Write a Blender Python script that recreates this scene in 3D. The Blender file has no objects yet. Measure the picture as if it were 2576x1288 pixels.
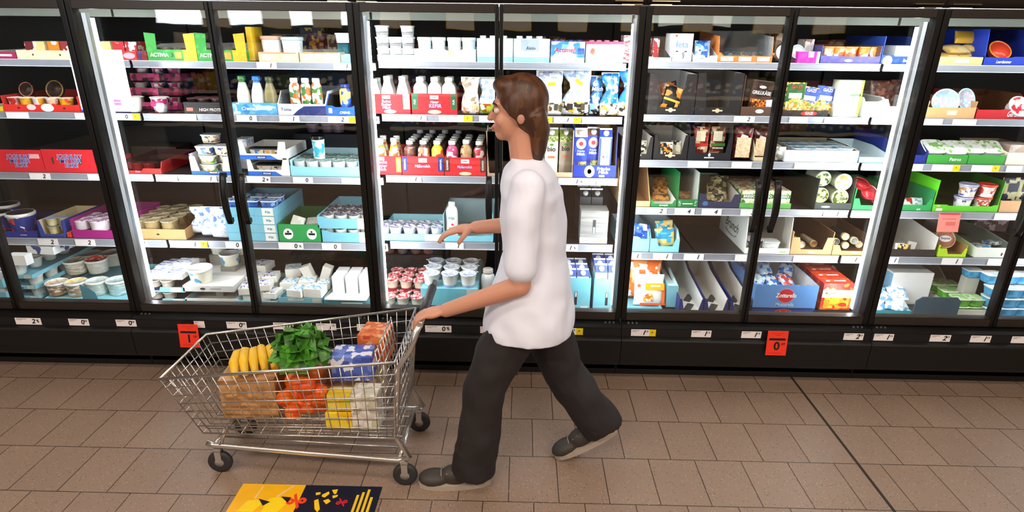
import bpy, bmesh, math, random
from mathutils import Vector, Matrix
random.seed(7)
C = bpy.context.scene.collection
S = bpy.context.scene
R = math.radians
# ------------------------------------------------------------------ camera
F = 1500.0; TH = R(20.75); PS = R(0.9); RO = R(0.65); CAMH = 1.65; CAMD = 2.64
fw = Vector((-math.sin(PS)*math.cos(TH), math.cos(PS)*math.cos(TH), -math.sin(TH)))
r0 = Vector((math.cos(PS), math.sin(PS), 0)); u0 = r0.cross(fw)
rt = r0*math.cos(RO) + u0*math.sin(RO); up = u0*math.cos(RO) - r0*math.sin(RO)
cam = bpy.data.cameras.new('camera'); cam.lens = 36*F/2576; cam.sensor_width = 36; cam.clip_start = .05
co = bpy.data.objects.new('camera', cam); C.objects.link(co)
co.matrix_world = Matrix(((rt.x, up.x, -fw.x, 0), (rt.y, up.y, -fw.y, -CAMD), (rt.z, up.z, -fw.z, CAMH), (0, 0, 0, 1)))
S.camera = co
CO = Vector((0, -CAMD, CAMH))
def ray(px, py): return fw + rt*((px-1288)/F) - up*((py-644)/F)
def atY(px, py, Y):
    d = ray(px, py); return CO + d*((Y-CO.y)/d.y)
def atZ(px, py, Z):
    d = ray(px, py); return CO + d*((Z-CO.z)/d.z)
# ------------------------------------------------------------------ world, exposure, shop ceiling lamps
S.view_settings.view_transform = 'Standard'; S.view_settings.look = 'None'
S.view_settings.gamma = 1; S.view_settings.use_curve_mapping = False
S.view_settings.exposure = 0.0
w = bpy.data.worlds.new('world'); S.world = w; w.use_nodes = True
w.node_tree.nodes['Background'].inputs[0].default_value = (1, .86, .74, 1)
w.node_tree.nodes['Background'].inputs[1].default_value = .015
LAMP_W = 19.0     # each shop ceiling lamp
LED = 25.0        # emission of the cabinet light strips
def area(name, loc, sx, sy, power, col, rot=(0, 0, 0)):
    l = bpy.data.lights.new(name, 'AREA'); l.shape = 'RECTANGLE'; l.size = sx; l.size_y = sy; l.energy = power; l.color = col
    o = bpy.data.objects.new(name, l); C.objects.link(o); o.location = loc; o.rotation_euler = rot
    return o
LAMPS = ((-2.4, -1.75, 1.05), (0.1, -1.75, 1.05), (2.5, -1.75, 1.05), (-3.4, -3.5, 3.4), (-1.2, -3.5, 3.4), (1.4, -3.5, 3.4), (3.6, -3.5, 3.4))
for (x, y, k) in LAMPS:
    area('ceiling_lamp_light', (x, y, 2.93), 1.2, .18, LAMP_W*k, (1, .84, .71))
# ------------------------------------------------------------------ helpers
MC = {}
def hexc(h):
    if not isinstance(h, str): return tuple(h)
    v = [int(h[i:i+2], 16)/255 for i in (0, 2, 4)]
    return tuple((c/12.92 if c <= .04045 else ((c+.055)/1.055)**2.4) for c in v)
def mat(c, rough=.55, metal=0, var=.08, emit=0, spec=.5, coat=0):
    k = ('m', c, rough, metal, var, emit, coat)
    if k in MC: return MC[k]
    m = bpy.data.materials.new('surface'); m.use_nodes = True; nt = m.node_tree; b = nt.nodes['Principled BSDF']
    c3 = hexc(c)
    b.inputs['Roughness'].default_value = rough; b.inputs['Metallic'].default_value = metal
    b.inputs['Coat Weight'].default_value = coat
    if emit:
        b.inputs['Emission Color'].default_value = (*c3, 1); b.inputs['Emission Strength'].default_value = emit
    n = nt.nodes.new('ShaderNodeTexNoise'); n.inputs['Scale'].default_value = 22; n.inputs['Detail'].default_value = 3
    t = nt.nodes.new('ShaderNodeTexCoord'); nt.links.new(t.outputs['Object'], n.inputs['Vector'])
    mx = nt.nodes.new('ShaderNodeMix'); mx.data_type = 'RGBA'
    mx.inputs[6].default_value = (*[x*(1-var) for x in c3], 1); mx.inputs[7].default_value = (*[min(1, x*(1+var)) for x in c3], 1)
    nt.links.new(n.outputs['Fac'], mx.inputs[0]); nt.links.new(mx.outputs[2], b.inputs['Base Color'])
    MC[k] = m; return m
def pr(cols, scale=9, stretch=(1, 1, 1), rough=.4, seed=0):
    """a printed surface: blots of a few flat inks"""
    k = ('p', tuple(cols), scale, stretch, rough, seed)
    if k in MC: return MC[k]
    m = bpy.data.materials.new('print'); m.use_nodes = True; nt = m.node_tree; b = nt.nodes['Principled BSDF']
    b.inputs['Roughness'].default_value = rough
    t = nt.nodes.new('ShaderNodeTexCoord'); mp = nt.nodes.new('ShaderNodeMapping'); mp.inputs['Scale'].default_value = stretch
    mp.inputs['Location'].default_value = (seed*1.7, seed*.9, seed*.3)
    n = nt.nodes.new('ShaderNodeTexVoronoi'); n.distance = 'CHEBYCHEV'; n.inputs['Scale'].default_value = scale*9; n.inputs['Randomness'].default_value = .85; sp = nt.nodes.new('ShaderNodeSeparateColor')
    cr = nt.nodes.new('ShaderNodeValToRGB'); cr.color_ramp.interpolation = 'CONSTANT'
    N = len(cols); e = cr.color_ramp.elements
    pos = [(i/N)**.85 for i in range(N)]
    for i, c in enumerate(cols):
        if i < 2: el = e[i]; el.position = pos[i]
        else: el = e.new(pos[i])
        el.color = (*hexc(c), 1)
    wn = nt.nodes.new('ShaderNodeTexNoise'); wn.inputs['Scale'].default_value = scale*9; wn.inputs['Detail'].default_value = 2
    wm = nt.nodes.new('ShaderNodeVectorMath'); wm.operation = 'MULTIPLY_ADD'; wm.inputs[1].default_value = (.07/scale,)*3
    nt.links.new(t.outputs['Object'], mp.inputs[0]); nt.links.new(mp.outputs[0], wn.inputs['Vector']); nt.links.new(wn.outputs['Color'], wm.inputs[0])
    nt.links.new(mp.outputs[0], wm.inputs[2]); nt.links.new(wm.outputs[0], n.inputs['Vector'])
    nt.links.new(n.outputs['Color'], sp.inputs[0]); nt.links.new(sp.outputs[0], cr.inputs[0]); nt.links.new(cr.outputs[0], b.inputs['Base Color'])
    MC[k] = m; return m
def glassmat(name, tint=(1, 1, 1), f0=.05, rough=.01, wavy=0.0):
    m = bpy.data.materials.new(name); m.use_nodes = True; nt = m.node_tree
    for n in list(nt.nodes):
        if n.type != 'OUTPUT_MATERIAL': nt.nodes.remove(n)
    out = [n for n in nt.nodes if n.type == 'OUTPUT_MATERIAL'][0]
    tr = nt.nodes.new('ShaderNodeBsdfTransparent'); tr.inputs[0].default_value = (*tint, 1)
    gl = nt.nodes.new('ShaderNodeBsdfGlossy'); gl.inputs['Roughness'].default_value = rough
    g = nt.nodes.new('ShaderNodeNewGeometry'); d = nt.nodes.new('ShaderNodeVectorMath'); d.operation = 'DOT_PRODUCT'
    nt.links.new(g.outputs['Incoming'], d.inputs[0]); nt.links.new(g.outputs['Normal'], d.inputs[1])
    def M(op, a, b=None):
        x = nt.nodes.new('ShaderNodeMath'); x.operation = op
        for i, v in enumerate((a, b)):
            if v is None: continue
            if isinstance(v, (int, float)): x.inputs[i].default_value = v
            else: nt.links.new(v, x.inputs[i])
        return x.outputs[0]
    a = M('ABSOLUTE', d.outputs['Value']); p = M('POWER', M('SUBTRACT', 1.0, a), 5.0); f = M('ADD', M('MULTIPLY', p, 1-f0), f0)
    if wavy:
        n = nt.nodes.new('ShaderNodeTexNoise'); n.inputs['Scale'].default_value = 3.5
        t = nt.nodes.new('ShaderNodeTexCoord'); nt.links.new(t.outputs['Object'], n.inputs['Vector'])
        bm = nt.nodes.new('ShaderNodeBump'); bm.inputs['Strength'].default_value = wavy; bm.inputs['Distance'].default_value = .01
        nt.links.new(n.outputs['Fac'], bm.inputs['Height']); nt.links.new(bm.outputs[0], gl.inputs['Normal'])
    mx = nt.nodes.new('ShaderNodeMixShader'); nt.links.new(f, mx.inputs[0]); nt.links.new(tr.outputs[0], mx.inputs[1])
    nt.links.new(gl.outputs[0], mx.inputs[2]); nt.links.new(mx.outputs[0], out.inputs[0]); return m
GLASS = glassmat('door_glass', (.97, .985, .98), .065, .012, .07)
FILM = glassmat('clear_film', (.9, .9, .9), .12, .12, .6)
WHITE = 'F4F5F5'; KRAFT = 'B98C5A'
class MB:
    def __init__(s): s.b = bmesh.new(); s.m = []
    def mi(s, m):
        if m not in s.m: s.m.append(m)
        return s.m.index(m)
    def face(s, pts, m, smooth=False):
        f = s.b.faces.new([s.b.verts.new(p) for p in pts]); f.material_index = s.mi(m); f.smooth = smooth; return f
    def box(s, x0, x1, y0, y1, z0, z1, m, bev=0, front=None):
        v = [s.b.verts.new(p) for p in ((x0,y0,z0),(x1,y0,z0),(x1,y1,z0),(x0,y1,z0),(x0,y0,z1),(x1,y0,z1),(x1,y1,z1),(x0,y1,z1))]
        fs = []
        for q in ((3,2,1,0),(4,5,6,7),(0,1,5,4),(1,2,6,5),(2,3,7,6),(3,0,4,7)):
            f = s.b.faces.new([v[i] for i in q]); f.material_index = s.mi(m); fs.append(f)
        if front: fs[2].material_index = s.mi(front)
        if bev:
            bmesh.ops.bevel(s.b, geom=list({e for f in fs for e in f.edges}), offset=bev, segments=2, affect='EDGES', profile=.7)
        return s
    def prism(s, poly, axis, a0, a1, m, m0=None, m1=None):
        """poly of 2D points swept along an axis between a0 and a1; x: (y,z), y: (x,z), z: (x,y)"""
        def P(p, a): return {'x': (a, p[0], p[1]), 'y': (p[0], a, p[1]), 'z': (p[0], p[1], a)}[axis]
        A = [s.b.verts.new(P(p, a0)) for p in poly]; B = [s.b.verts.new(P(p, a1)) for p in poly]
        fs = [s.b.faces.new(A), s.b.faces.new(B[::-1])]
        fs[0].material_index = s.mi(m0 or m); fs[1].material_index = s.mi(m1 or m)
        n = len(poly)
        for i in range(n):
            f = s.b.faces.new((A[i], B[i], B[(i+1) % n], A[(i+1) % n])); f.material_index = s.mi(m); fs.append(f)
        bmesh.ops.recalc_face_normals(s.b, faces=fs); return s
    def lathe(s, prof, mats, cx=0, cy=0, seg=20, axis='z', smooth=True):
        """prof: (r, z, mat index for the band above)"""
        rings = []
        for p in prof:
            r, z = p[0], p[1]
            if r < 1e-6: rings.append([s.b.verts.new((cx, cy, z))]); continue
            rings.append([s.b.verts.new((cx+r*math.cos(2*math.pi*i/seg), cy+r*math.sin(2*math.pi*i/seg), z)) for i in range(seg)])
        for k in range(len(rings)-1):
            a, b = rings[k], rings[k+1]; m = mats[prof[k][2] if len(prof[k]) > 2 else 0]; mi = s.mi(m)
            for i in range(seg):
                j = (i+1) % seg
                q = [a[i], a[j], b[j], b[i]] if len(a) > 1 and len(b) > 1 else ([a[0], b[j], b[i]] if len(a) == 1 else [a[i], a[j], b[0]])
                if len(a) == 1 and len(b) == 1: continue
                f = s.b.faces.new(q); f.material_index = mi; f.smooth = smooth
        return s
    def loft(s, secs, m, seg=16, pw=2.4, smooth=True, cap=True):
        """secs: (z, cx, cy, hw, hd[, mat])"""
        rings = []
        for q in secs:
            z, cx, cy, hw, hd = q[:5]; ring = []
            for i in range(seg):
                t = 2*math.pi*i/seg; c, sn = math.cos(t), math.sin(t)
                ring.append(s.b.verts.new((cx+hw*math.copysign(abs(c)**(2/pw), c), cy+hd*math.copysign(abs(sn)**(2/pw), sn), z)))
            rings.append(ring)
        for k in range(len(rings)-1):
            mm = secs[k][5] if len(secs[k]) > 5 else m
            for i in range(seg):
                j = (i+1) % seg
                f = s.b.faces.new((rings[k][i], rings[k][j], rings[k+1][j], rings[k+1][i])); f.material_index = s.mi(mm); f.smooth = smooth
        if cap:
            f = s.b.faces.new(rings[0][::-1]); f.material_index = s.mi(m)
            f = s.b.faces.new(rings[-1]); f.material_index = s.mi(secs[-1][5] if len(secs[-1]) > 5 else m)
        return s
    def tube(s, pts, r, m, seg=8, cap=True):
        """tube through points; r a number or one per point"""
        pts = [Vector(p) for p in pts]; rs = r if isinstance(r, (list, tuple)) else [r]*len(pts)
        rings = []; n = None
        for i, p in enumerate(pts):
            d = (pts[min(i+1, len(pts)-1)] - pts[max(i-1, 0)]).normalized()
            if n is None:
                n = d.orthogonal().normalized()
            n = (n - d*n.dot(d)).normalized(); b = d.cross(n)
            rings.append([s.b.verts.new(p + (n*math.cos(2*math.pi*k/seg)+b*math.sin(2*math.pi*k/seg))*rs[i]) for k in range(seg)])
        mi = s.mi(m)
        for a, b2 in zip(rings, rings[1:]):
            for k in range(seg):
                f = s.b.faces.new((a[k], a[(k+1) % seg], b2[(k+1) % seg], b2[k])); f.material_index = mi; f.smooth = True
        if cap:
            f = s.b.faces.new(rings[0][::-1]); f.material_index = mi; f = s.b.faces.new(rings[-1]); f.material_index = mi
        return s
    def ball(s, c, r, m, seg=12, rot=None):
        r = r if isinstance(r, (tuple, list)) else (r, r, r)
        M = Matrix.Translation(c) @ (rot.to_matrix().to_4x4() if rot else Matrix()) @ Matrix.Diagonal((*r, 1))
        g = bmesh.ops.create_uvsphere(s.b, u_segments=seg, v_segments=max(6, seg*2//3), radius=1, matrix=M); mi = s.mi(m)
        for f in {f for v in g['verts'] for f in v.link_faces}: f.material_index = mi; f.smooth = True
        return s
    def mesh(s, name):
        me = bpy.data.meshes.new(name)
        s.b.to_mesh(me); s.b.free()
        for m in s.m: me.materials.append(m)
        return me
    def build(s, name, parent=None, loc=None):
        return link(name, s.mesh(name), parent, loc)
def link(name, me, parent=None, loc=None, rot=None):
    o = bpy.data.objects.new(name, me); C.objects.link(o)
    if parent: o.parent = parent
    if loc: o.location = loc
    if rot: o.rotation_euler = rot
    return o
LABELS = {}
def tag(o, label, cat, group=None, kind=None):
    if kind: o['kind'] = kind
    if kind == 'structure': return o
    if label:
        n = len(label.replace(',', '').split())
        if n > 16 or n < 4: print('LABEL WORDS', n, label)
        if label in LABELS and not (group and LABELS[label] == group and 'back rows' in group): print('DUP LABEL', label)
        LABELS[label] = group
        o['label'] = label
    if cat: o['category'] = cat
    if group: o['group'] = group
    return o
def empty(name, loc, rz=0):
    o = bpy.data.objects.new(name, None); C.objects.link(o); o.location = loc; o.rotation_euler = (0, 0, rz); o.empty_display_size = .05
    return o
TC = {}
def textmesh(s, size, color, bold=0, shear=0, wide=1, rough=.6, spacing=1):
    """flat lettering standing in the XZ plane, facing -Y, centred on its origin"""
    k = (s, round(size, 4), color, bold, shear, wide)
    if k in TC: return TC[k]
    cu = bpy.data.curves.new('t', 'FONT'); cu.body = s; cu.size = size; cu.align_x = 'CENTER'; cu.align_y = 'CENTER'
    cu.offset = bold*size; cu.shear = shear; cu.resolution_u = 3; cu.space_character = spacing; cu.space_line = .8
    o = bpy.data.objects.new('t', cu); C.objects.link(o)
    me = bpy.data.meshes.new_from_object(o)
    bpy.data.objects.remove(o); bpy.data.curves.remove(cu)
    me.transform(Matrix.Rotation(math.pi/2, 4, 'X') @ Matrix.Diagonal((wide, 1, 1, 1)))
    me.materials.clear(); me.materials.append(color if not isinstance(color, (str, tuple)) else mat(color, rough))
    TC[k] = me; return me
def text(parent, s, size, color, loc, bold=.012, shear=0, wide=1, rot=None, name='lettering', spacing=1):
    return link(name, textmesh(s, size, color, bold, shear, wide, spacing=spacing), parent, loc, rot)
def plate(parent, name, x, z, w_, h_, color, y=-.001, oval=False, rot=None, rough=.5):
    m = color if not isinstance(color, (str, tuple)) else mat(color, rough)
    b = MB()
    if oval: b.face([(w_/2*math.cos(2*math.pi*i/24), 0, h_/2*math.sin(2*math.pi*i/24)) for i in range(24)], m)
    else:
        b.face([(-w_/2, 0, -h_/2), (w_/2, 0, -h_/2), (w_/2, 0, h_/2), (-w_/2, 0, h_/2)], m)
    return b.build(name, parent, (x, y, z)) if not rot else link(name, b.mesh(name), parent, (x, y, z), rot)
# ------------------------------------------------------------------ the room
MODX = [-3.112, -1.908, -.708, .496, 1.7, 2.904]
BAY = ['far left bay', 'left bay', 'middle bay', 'right bay', 'far right bay']
SHN = {'a': 'top shelf', 'b': 'second shelf', 'c': 'third shelf', 'd': 'fourth shelf', 'e': 'fifth shelf', 'f': 'lowest deck'}
def shn(m, l): return 'lowest deck' if (l == 'f' or (l == 'e' and m < 3)) else SHN[l]
# floor: speckled stoneware tiles in running bond with dark joints
def floor_mat():
    m = bpy.data.materials.new('floor_tiles'); m.use_nodes = True; nt = m.node_tree; b = nt.nodes['Principled BSDF']; L = nt.links.new
    t = nt.nodes.new('ShaderNodeTexCoord'); mp = nt.nodes.new('ShaderNodeMapping'); mp.inputs['Location'].default_value = (-.064+.19*20, .625+.255*21, 0)
    L(t.outputs['Object'], mp.inputs[0])
    br = nt.nodes.new('ShaderNodeTexBrick'); br.inputs['Scale'].default_value = 1; br.inputs['Brick Width'].default_value = .19
    br.inputs['Row Height'].default_value = .255; br.inputs['Mortar Size'].default_value = .0021; br.inputs['Mortar Smooth'].default_value = .25
    br.offset = .5; br.inputs['Bias'].default_value = 0
    br.inputs['Color1'].default_value = (*hexc('8E7969'), 1); br.inputs['Color2'].default_value = (*hexc('887363'), 1); br.inputs['Mortar'].default_value = (*hexc('3B2E22'), 1)
    L(mp.outputs[0], br.inputs['Vector'])
    def speck(scale, lo, hi, col, prev, mul=1):
        v = nt.nodes.new('ShaderNodeTexVoronoi'); v.inputs['Scale'].default_value = scale; L(t.outputs['Object'], v.inputs['Vector'])
        s1 = nt.nodes.new('ShaderNodeMath'); s1.operation = 'LESS_THAN'; s1.inputs[1].default_value = lo; L(v.outputs['Distance'], s1.inputs[0])
        sp = nt.nodes.new('ShaderNodeSeparateColor'); L(v.outputs['Color'], sp.inputs[0])
        s2 = nt.nodes.new('ShaderNodeMath'); s2.operation = 'LESS_THAN'; s2.inputs[1].default_value = hi; L(sp.outputs[0], s2.inputs[0])
        mm = nt.nodes.new('ShaderNodeMath'); mm.operation = 'MULTIPLY'; L(s1.outputs[0], mm.inputs[0]); L(s2.outputs[0], mm.inputs[1])
        m2 = nt.nodes.new('ShaderNodeMath'); m2.operation = 'MULTIPLY'; m2.inputs[1].default_value = mul; L(mm.outputs[0], m2.inputs[0])
        mx = nt.nodes.new('ShaderNodeMix'); mx.data_type = 'RGBA'; L(m2.outputs[0], mx.inputs[0]); L(prev, mx.inputs[6]); mx.inputs[7].default_value = (*hexc(col), 1)
        return mx.outputs[2]
    n = nt.nodes.new('ShaderNodeTexNoise'); n.inputs['Scale'].default_value = 2.3; n.inputs['Detail'].default_value = 4; L(t.outputs['Object'], n.inputs['Vector'])
    mr = nt.nodes.new('ShaderNodeMapRange'); mr.inputs[3].default_value = .82; mr.inputs[4].default_value = 1.12; L(n.outputs['Fac'], mr.inputs[0])
    mu = nt.nodes.new('ShaderNodeMix'); mu.data_type = 'RGBA'; mu.blend_type = 'MULTIPLY'; mu.inputs[0].default_value = 1
    L(br.outputs['Color'], mu.inputs[6]); L(mr.outputs[0], mu.inputs[7])
    c = speck(130, .22, .26, 'CDB598', mu.outputs[2], .7); c = speck(115, .25, .24, '3A2F2A', c, .75)
    L(c, b.inputs['Base Color']); b.inputs['Roughness'].default_value = .42
    bp = nt.nodes.new('ShaderNodeBump'); bp.inputs['Strength'].default_value = .5; bp.inputs['Distance'].default_value = .002; bp.invert = True
    L(br.outputs['Fac'], bp.inputs['Height']); L(bp.outputs[0], b.inputs['Normal']); return m
tag(MB().box(-7, 7, -8, 1.2, -.05, 0, floor_mat()).build('floor'), None, None, kind='structure')
j = MB().box(1.392, 1.404, -8, .1, 0, .0008, mat('2B241C', .8)); tag(j.build('trim_1'), None, None, kind='structure')
tag(MB().box(-7, 7, -8, 1.2, 3.0, 3.1, mat('A8A89C', .8)).build('ceiling'), None, None, kind='structure')
tag(MB().box(-7, 7, 1.15, 1.3, 0, 3.0, mat('2A2826', .8)).build('wall_back'), None, None, kind='structure')
tag(MB().box(-7, 7, -8.1, -8, 0, 3.0, mat('4A4540', .8)).build('wall_front'), None, None, kind='structure')
tag(MB().box(-7.1, -7, -8, 1.3, 0, 3.0, mat('4A4540', .8)).build('wall_left'), None, None, kind='structure')
tag(MB().box(7, 7.1, -8, 1.3, 0, 3.0, mat('4A4540', .8)).build('wall_right'), None, None, kind='structure')
# ------------------------------------------------------------------ the refrigerated cabinets
BLACK = mat('0B0B0C', .32); BLACKM = mat('141416', .5); FRAME = mat('121110', .38, .3); FRAME2 = mat('3A342F', .35, .4)
RUB = mat('050505', .7); STEEL = mat('B9BCC0', .25, .9); LINER = mat('0C0A09', .7)
RAILM = mat('AEB3BE', .3, .3); RAILE = mat('D8DCE2', .25, .1)
LEDM = mat((.93, .97, 1.0), .4, emit=LED); LEDH = mat('9EA0A2', .3, .75)
TAGW = mat('FAF4F6', .6); TAGY = mat('F2D812', .5); INK = mat('17161A', .6); REDC = mat('FF3A22', .5)
ZR = {}   # rail top z by (module, level)
RAILS = {0: [(200, 152, 170), (200, 285, 302.5), (200, 438, 455), (200, 603, 620)],
         1: [(640, 154, 172), (640, 287.5, 305), (640, 441, 458.5), (640, 606, 625)],
         2: [(1250, 156.5, 174.5), (1250, 291, 308.5), (1250, 445, 462.5), (1250, 611.5, 629.5)],
         3: [(1870, 159, 177), (1870, 293.5, 310.5), (1870, 408, 426), (1870, 527, 545), (1870, 641, 659)],
         4: [(2400, 162, 180), (2400, 297, 314), (2400, 412, 430), (2400, 532, 550), (2400, 647, 665)]}
for m, L in RAILS.items():
    for (x, y0, y1), l in zip(L, 'abcde'):
        ZR[m, l] = (atY(x, y0, .36).z, atY(x, y1, .36).z)
for l in 'abcd': ZR[1, l] = ZR[0, l] = tuple((a+b)/2 for a, b in zip(ZR[0, l], ZR[1, l]))
for l in 'abcde': ZR[3, l] = ZR[4, l] = tuple((a+b)/2 for a, b in zip(ZR[3, l], ZR[4, l]))
DECK = .245
for m in range(5): ZR[m, 'e' if m < 3 else 'f'] = (DECK, DECK-.03)
TAGS = {  # px centre, px width, digit, extra
 'a': [(670, 50, '1', ''), (862, 48, '1', '')],
 'b': [(45, 56, '', ''), (207, 36, '', ''), (325, 50, '0', 'y'), (470, 46, '', ''), (620, 50, '0', ''), (727, 50, '1', ''), (850, 52, '2', 'y'), (940, 28, '0', ''),
       (1048, 50, '1', ''), (1135, 62, '', 'y'), (1228, 46, '1', ''), (1290, 50, '1', ''), (1347, 50, '1', 'y'), (1418, 50, '1', 'y'), (1500, 70, '', ''), (1873, 52, '2', ''), (2010, 46, '', ''), (2100, 50, '', ''), (2345, 60, '', ''), (2430, 60, '', '')],
 'c': [(101, 52, '2', ''), (236, 30, '', ''), (395, 54, '', ''), (519, 50, '1', ''), (650, 58, '2', 'h'), (761, 50, '0', ''), (880, 44, '', ''), (1035, 50, '1', ''), (1438, 66, '1', 'h'), (1525, 48, '', ''),
       (1756, 52, '', ''), (1866, 50, '', ''), (2025, 52, '', ''), (2232, 40, '', ''), (2306, 36, '', ''), (2373, 52, '', 'y'), (2473, 52, '', 'y'), (2555, 40, '', '')],
 'd': [(122, 50, '2', ''), (215, 50, '2', ''), (355, 34, '1', ''), (480, 48, '1', 'y'), (588, 42, '0', ''), (731, 62, '0', 'h'), (833, 48, '0', ''), (962, 24, '0', ''), (1143, 46, '1', ''), (1422, 64, '1', 'h'),
       (1575, 30, '', ''), (1652, 50, '2', ''), (1722, 50, '4', ''), (1790, 50, '4', ''), (1884, 42, '3', ''), (2097, 50, '1', ''), (2190, 48, '1', ''), (2535, 60, '', '')],
 'e': [(1596, 34, '1', ''), (1667, 48, '1', ''), (1745, 50, '1', ''), (1868, 38, '', ''), (2022, 52, '', ''), (2130, 50, '1', ''), (2246, 32, '1', ''), (2398, 52, '1', ''), (2515, 54, '', '')]}
def price_tag(parent, x, z, wd, ht, dig, ex, y, cents=False):
    if ex == 'y': wd2 = wd*.36
    t = MB().box(-wd/2, wd/2, -.0012, 0, -ht/2, ht/2, TAGW)
    if ex == 'y': t.box(wd/2, wd/2+wd2, -.0012, 0, -ht/2, ht/2, TAGY)
    o = t.build('price_tag', parent, (x, y, z))
    if dig:
        link('price_digit', textmesh(dig, ht*.95, INK, .03, .25 if dig != '0' else .1), o, (wd*.2, -.0018, 0))
        if cents: link('price_cents', textmesh('99' if dig == '0' else '19', ht*.42, INK, .02), o, (wd*.36, -.0018, ht*.18))
    if cents:
        b = MB(); b.box(-wd*.44, -wd*.05, -.0018, -.0012, ht*.34, ht*.38, INK); b.box(-wd*.44, -wd*.22, -.0018, -.0012, ht*.18, ht*.21, INK); b.build('small_print', o)
    if ex in 'hy' and ex: 
        link('logo', textmesh('^' if ex == 'y' else '%', ht*.5, INK, .03), o, (wd*(.66 if ex == 'y' else .38), -.0018, 0))
    return o
for m in range(5):
    x0, x1 = MODX[m]+.006, MODX[m+1]-.006; xm = (MODX[m]+MODX[m+1])/2
    cab = empty('refrigerated_cabinet', (xm, 0, 0))
    tag(cab, {0: 'far left black glass-door chiller cabinet, cut off by the left picture edge', 1: 'second black glass-door chiller cabinet from the left, red card under its left door',
              2: 'middle black glass-door chiller cabinet behind the walking person', 3: 'second black glass-door chiller cabinet from the right, red card under its thin joint',
              4: 'far right black glass-door chiller cabinet cut by the right picture edge'}[m], 'fridge', 'glass-door chiller cabinets in a row')
    hw = (x1-x0)/2
    b = MB().box(-hw, hw, .93, .98, .03, 1.95, LINER); b.build('back_panel', cab)
    b = MB().box(-hw, hw, 0.06, .93, 1.78, 1.95, BLACKM); b.build('roof_panel', cab)
    b = MB().prism([(.02, 1.752), (.06, 1.752), (.06, 1.95), (-.02, 1.95), (-.02, 1.80)], 'x', -hw-.0045, hw+.0045, mat('2A2421', .35)); b.build('header_panel', cab)
    b = MB().box(-hw, hw, .10, .93, DECK-.03, DECK, mat('1C1C20', .4)).box(-hw, hw, .03, .93, .03, .08, BLACKM); b.build('deck', cab)
    # base and bumper below the doors
    b = MB().prism([(.012, .318), (-.035, .316), (-.05, .306), (-.05, .303), (.012, .30)], 'x', -hw-.0045, hw+.0045, BLACK); b.build('door_sill', cab)
    b = MB().prism([(-.046, .303), (-.048, .258), (-.03, .256), (-.03, .303)], 'x', -hw-.0045, hw+.0045, mat('08080A', .6)); b.build('price_rail', cab)
    b = MB().prism([(-.05, .258), (-.066, .252), (-.07, .243), (-.067, .12), (-.05, .10), (0, .098), (0, .258)], 'x', -hw-.0045, hw+.0045, mat('060607', .5)); b.build('bumper', cab)
    b = MB().box(-hw-.0045, hw+.0045, .03, .9, 0, .21, mat('060606', .6)); b.build('kick_panel', cab)
    # hinge bars above the thick joints
    for sx in (-1, 1):
        b = MB()
        xa, xb = (-hw+.012, -hw+.125) if sx < 0 else (hw-.125, hw-.012)
        b.box(xa, xb, -.012, .02, 1.764, 1.768, mat('E8D8B4', .15, .9)); xa2, xb2 = (xa, xb-.03) if sx < 0 else (xa+.03, xb)
        b.box(xa2, xb2, -.005, .02, 1.752, 1.755, mat('C9B793', .15, .9)); b.build('hinge_bar', cab)
    # light strips standing behind the thick door joints, half on each cabinet
    for sx in (-1, 1):
        if m in (0,) and sx < 0: continue
        xe = sx*(hw+.006)
        hs = MB().prism([(xe, .052), (xe-sx*.026, .052), (xe-sx*.034, .066), (xe-sx*.036, .090), (xe, .090)], 'z', .33, 1.70, LEDH)
        h = hs.build('light_housing', cab)
        MB().prism([(xe, .0905), (xe-sx*.038, .0905), (xe-sx*.036, .116), (xe-sx*.014, .132), (xe, .132)], 'z', .36, 1.68, LEDM).build('light_diffuser', h)
    MB().box(-hw, hw, .30, .42, 1.688, 1.779, mat('5E6258', .5)).build('air_duct', cab)
    # top light behind the header
    h = MB().box(-hw, hw, .07, .13, 1.75, 1.778, LEDH).build('top_light_housing', cab)
    MB().box(-hw+.03, hw-.03, .085, .12, 1.744, 1.7499, mat((.93, .97, 1.0), .4, emit=LED*1.5)).build('light_diffuser', h)
    # two doors
    for k in (0, 1):
        a0 = -hw-.006 if k == 0 else .0; a1 = .0 if k == 0 else hw+.006
        lo = .0255 if k == 0 else .0155; hi = .0155 if k == 0 else .0255   # stile widths
        a0 += .0015; a1 -= .0015; zt = 1.748; zb = .322
        d = MB()
        d.box(a0, a0+lo, -.0, .045, zb, zt, FRAME, .003); d.box(a1-hi, a1, -.0, .045, zb, zt, FRAME, .003)
        d.box(a0+lo, a1-hi, -.0, .045, zt-.034, zt, FRAME2, .002); d.box(a0+lo, a1-hi, -.0, .045, zb, zb+.042, FRAME2, .002)
        door = d.build('door', cab)
        MB().box(a0+lo, a1-hi, .004, .022, zb+.042, zt-.034, GLASS).build('glass_pane', door)
        # curved handle beside the thin joint
        hx = a1-.041 if k == 0 else a0+.041
        z0h, z1h = .795, 1.035
        g = MB(); pts = []
        N = 9
        for i in range(N):
            u = i/(N-1); z = z0h+(z1h-z0h)*u; y = -.012-.030*math.sin(math.pi*(.08+.84*u))
            pts.append((z, hx, y, .0155-.004*(1-math.sin(math.pi*(.1+.8*u))), .0095))
        g.loft(pts, mat('080808', .35), 12, 4)
        g.box(hx-.008, hx+.008, -.03, .002, z0h+.004, z0h+.024, mat('080808', .35)); g.box(hx-.008, hx+.008, -.03, .002, z1h-.024, z1h-.004, mat('080808', .35))
        g.build('door_handle', door)
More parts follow.
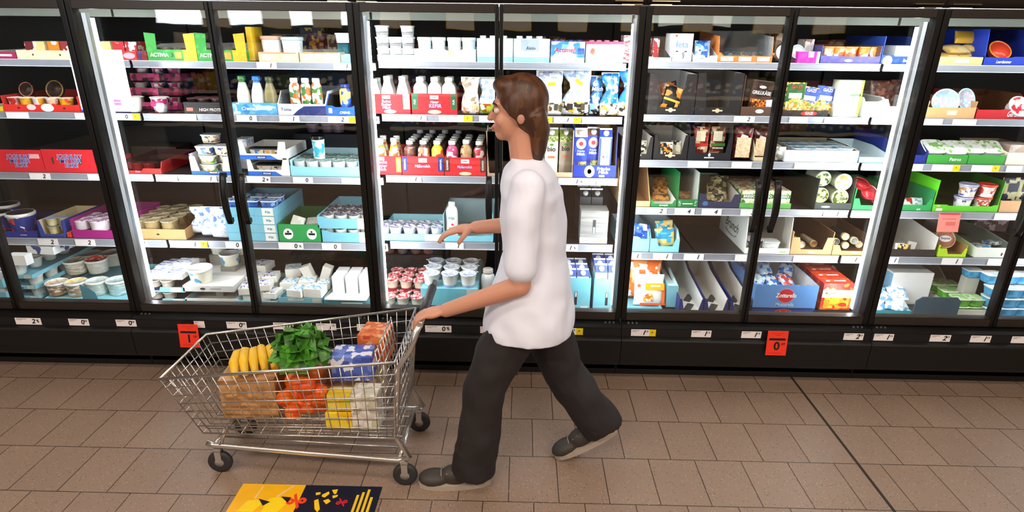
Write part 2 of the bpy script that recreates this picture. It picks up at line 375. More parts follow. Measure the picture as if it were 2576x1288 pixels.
    # small chrome hinge pins at the door foot
    for dx in (-.075, -.055, -.03, .03, .05, .07):
        for sx in (-1,) if m == 0 else (-1, 1):
            xx = sx*hw+(abs(dx) if sx < 0 else -abs(dx))
            if dx > 0: MB().box(xx-.004, xx+.004, -.02, -.012, .3165, .320, STEEL).build('hinge_pin', cab)
    # tags on the lower price rail
    for (px, wpx, dig, ex) in [(78, 64, '2', 'h'), (204, 50, '0', ''), (322, 50, '0', ''), (505, 26, '', ''), (598, 50, '0', ''), (715, 50, '0', ''), (822, 50, '1', ''), (924, 50, '0', ''),
            (1103, 66, '0', 'h'), (1233, 50, '1', ''), (1360, 66, '0', 'h'), (1425, 48, '1', 'y'), (1610, 46, '1', 'y'), (1764, 50, '1', ''), (1890, 50, '1', ''), (2148, 50, '2', ''),
            (2224, 50, '1', ''), (2367, 52, '2', ''), (2469, 52, '1', ''), (2572, 50, '', '')]:
        p = atY(px, 829+px*.0066-(0 if px > 0 else 0), -.049)
        if not (MODX[m] <= p.x < MODX[m+1]): continue
        e = atY(px+wpx/2, 829, -.049).x - atY(px-wpx/2, 829, -.049).x
        price_tag(cab, p.x-xm, .281, e, .036, dig, ex, -.0488, True)
    # the shelves of this cabinet, each a thing of its own
    for l in 'abcde'[:len(RAILS[m])]:
        zt, zb = ZR[m, l]; dp = .52
        sh = empty('display_shelf', (xm, .36, zt))
        tag(sh, f'black metal {shn(m,l)} with pale price rail in the {BAY[m]}', 'shelf', 'shelves inside the chiller cabinets')
        MB().box(-hw+.003, hw-.003, .006, dp, -.018, -.001, mat('17171A', .42)).box(-hw+.003, hw-.003, .02, .035, -.03, -.018, mat('202024', .4)).build('shelf_panel', sh)
        hr = zt-zb
        MB().prism([(.006, 0), (-.001, .001), (-.002, -.002), (.000, -.004), (.004, -hr+.004), (.000, -hr+.003), (-.001, -hr), (.006, -hr)], 'x', -hw+.001, hw-.001, RAILM).build('price_rail', sh)
        MB().box(-hw+.002, hw-.002, -.0022, -.001, -hr, -hr+.0035, RAILE).build('rail_lip', sh)
        zc = (zt+zb)/2
        for (px, wpx, dig, ex) in TAGS.get(l, []):
            p = atY(px, 644+ (644-644), .355); 
            # column found on the rail's own height
            yy = {'a': 165, 'b': 298, 'c': 450 if px < 1556 else 417, 'd': 617 if px < 1556 else 538, 'e': 652}[l]
            p = atY(px, yy, .355)
            if not (MODX[m]+.01 <= p.x < MODX[m+1]-.01): continue
            wd = atY(px+wpx/2, yy, .355).x - atY(px-wpx/2, yy, .355).x
            xl = max(-hw+wd/2+.003, min(p.x-xm, hw-wd/2-.003-(wd*.36 if ex == 'y' else 0)))
            price_tag(sh, xl, -hr/2, wd, hr-.005, dig, ex, -.0012)
# end wall of the row is outside the frame
def card(px, y0, y1, dig, cents, lab, slant):
    p0 = atY(px, y0, -.072); p1 = atY(px, y1, -.075); h_ = p0.z-p1.z; wd = .098
    o = MB().box(-wd/2, wd/2, -.0012, 0, -h_, 0, REDC).build('price_card'); o.location = (p0.x, -.074, p0.z); o.rotation_euler = (R(-6), 0, 0)
    tag(o, lab, 'price card', 'hanging red price cards')
    plate(o, 'black_band', 0, -h_*.34, wd*.8, h_*.09, INK, -.0018)
    text(o, dig, h_*.46, INK, (-.0, -.002, -h_*.63), .03); text(o, cents, h_*.14, INK, (wd*.3, -.002, -h_*.53), .02, name='price_cents')
    b = MB()
    for z, a, c in ((.1, -.3, .3), (.17, -.12, .14), (.9, -.35, .25)): b.box(wd*a, wd*c, -.0016, -.0012, -h_*z-.001, -h_*z, INK)
    b.build('small_print', o)
    MB().box(-.008, .008, .0002, .004, -.012, .004, mat('222222', .5)).build('clip', o)
card(472, 815, 871, '1', '19', 'red price card marked 1, the left one, hanging before the cart', 0)
card(1958, 832, 891, '0', '69', 'red price card marked 0, the right one, hanging under the chiller doors', 0)
# ------------------------------------------------------------------ product builders (meshes cached, every instance its own object)
PROTO = {}
def instance(key, maker, name, loc, rz=0, rx=0, ry=0):
    """maker() -> list of (part name, mesh, parent index or None); first copy of an Empty + parts"""
    if key not in PROTO: PROTO[key] = maker()
    root = empty(name, loc, rz); root.rotation_euler = (rx, ry, rz)
    made = []
    for pn, me, par in PROTO[key]:
        o = link(pn, me, root if par is None else made[par]); made.append(o)
    return root
def cup(loc, r=.034, h=.06, body=WHITE, band=None, lid=WHITE, lidcols=None, name='yogurt_cup', tab=True, rz=0, zb=.3, rim=None, waist=.76):
    bm_ = body if not isinstance(body, str) else mat(body, .35); bd = band and (band if not isinstance(band, str) else mat(band, .4))
    ld = pr(lidcols, 14, rough=.3, seed=len(lidcols[0])) if lidcols else (mat(lid, .3) if isinstance(lid, str) else lid)
    def mk():
        b = MB(); rb = r*waist
        b.lathe([(0, 0), (rb*.9, 0, 1), (rb, .003, 1), (rb+(r-rb)*zb, h*zb, 0), (r*.97, h*.93, 0), (r*1.04, h*.955, 0), (r*1.04, h*.985, 0), (0, h*.985)], [bm_, bd or bm_])
        a = b.mesh('cup_body')
        b = MB(); b.lathe([(0, h*.986), (r*1.07, h*.986), (r*1.07, h+.001), (r*.9, h+.0012), (r*.86, h-.0005), (0, h)], [ld])
        if tab: b.prism([(r*.8, -.006), (r*1.3, -.005), (r*1.34, 0), (r*1.3, .006), (r*.8, .008)], 'z', h*.99, h+.0008, ld)
        return [('cup_body', a, None), ('foil_lid', b.mesh('foil_lid'), None)]
    return instance(('cup', r, h, body, band, str(lid), str(lidcols), tab, zb, waist), mk, name, loc, rz)
def tub(loc, r=.055, h=.07, body=WHITE, lid=WHITE, label=None, name='plastic_tub', handle=False, rz=0, lidtop=None, rx=0, ry=0, sq=False):
    m0 = mat(body, .3) if isinstance(body, str) else body; m1 = mat(lid, .25) if isinstance(lid, str) else lid
    m2 = (label if not isinstance(label, str) else mat(label, .4)) if label else m0
    m3 = (lidtop if not isinstance(lidtop, str) else mat(lidtop, .3)) if lidtop else m1
    def mk():
        b = MB()
        if sq:
            b.loft([(0, 0, 0, r*.8, r*.8*sq, m0), (h*.12, 0, 0, r*.84, r*.84*sq, m2), (h*.8, 0, 0, r*.95, r*.95*sq, m0), (h*.92, 0, 0, r*.97, r*.97*sq, m0)], m0, 20, 5)
            a = b.mesh('tub_body'); b = MB()
            b.loft([(h*.88, 0, 0, r*1.02, r*1.02*sq, m1), (h*.97, 0, 0, r*1.03, r*1.03*sq, m1), (h, 0, 0, r*.99, r*.99*sq, m3), (h-.002, 0, 0, r*.9, r*.9*sq, m3)], m1, 20, 5)
        else:
            b.lathe([(0, 0), (r*.82, 0), (r*.84, h*.1, 1), (r*.94, h*.78, 0), (r*.97, h*.9, 0), (0, h*.9)], [m0, m2], seg=24)
            a = b.mesh('tub_body'); b = MB()
            b.lathe([(r*.97, h*.84), (r*1.04, h*.85), (r*1.05, h*.96), (r*1.0, h), (r*.93, h, 1), (r*.92, h-.004, 1), (0, h-.004, 1)], [m1, m3], seg=24)
        out = [('tub_body', a, None), ('lid', b.mesh('lid'), None)]
        if handle:
            b = MB(); b.tube([(r*1.06*math.cos(t), r*1.06*math.sin(t)*.95, h*.9+.012*math.sin(t)+.008) for t in [math.pi*i/10*-1 for i in range(11)]], .0028, m1, 6)
            out.append(('carry_handle', b.mesh('carry_handle'), None))
        return out
    return instance(('tub', r, h, str(body), str(lid), str(label), handle, str(lidtop), sq), mk, name, loc, rz, rx, ry)
def bottle(loc, r=.031, h=.175, body=WHITE, sleeve=None, cap=WHITE, name='drink_bottle', cone=False, rz=0, neck=None, capr=.6, tall=False):
    m0 = mat(body, .3) if isinstance(body, str) else body; m1 = (sleeve if not isinstance(sleeve, str) else mat(sleeve, .35)) if sleeve else m0
    m2 = mat(neck, .35) if neck else m0; mc = mat(cap, .3)
    def mk():
        b = MB()
        if cone: P = [(0, 0), (r*.95, 0, 1), (r, .006, 1), (r*.98, h*.45, 1), (r*.8, h*.62, 1), (r*.5, h*.82, 2), (r*.42, h*.92, 2), (r*.42, h*.93, 2), (0, h*.93)]
        elif tall: P = [(0, 0), (r*.93, 0, 1), (r, .008, 1), (r, h*.72, 1), (r*.93, h*.8, 1), (r*.66, h*.87, 0), (r*.45, h*.9, 0), (r*.45, h*.94, 0), (0, h*.94)]
        else: P = [(0, 0), (r*.93, 0, 1), (r, .008, 1), (r*.97, h*.3, 1), (r, h*.6, 1), (r*.95, h*.72, 1), (r*.75, h*.8, 0), (r*.52, h*.85, 0), (r*.5, h*.88, 0), (0, h*.9)]
        b.lathe(P, [m0, m1, m2]); a = b.mesh('bottle_body'); b = MB(); rc = r*capr
        b.lathe([(0, h*.885), (rc*1.02, h*.885), (rc*1.02, h*.91), (rc, h*.915), (rc, h*.985), (rc*.9, h), (0, h)], [mc], seg=16)
        return [('bottle_body', a, None), ('screw_cap', b.mesh('screw_cap'), None)]
    return instance(('bot', r, h, str(body), str(sleeve), cap, cone, neck, capr, tall), mk, name, loc, rz)
def carton(loc, w_=.065, h=.24, body=WHITE, top=None, cap=WHITE, name='milk_carton', flat=False, rz=0, d=None):
    m0 = mat(body, .4) if isinstance(body, str) else body; m1 = (mat(top, .4) if isinstance(top, str) else top) if top else m0; d = d or w_
    def mk():
        b = MB(); hb = h*.83
        b.box(-w_/2, w_/2, 0, d, 0, hb, m0); 
        b.prism([(0, hb), (d, hb), (d/2+.003, h*.965), (d/2-.003, h*.965)], 'x', -w_/2, w_/2, m1)
        b.box(-w_/2, w_/2, d/2-.003, d/2+.003, h*.955, h, mat(WHITE, .4)); a = b.mesh('carton_body')
        b = MB(); b.lathe([(0, -.002), (.0145, -.002), (.0145, .010), (.013, .013), (0, .013)], [mat(cap, .3)], seg=16)
        mt = Matrix.Translation((0, d*.22, hb+(h*.965-hb)*.46)) @ Matrix.Rotation(R(38), 4, 'X'); me = b.mesh('screw_cap'); me.transform(mt)
        return [('carton_body', a, None), ('screw_cap', me, None)]
    return instance(('car', w_, h, str(body), str(top), cap, d), mk, name, loc, rz)
def one(key, name, mk, loc, rz=0, rx=0, ry=0):
    if key not in PROTO: PROTO[key] = mk()
    return link(name, PROTO[key], None, loc, (rx, ry, rz))
def pouch(loc, w_=.13, h=.2, m=None, edge=WHITE, name='milk_pouch', rz=0, rx=0, ry=0, notch=.18, seed=0, low=None):
    """stand-up pouch: broad crimped top with a carrying notch on the left, belly at the foot"""
    m = m or mat(WHITE, .35); e = mat(edge, .4)
    def mk():
        b = MB(); hw = w_/2
        S_ = [(0, .88, .05), (.03, .96, .6), (.12, 1, 1), (.3, .97, .95), (.45, .9, .75), (.58, .80, .55), (.7, .80, .40), (.8, .92, .25), (.9, .98, .12), (1, .96, .03)]
        secs = [(h*z, (hw*notch*max(0, 1-abs(z-.62)/.25)), .03, hw*a-hw*notch*.5*max(0, 1-abs(z-.62)/.25), .032*t+.0015, (low or m) if z < .3 else m) for z, a, t in S_]
        b.loft(secs, m, 18, 2.1)
        b.box(-hw*.97, hw*.97, .0285, .0315, h*.965, h*1.02, e)
        return b.mesh(name)
    return one(('pouch', w_, h, m.name, low and low.name, edge, notch), name, mk, loc, rz, rx, ry)
def packet(loc, w_=.12, h=.16, d=.03, m=None, name='cheese_packet', rz=0, rx=0, ry=0, crimp=True, edge=None):
    m = m or mat(WHITE, .35); e = edge or m
    def mk():
        b = MB(); hw = w_/2
        b.loft([(0, 0, d/2, hw*.98, .0015, e), (h*.05, 0, d/2, hw*.97, d*.12, m), (h*.2, 0, d/2, hw*.93, d*.45, m), (h*.5, 0, d/2, hw*.92, d*.5, m), (h*.8, 0, d/2, hw*.93, d*.42, m), (h*.94, 0, d/2, hw*.97, d*.1, e), (h, 0, d/2, hw*.98, .0015, e)], m, 18, 3)
        return b.mesh(name)
    return one(('pkt', w_, h, d, m.name, e.name), name, mk, loc, rz, rx, ry)
def boxpack(loc, w_, d, h, m, name='food_box', rz=0, rx=0, ry=0, front=None, top=None, bev=.0015):
    def mk():
        b = MB(); b.box(-w_/2, w_/2, 0, d, 0, h, m, bev)
        me = b.mesh(name)
        if front or top:
            for mm in (front, top):
                if mm: me.materials.append(mm)
            for p in me.polygons:
                if front and p.normal.y < -.9 and p.area > w_*h*.5: p.material_index = 1
                if top and p.normal.z > .9 and p.area > w_*d*.5: p.material_index = len(me.materials)-1
        return me
    return one(('bx', w_, d, h, m.name, front and front.name, top and top.name), name, mk, loc, rz, rx, ry)
def tray(m, l, x0, x1, ytop, col, d=.36, Y=.372, side=None, cut=None, inner='D8D4CC', ybase=None, sidecol=None, backh=None, z=None, name='cardboard_tray', slope=.12, rz=0, t=.004, frontcol=None, bottom=True, right=None, yb=None, hh=None):
    """open shelf-ready box. x0,x1,ytop: front face as seen; side: px row of the side walls' top; cut: (left share, right share, px row of the cut)"""
    zb = ZR[m, l][0] if z is None else z
    yb_ = {'a': 152, 'b': 289, 'c': 442 if m < 3 else 408, 'd': 607 if m < 3 else 526, 'e': 778 if m < 3 else 640, 'f': 790}[l] if yb is None else yb
    X0 = atY(x0, yb_, Y).x; X1 = atY(x1, yb_, Y).x; w_ = X1-X0; h = max(.01, atY((x0+x1)/2, ytop, Y).z-zb)
    if hh: h = hh
    hs = h if side is None or hh else atY((x0+x1)/2, side, Y).z-zb
    hb = hs if backh is None else backh
    mo = mat(col, .6) if isinstance(col, str) else col; mi_ = mat(inner, .7) if isinstance(inner, str) else inner
    mf = (mat(frontcol, .6) if isinstance(frontcol, str) else frontcol) if frontcol else mo
    hw = w_/2; b = MB()
    if cut:
        a0, a1, yc = cut; hc = max(.008, atY((x0+x1)/2, yc, Y).z-zb); xa = -hw+w_*a0; xb = -hw+w_*a1; s_ = min(.015, h*.3)
        P = [(-hw, 0), (hw, 0)] + ([(hw, h), (xb+s_, h), (xb, hc)] if a1 < .995 else [(hw, hc)])
        P += [(xa, hc), (xa-s_, h), (-hw, h)] if a0 > .005 else [(-hw, hc)]
    else: P = [(-hw, 0), (hw, 0), (hw, h), (-hw, h)]
    b.prism(P, 'y', 0, t, mo, mf, mi_)
    sy = min(slope, d*.6)
    sp = [(t, 0), (d, 0), (d, hb), (sy, hs), (t, h)] if hs > h+.004 else [(t, 0), (d, 0), (d, hb), (t, min(h, hb) if hb < h else h)]
    b.prism(sp, 'x', -hw, -hw+t, mo, mo, mi_); b.prism(sp, 'x', hw-t, hw, mo, mi_, mo)
    b.prism([(-hw+t, 0), (hw-t, 0), (hw-t, hb), (-hw+t, hb)], 'y', d-t, d, mo, mi_, mo)
    if bottom: b.box(-hw+t, hw-t, t, d-t, .0005, .003, mi_)
    o = b.build(name, None, ((X0+X1)/2, Y, zb+.0004)); 
    if rz: o.rotation_euler = (0, 0, rz)
    o['_w'] = w_; o['_h'] = h
    return o
def W(o): return o['_w']
def Hh(o): return o['_h']
ORD = ['leftmost', 'second from left', 'third from left', 'fourth from left', 'fifth from left', 'sixth from left', 'seventh from left', 'eighth from left']
def sit(m, l, px, Y, dz=0):
    yb_ = {'a': 152, 'b': 289, 'c': 442 if m < 3 else 408, 'd': 607 if m < 3 else 526, 'e': 778 if m < 3 else 640, 'f': 790}[l]
    return Vector((atY(px, yb_, Y).x, Y, ZR[m, l][0]+dz))
def row(fn, m, l, pxs, Y, what, where, cat, group, rows=1, dy=.075, dz=.004, jit=.6, **kw):
    """a front row at the given columns and rows behind it; each instance its own thing"""
    names = ['front row', 'second row', 'third row', 'fourth row', 'fifth row']
    X = [sit(m, l, p, Y).x for p in pxs]; z = ZR[m, l][0]+dz
    for r_ in range(rows):
        for i, x in enumerate(X):
            o = fn((x+(random.uniform(-1, 1)*.002*jit), Y+r_*dy, z), rz=random.uniform(-.4, .4)*jit, **kw)
            n = ORD[i] if len(X) > 1 else 'single'
            if len(X) == 1: lab = f'{what} {where}' + (f', {names[r_]}' if rows > 1 else '')
            elif rows == 1: lab = f'{what}, {n} of {len(X)} {where}'
            else: lab = f'{what}, {n} in {names[r_]} {where}'
            tag(o, lab, cat, group)
def fz(l, m): return ZR[m, l][0]
# ------------------------------------------------------------------ the goods, bay by bay
def T(o, s, k, color, fx=0, fz_=.5, bold=.02, shear=0, wide=1, name='lettering', spacing=1):
    return text(o, s, Hh(o)*k, color, (W(o)*fx, -.0012, Hh(o)*fz_), bold, shear, wide, name=name, spacing=spacing)
def PL(o, name, fx, fz_, fw_, fh, color, oval=False, y=-.0006): return plate(o, name, W(o)*fx, Hh(o)*fz_, W(o)*fw_, Hh(o)*fh, color, y, oval)
def tg(o, lab, cat, group=None): return tag(o, lab, cat, group)
LBLUE = '7EC3D6'; LB2 = '6FB4CB'; NAVY = '1D2C6B'; RED = 'D8202A'; GREEN = '1E8A3C'; MAG = 'A01078'
SILV = mat('C9CBCF', .25, .6); DARKP = pr(['1A1214', '3A1820', '141018', '55202C'], 8, seed=1)
G = {}
# ---------- top shelf, far left bay
o = tray(0, 'a', -60, 44, 130, 'A3124E', side=128); tag(o, 'crimson cardboard tray at the left end of the top shelf', 'tray'); PL(o, 'white_scrawl', .1, .5, .6, .3, WHITE)
o = tray(0, 'a', 46, 182, 127, 'F5DFB8', side=124); tag(o, 'cream cardboard tray with two finger holes on the top shelf', 'tray')
for fx in (-.2, .3): PL(o, 'finger_hole', fx, .5, .03, .25, '2A1C12', True)
for i, (px, c) in enumerate(((75, '7A1C22'), (107, 'F0DA94'), (143, 'E28A1C'), (174, '9A2A2E'))):
    o = boxpack(sit(0, 'a', px, .42, .006), .056, .1, .075, pr([c, c, WHITE, c], 5, seed=i), 'snack_pack', top=mat(c, .4))
    tag(o, f"{['dark red','pale yellow','orange','wine red'][i]} snack pack standing in the cream tray, top shelf", 'pack', 'packs in the cream tray')
o = tray(0, 'a', 262, 346, 129, 'D92A1E', side=127); tag(o, 'orange red cardboard tray beside the white notice, top shelf', 'tray'); PL(o, 'cloud_logo', .28, .5, .35, .7, 'F2A8B8', True)
o = tray(0, 'a', 347, 372, 129, '7A1418', side=127); tag(o, 'narrow dark red tray beside the green trays, top shelf', 'tray'); PL(o, 'blue_stripe', -.2, .5, .3, 1, NAVY)
for i, (px, c) in enumerate(((242, '8A2228'), (272, 'E9CE84'), (305, 'C0303A'), (336, 'B02A30'))):
    o = boxpack(sit(0, 'a', px, .42, .006), .055, .1, .078, pr([c, c, 'E8D8D0', c], 5, seed=i+5), 'snack_pack', top=mat(c, .4))
    tag(o, f"{['maroon','straw yellow','bright red','brick red'][i]} snack pack behind the orange red tray, top shelf", 'pack', 'packs in the orange red tray')
for k, (x0, x1) in enumerate(((374, 498), (499, 622))):
    o = tray(0 if k == 0 else 1, 'a', x0, x1, 125+k, '2F9A3A', side=112, cut=None, z=ZR[1, 'a'][0] if k else None)
    tag(o, ['green and yellow yogurt tray with tall corner flaps, top shelf, left one', 'green and yellow yogurt tray right of the left thin door joint, top shelf'][k], 'tray', 'green and yellow yogurt trays')
    PL(o, 'yellow_panel', .36, .5, .28, 1, 'E9B41E'); w_, h_ = W(o), Hh(o)
    for sx, c in ((-1, '2F9A3A'), (1, 'E9B41E')):
        b = MB().prism([(sx*w_*.5, h_), (sx*w_*.5, h_*2.5), (sx*w_*.28, h_*2.4), (sx*w_*.30, h_)], 'y', 0, .004, mat(c, .6)); b.build('corner_flap', o)
    T(o, 'ACTIVIA', .46, WHITE, -.26, .5, .035); T(o, '3', .5, '102A18', .0, .5); PL(o, 'orange_square', .12, .5, .13, .6, 'EFA03A')
    row(cup, k, 'a', [x0+25+k, x0+55, x0+85, x0+112][:4], .41, 'brown yogurt cup', f'in the {"left" if not k else "right"} green and yellow tray', 'cup', f'cups in green yogurt tray {k}', body='6A5848', lid='8A7A6A', h=.055, lidcols=['57483C', 'B9A690', '3A2E28'])
# hanging white notice behind the left thick door joint
p = atY(238, 125, .20); p1 = atY(238, 280, .20); b = MB().box(-.125, .125, 0, .0012, -(p.z-p1.z), 0, mat(WHITE, .5)); o = b.build('paper_notice', None, (atY(237, 125, .2).x, .2, p.z))
tag(o, 'white paper notice with small pink pictures hanging inside the chiller', 'notice'); hn = p.z-p1.z
text(o, 'on', .035, '2A2C30', (.02, -.001, -hn*.14)); plate(o, 'edge_band', 0, -hn*.985, .25, .008, '4A50B8', -.0008)
for i, (zz, c) in enumerate(((.32, 'D88AA4'), (.44, 'D0607A'), (.5, 'B86080'), (.82, 'A81E5A'), (.87, '9A1A50'))): plate(o, 'picture', .055, -hn*zz, .035, hn*.045, c, -.0008)
plate(o, 'round_stamp', .09, -hn*.92, .014, .014, '5058A0', -.0008, True)
for zz in (.6, .65): plate(o, 'text_line', .05, -hn*zz, .03, .002, '8A8A90', -.0008)
# ---------- top shelf, left bay
for k, (x0, x1) in enumerate(((652, 752), (755, 856))):
    o = tray(1, 'a', x0, x1, 132, 'E3C9A6', side=130); tag(o, f"cream cardboard tray with white lettering, {['left','right'][k]} of two, top shelf", 'tray', 'cream trays on the top shelf')
    for fx in (-.24, .26): T(o, 'alpro', .72, WHITE, fx, .45, .04)
    PL(o, 'orange_stripe', .0, .92, .9, .1, 'E58A5A')
_t = tub(sit(1, "a", 684, .43, .005), .058, .125, WHITE, 'E8B49A', pr([WHITE, WHITE, 'E9D0C4', WHITE], 6, seed=3))
tg(_t, 'big white tub with pale orange rim in the left cream tray', 'tub')
tg(tub(sit(1, 'a', 738, .43, .005), .06, .12, 'E4EEF0', 'BFD4DC', pr([WHITE, 'D4E4EA', WHITE], 6, seed=4)), 'big bluish white tub between the cream trays, top shelf', 'tub')
tg(boxpack(sit(1, 'a', 790, .74, .003), .12, .1, .155, pr(['121C38', '1C2C50', '0E1428', 'C8A040'], 6, seed=6), 'dessert_box'), 'dark blue dessert box behind the right cream tray', 'box')
tg(boxpack(sit(1, 'a', 838, .74, .003), .045, .1, .12, pr(['C8B8A0', '4A4038', 'D8C8B0'], 6, seed=7), 'dessert_box'), 'slim beige dessert box behind the right cream tray', 'box')
o = tray(1, 'a', 858, 884, 138, '86CBD8', side=137, d=.06); tg(o, 'short light blue tray left of the middle thick joint, top shelf', 'tray')
tg(boxpack(sit(1, 'a', 868, .45, .004), .06, .1, .085, mat('1C6A7A', .4), 'dessert_box'), 'teal box standing left of the middle thick joint, top shelf', 'box')
tg(tub(sit(1, 'a', 867, .43, .09), .036, .045), 'small white tub on top of the teal box', 'tub')
for i, px in enumerate((633, 620)[:1]):
    o = boxpack(sit(1, 'a', 635, .40, .003), .03, .12, .155, mat('E3B81E', .5), 'tall_box'); tg(o, 'tall narrow yellow box left of the cream trays, top shelf', 'box')
# plastic film bag with red lining lying under the rail
# ---------- top shelf, middle bay
o = tray(2, 'a', 950, 1042, 138, 'B7E2EE', side=136); tg(o, 'pale light blue tray under the striped tub stacks, top shelf', 'tray')
STR = pr([WHITE, WHITE, '33363C', WHITE], 5, (0.2, .2, 9), seed=2)
for k, px in enumerate((966, 998, 1029)):
    for q in range(3 if k != 1 else 2):
        o = tub(sit(2, 'a', px, .45, .004+q*.052), .034, .052, WHITE, WHITE, STR); tg(o, f"white striped tub, {['bottom','middle','top'][q]} of the {['left','centre','right'][k]} stack, top shelf", 'tub', 'striped tubs stacked on the top shelf')
o = tray(2, 'a', 1043, 1197, 124, 'F2F2F0', side=122, cut=(.53, .74, 127)); tg(o, 'white tray of four white tubs with green lids, top shelf', 'tray')
b = MB().prism([(.005, Hh(o)*.9), (.045, Hh(o)*.9), (.025, Hh(o)*.45)], 'y', -.001, 0, mat('D8B896')); b.build('torn_triangle', o)
row(tub, 2, 'a', (1070, 1105, 1144, 1180), .42, 'white tub with green lid', 'in the white tray', 'tub', 'tubs with green lids', r=.034, h=.105, lid=WHITE, lidtop='8CC83C', label=mat('E6F2F8', .4), jit=.2)
for k, (x0, x1, y0) in enumerate(((1200, 1290, 97), (1292, 1382, 98))):
    o = tray(2, 'a', x0, x1, y0, pr(['F4F8FA', 'EAF4FA', 'F4F8FA', 'BFE4F2'], 4, seed=3+k), side=y0, inner=WHITE, frontcol=None); tg(o, f"white and pale blue bottle carton {['behind','right of'][k]} the middle thin door joint", 'carton', 'pale bottle cartons on the top shelf')
    PL(o, 'blue_foot', 0, .12, 1, .22, '9AD4EC')
    if k: PL(o, 'grey_window', -.05, .72, .5, .5, 'A8B8C4'); T(o, 'Aktiv', .2, '34404E', -.02, .6)
row(bottle, 2, 'a', (1216, 1240, 1268, 1306, 1330, 1356), .40, 'white drink bottle', 'in pale cartons', 'bottle', 'small bottles in pale cartons', r=.02, h=.115, cap='EEF2F4', capr=.75)
o = tray(2, 'a', 1385, 1470, 105, pr(['7AC0E8', '3E8AD8', 'A8DCF4', 'E4F4FA'], 4, seed=8), side=104, inner=WHITE); tg(o, 'light blue drink carton with red and blue lettering, top shelf', 'carton'); T(o, 'Actimel', .32, 'C2184A', -.1, .6, .02, .2); PL(o, 'blue_patch', .39, .55, .2, .3, '1C50B8'); PL(o, 'pale_foot', 0, .13, 1, .24, 'C4ECF4')
row(bottle, 2, 'a', (1397, 1414, 1434, 1454), .40, 'tiny drink bottle with navy cap', 'in the light blue carton', 'bottle', 'tiny bottles in light blue carton', r=.016, h=.10, cap='4A4A8A', capr=.8)
o = tray(2, 'a', 1473, 1567, 105, pr(['F2DCE2', 'F8F4F6', 'F4E8F0', 'F0A0AC'], 4, seed=9), side=104, inner='D42850'); tg(o, 'white and pink drink carton with red rim, top shelf', 'carton'); PL(o, 'pink_rim', 0, .94, 1, .12, 'E04068'); PL(o, 'blue_corner', .4, .4, .2, .8, '8AD0F0'); PL(o, 'red_fruit', -.32, .55, .12, .3, 'E8604A', True)
row(bottle, 2, 'a', (1486, 1504, 1523, 1545), .40, 'tiny drink bottle with pink cap', 'in the pink carton', 'bottle', 'tiny bottles in pink carton', r=.016, h=.10, cap='E890A4', capr=.8)
for k in range(3):
    o = boxpack(sit(2, 'a', 1577, .40, .003+k*.042), .042, .1, .040, pr([WHITE, WHITE, 'D8323A'], 6, (1, 1, 3), seed=k), 'small_box'); tg(o, f"small red and white box, {['bottom','middle','top'][k]} of the pile by the thick joint", 'box', 'pile of small red and white boxes')
# ---------- top shelf, right bay
o = tray(3, 'a', 1630, 1688, 143, WHITE, side=128, cut=(.25, .99, 145), inner='5A6066'); tg(o, 'white tray with a half open front at the left, top shelf', 'tray')
o = boxpack(sit(3, 'a', 1648, .45, .003), .03, .12, .10, pr(['B81C2C', WHITE, '9A1424'], 6, seed=4), 'small_box'); tg(o, 'red and white box in the white tray, top shelf right bay', 'box')
o = boxpack(sit(3, 'a', 1712, .38, .001), .100, .14, .125, mat(WHITE, .5), 'feta_box'); tg(o, 'white cheese box with blue lettering on the top shelf', 'box')
text(o, 'feta', .04, '7A9AD8', (0, -.001, .075), .02); text(o, '§', .03, '3A4A70', (.01, -.001, .03), .02, name='drawing'); plate(o, 'drawing', -.022, .045, .012, .006, '3A4048', -.0008); plate(o, 'drawing', .02, .045, .012, .006, '3A4048', -.0008); plate(o, 'orange_mark', -.03, .115, .01, .01, 'E8602A', -.0008)
o = tray(3, 'a', 1744, 1804, 140, WHITE, side=112, cut=(.3, .62, 148), inner='C4CCD0', slope=.16); tg(o, 'white tray with blue packs right of the white cheese box', 'tray')
o = packet(sit(3, 'a', 1768, .385, .003), .085, .10, .03, pr(['2A6ACA', '8AC4EC', WHITE, '1C3C9A'], 6, seed=5), rx=-.2); tg(o, 'blue and white cheese packet in the white tray, top shelf', 'packet')
o = tray(3, 'a', 1805, 1942, 133, 'E8833A', side=92, cut=(.1, .99, 141), inner='B8BCC0', sidecol=None, slope=.02, backh=.14); tg(o, 'orange fronted tray with tall silver grey walls, top shelf', 'tray')
b = MB().prism([(-W(o)*.5, Hh(o)), (-W(o)*.5, .135), (W(o)*.36, .145), (W(o)*.44, .05), (W(o)*.44, Hh(o)*.4), (-W(o)*.38, Hh(o)*.7)], 'y', .055, .058, FILM); b.build('clear_front', o)
for fx in (-.33, .0, .34): PL(o, 'white_label', fx, .35, .23, .45, WHITE)
for i, px in enumerate((1845, 1880, 1915)):
    q = packet(sit(3, 'a', px, .46, .01), .1, .07, .035, pr(['C8CCC8', WHITE, '98A8C0', '7A8078'], 6, seed=i), rx=-.9, rz=.3*i-.3); tg(q, f'silver grey cheese packet, {ORD[i]} of three in the orange fronted tray', 'packet', 'packets in the orange tray')
tg(boxpack(sit(3, 'a', 1957, .5, .003), .05, .1, .13, pr(['4A3A34', '8A6A50', 'C8B090'], 6, seed=3), 'small_box'), 'brown box left of the right thin door joint, top shelf', 'box')
for i, (px, c) in enumerate(((1962, '8CC4DC'), (1998, 'A8C8E0'))):
    q = tub(sit(3, 'a', px, .42, .035), .036, .035, WHITE, WHITE, lidtop=c, rx=R(70)); tg(q, f"round white cheese tub tipped {['left','right'][i]} of the right thin joint, top shelf", 'tub', 'tipped round tubs on the top shelf')
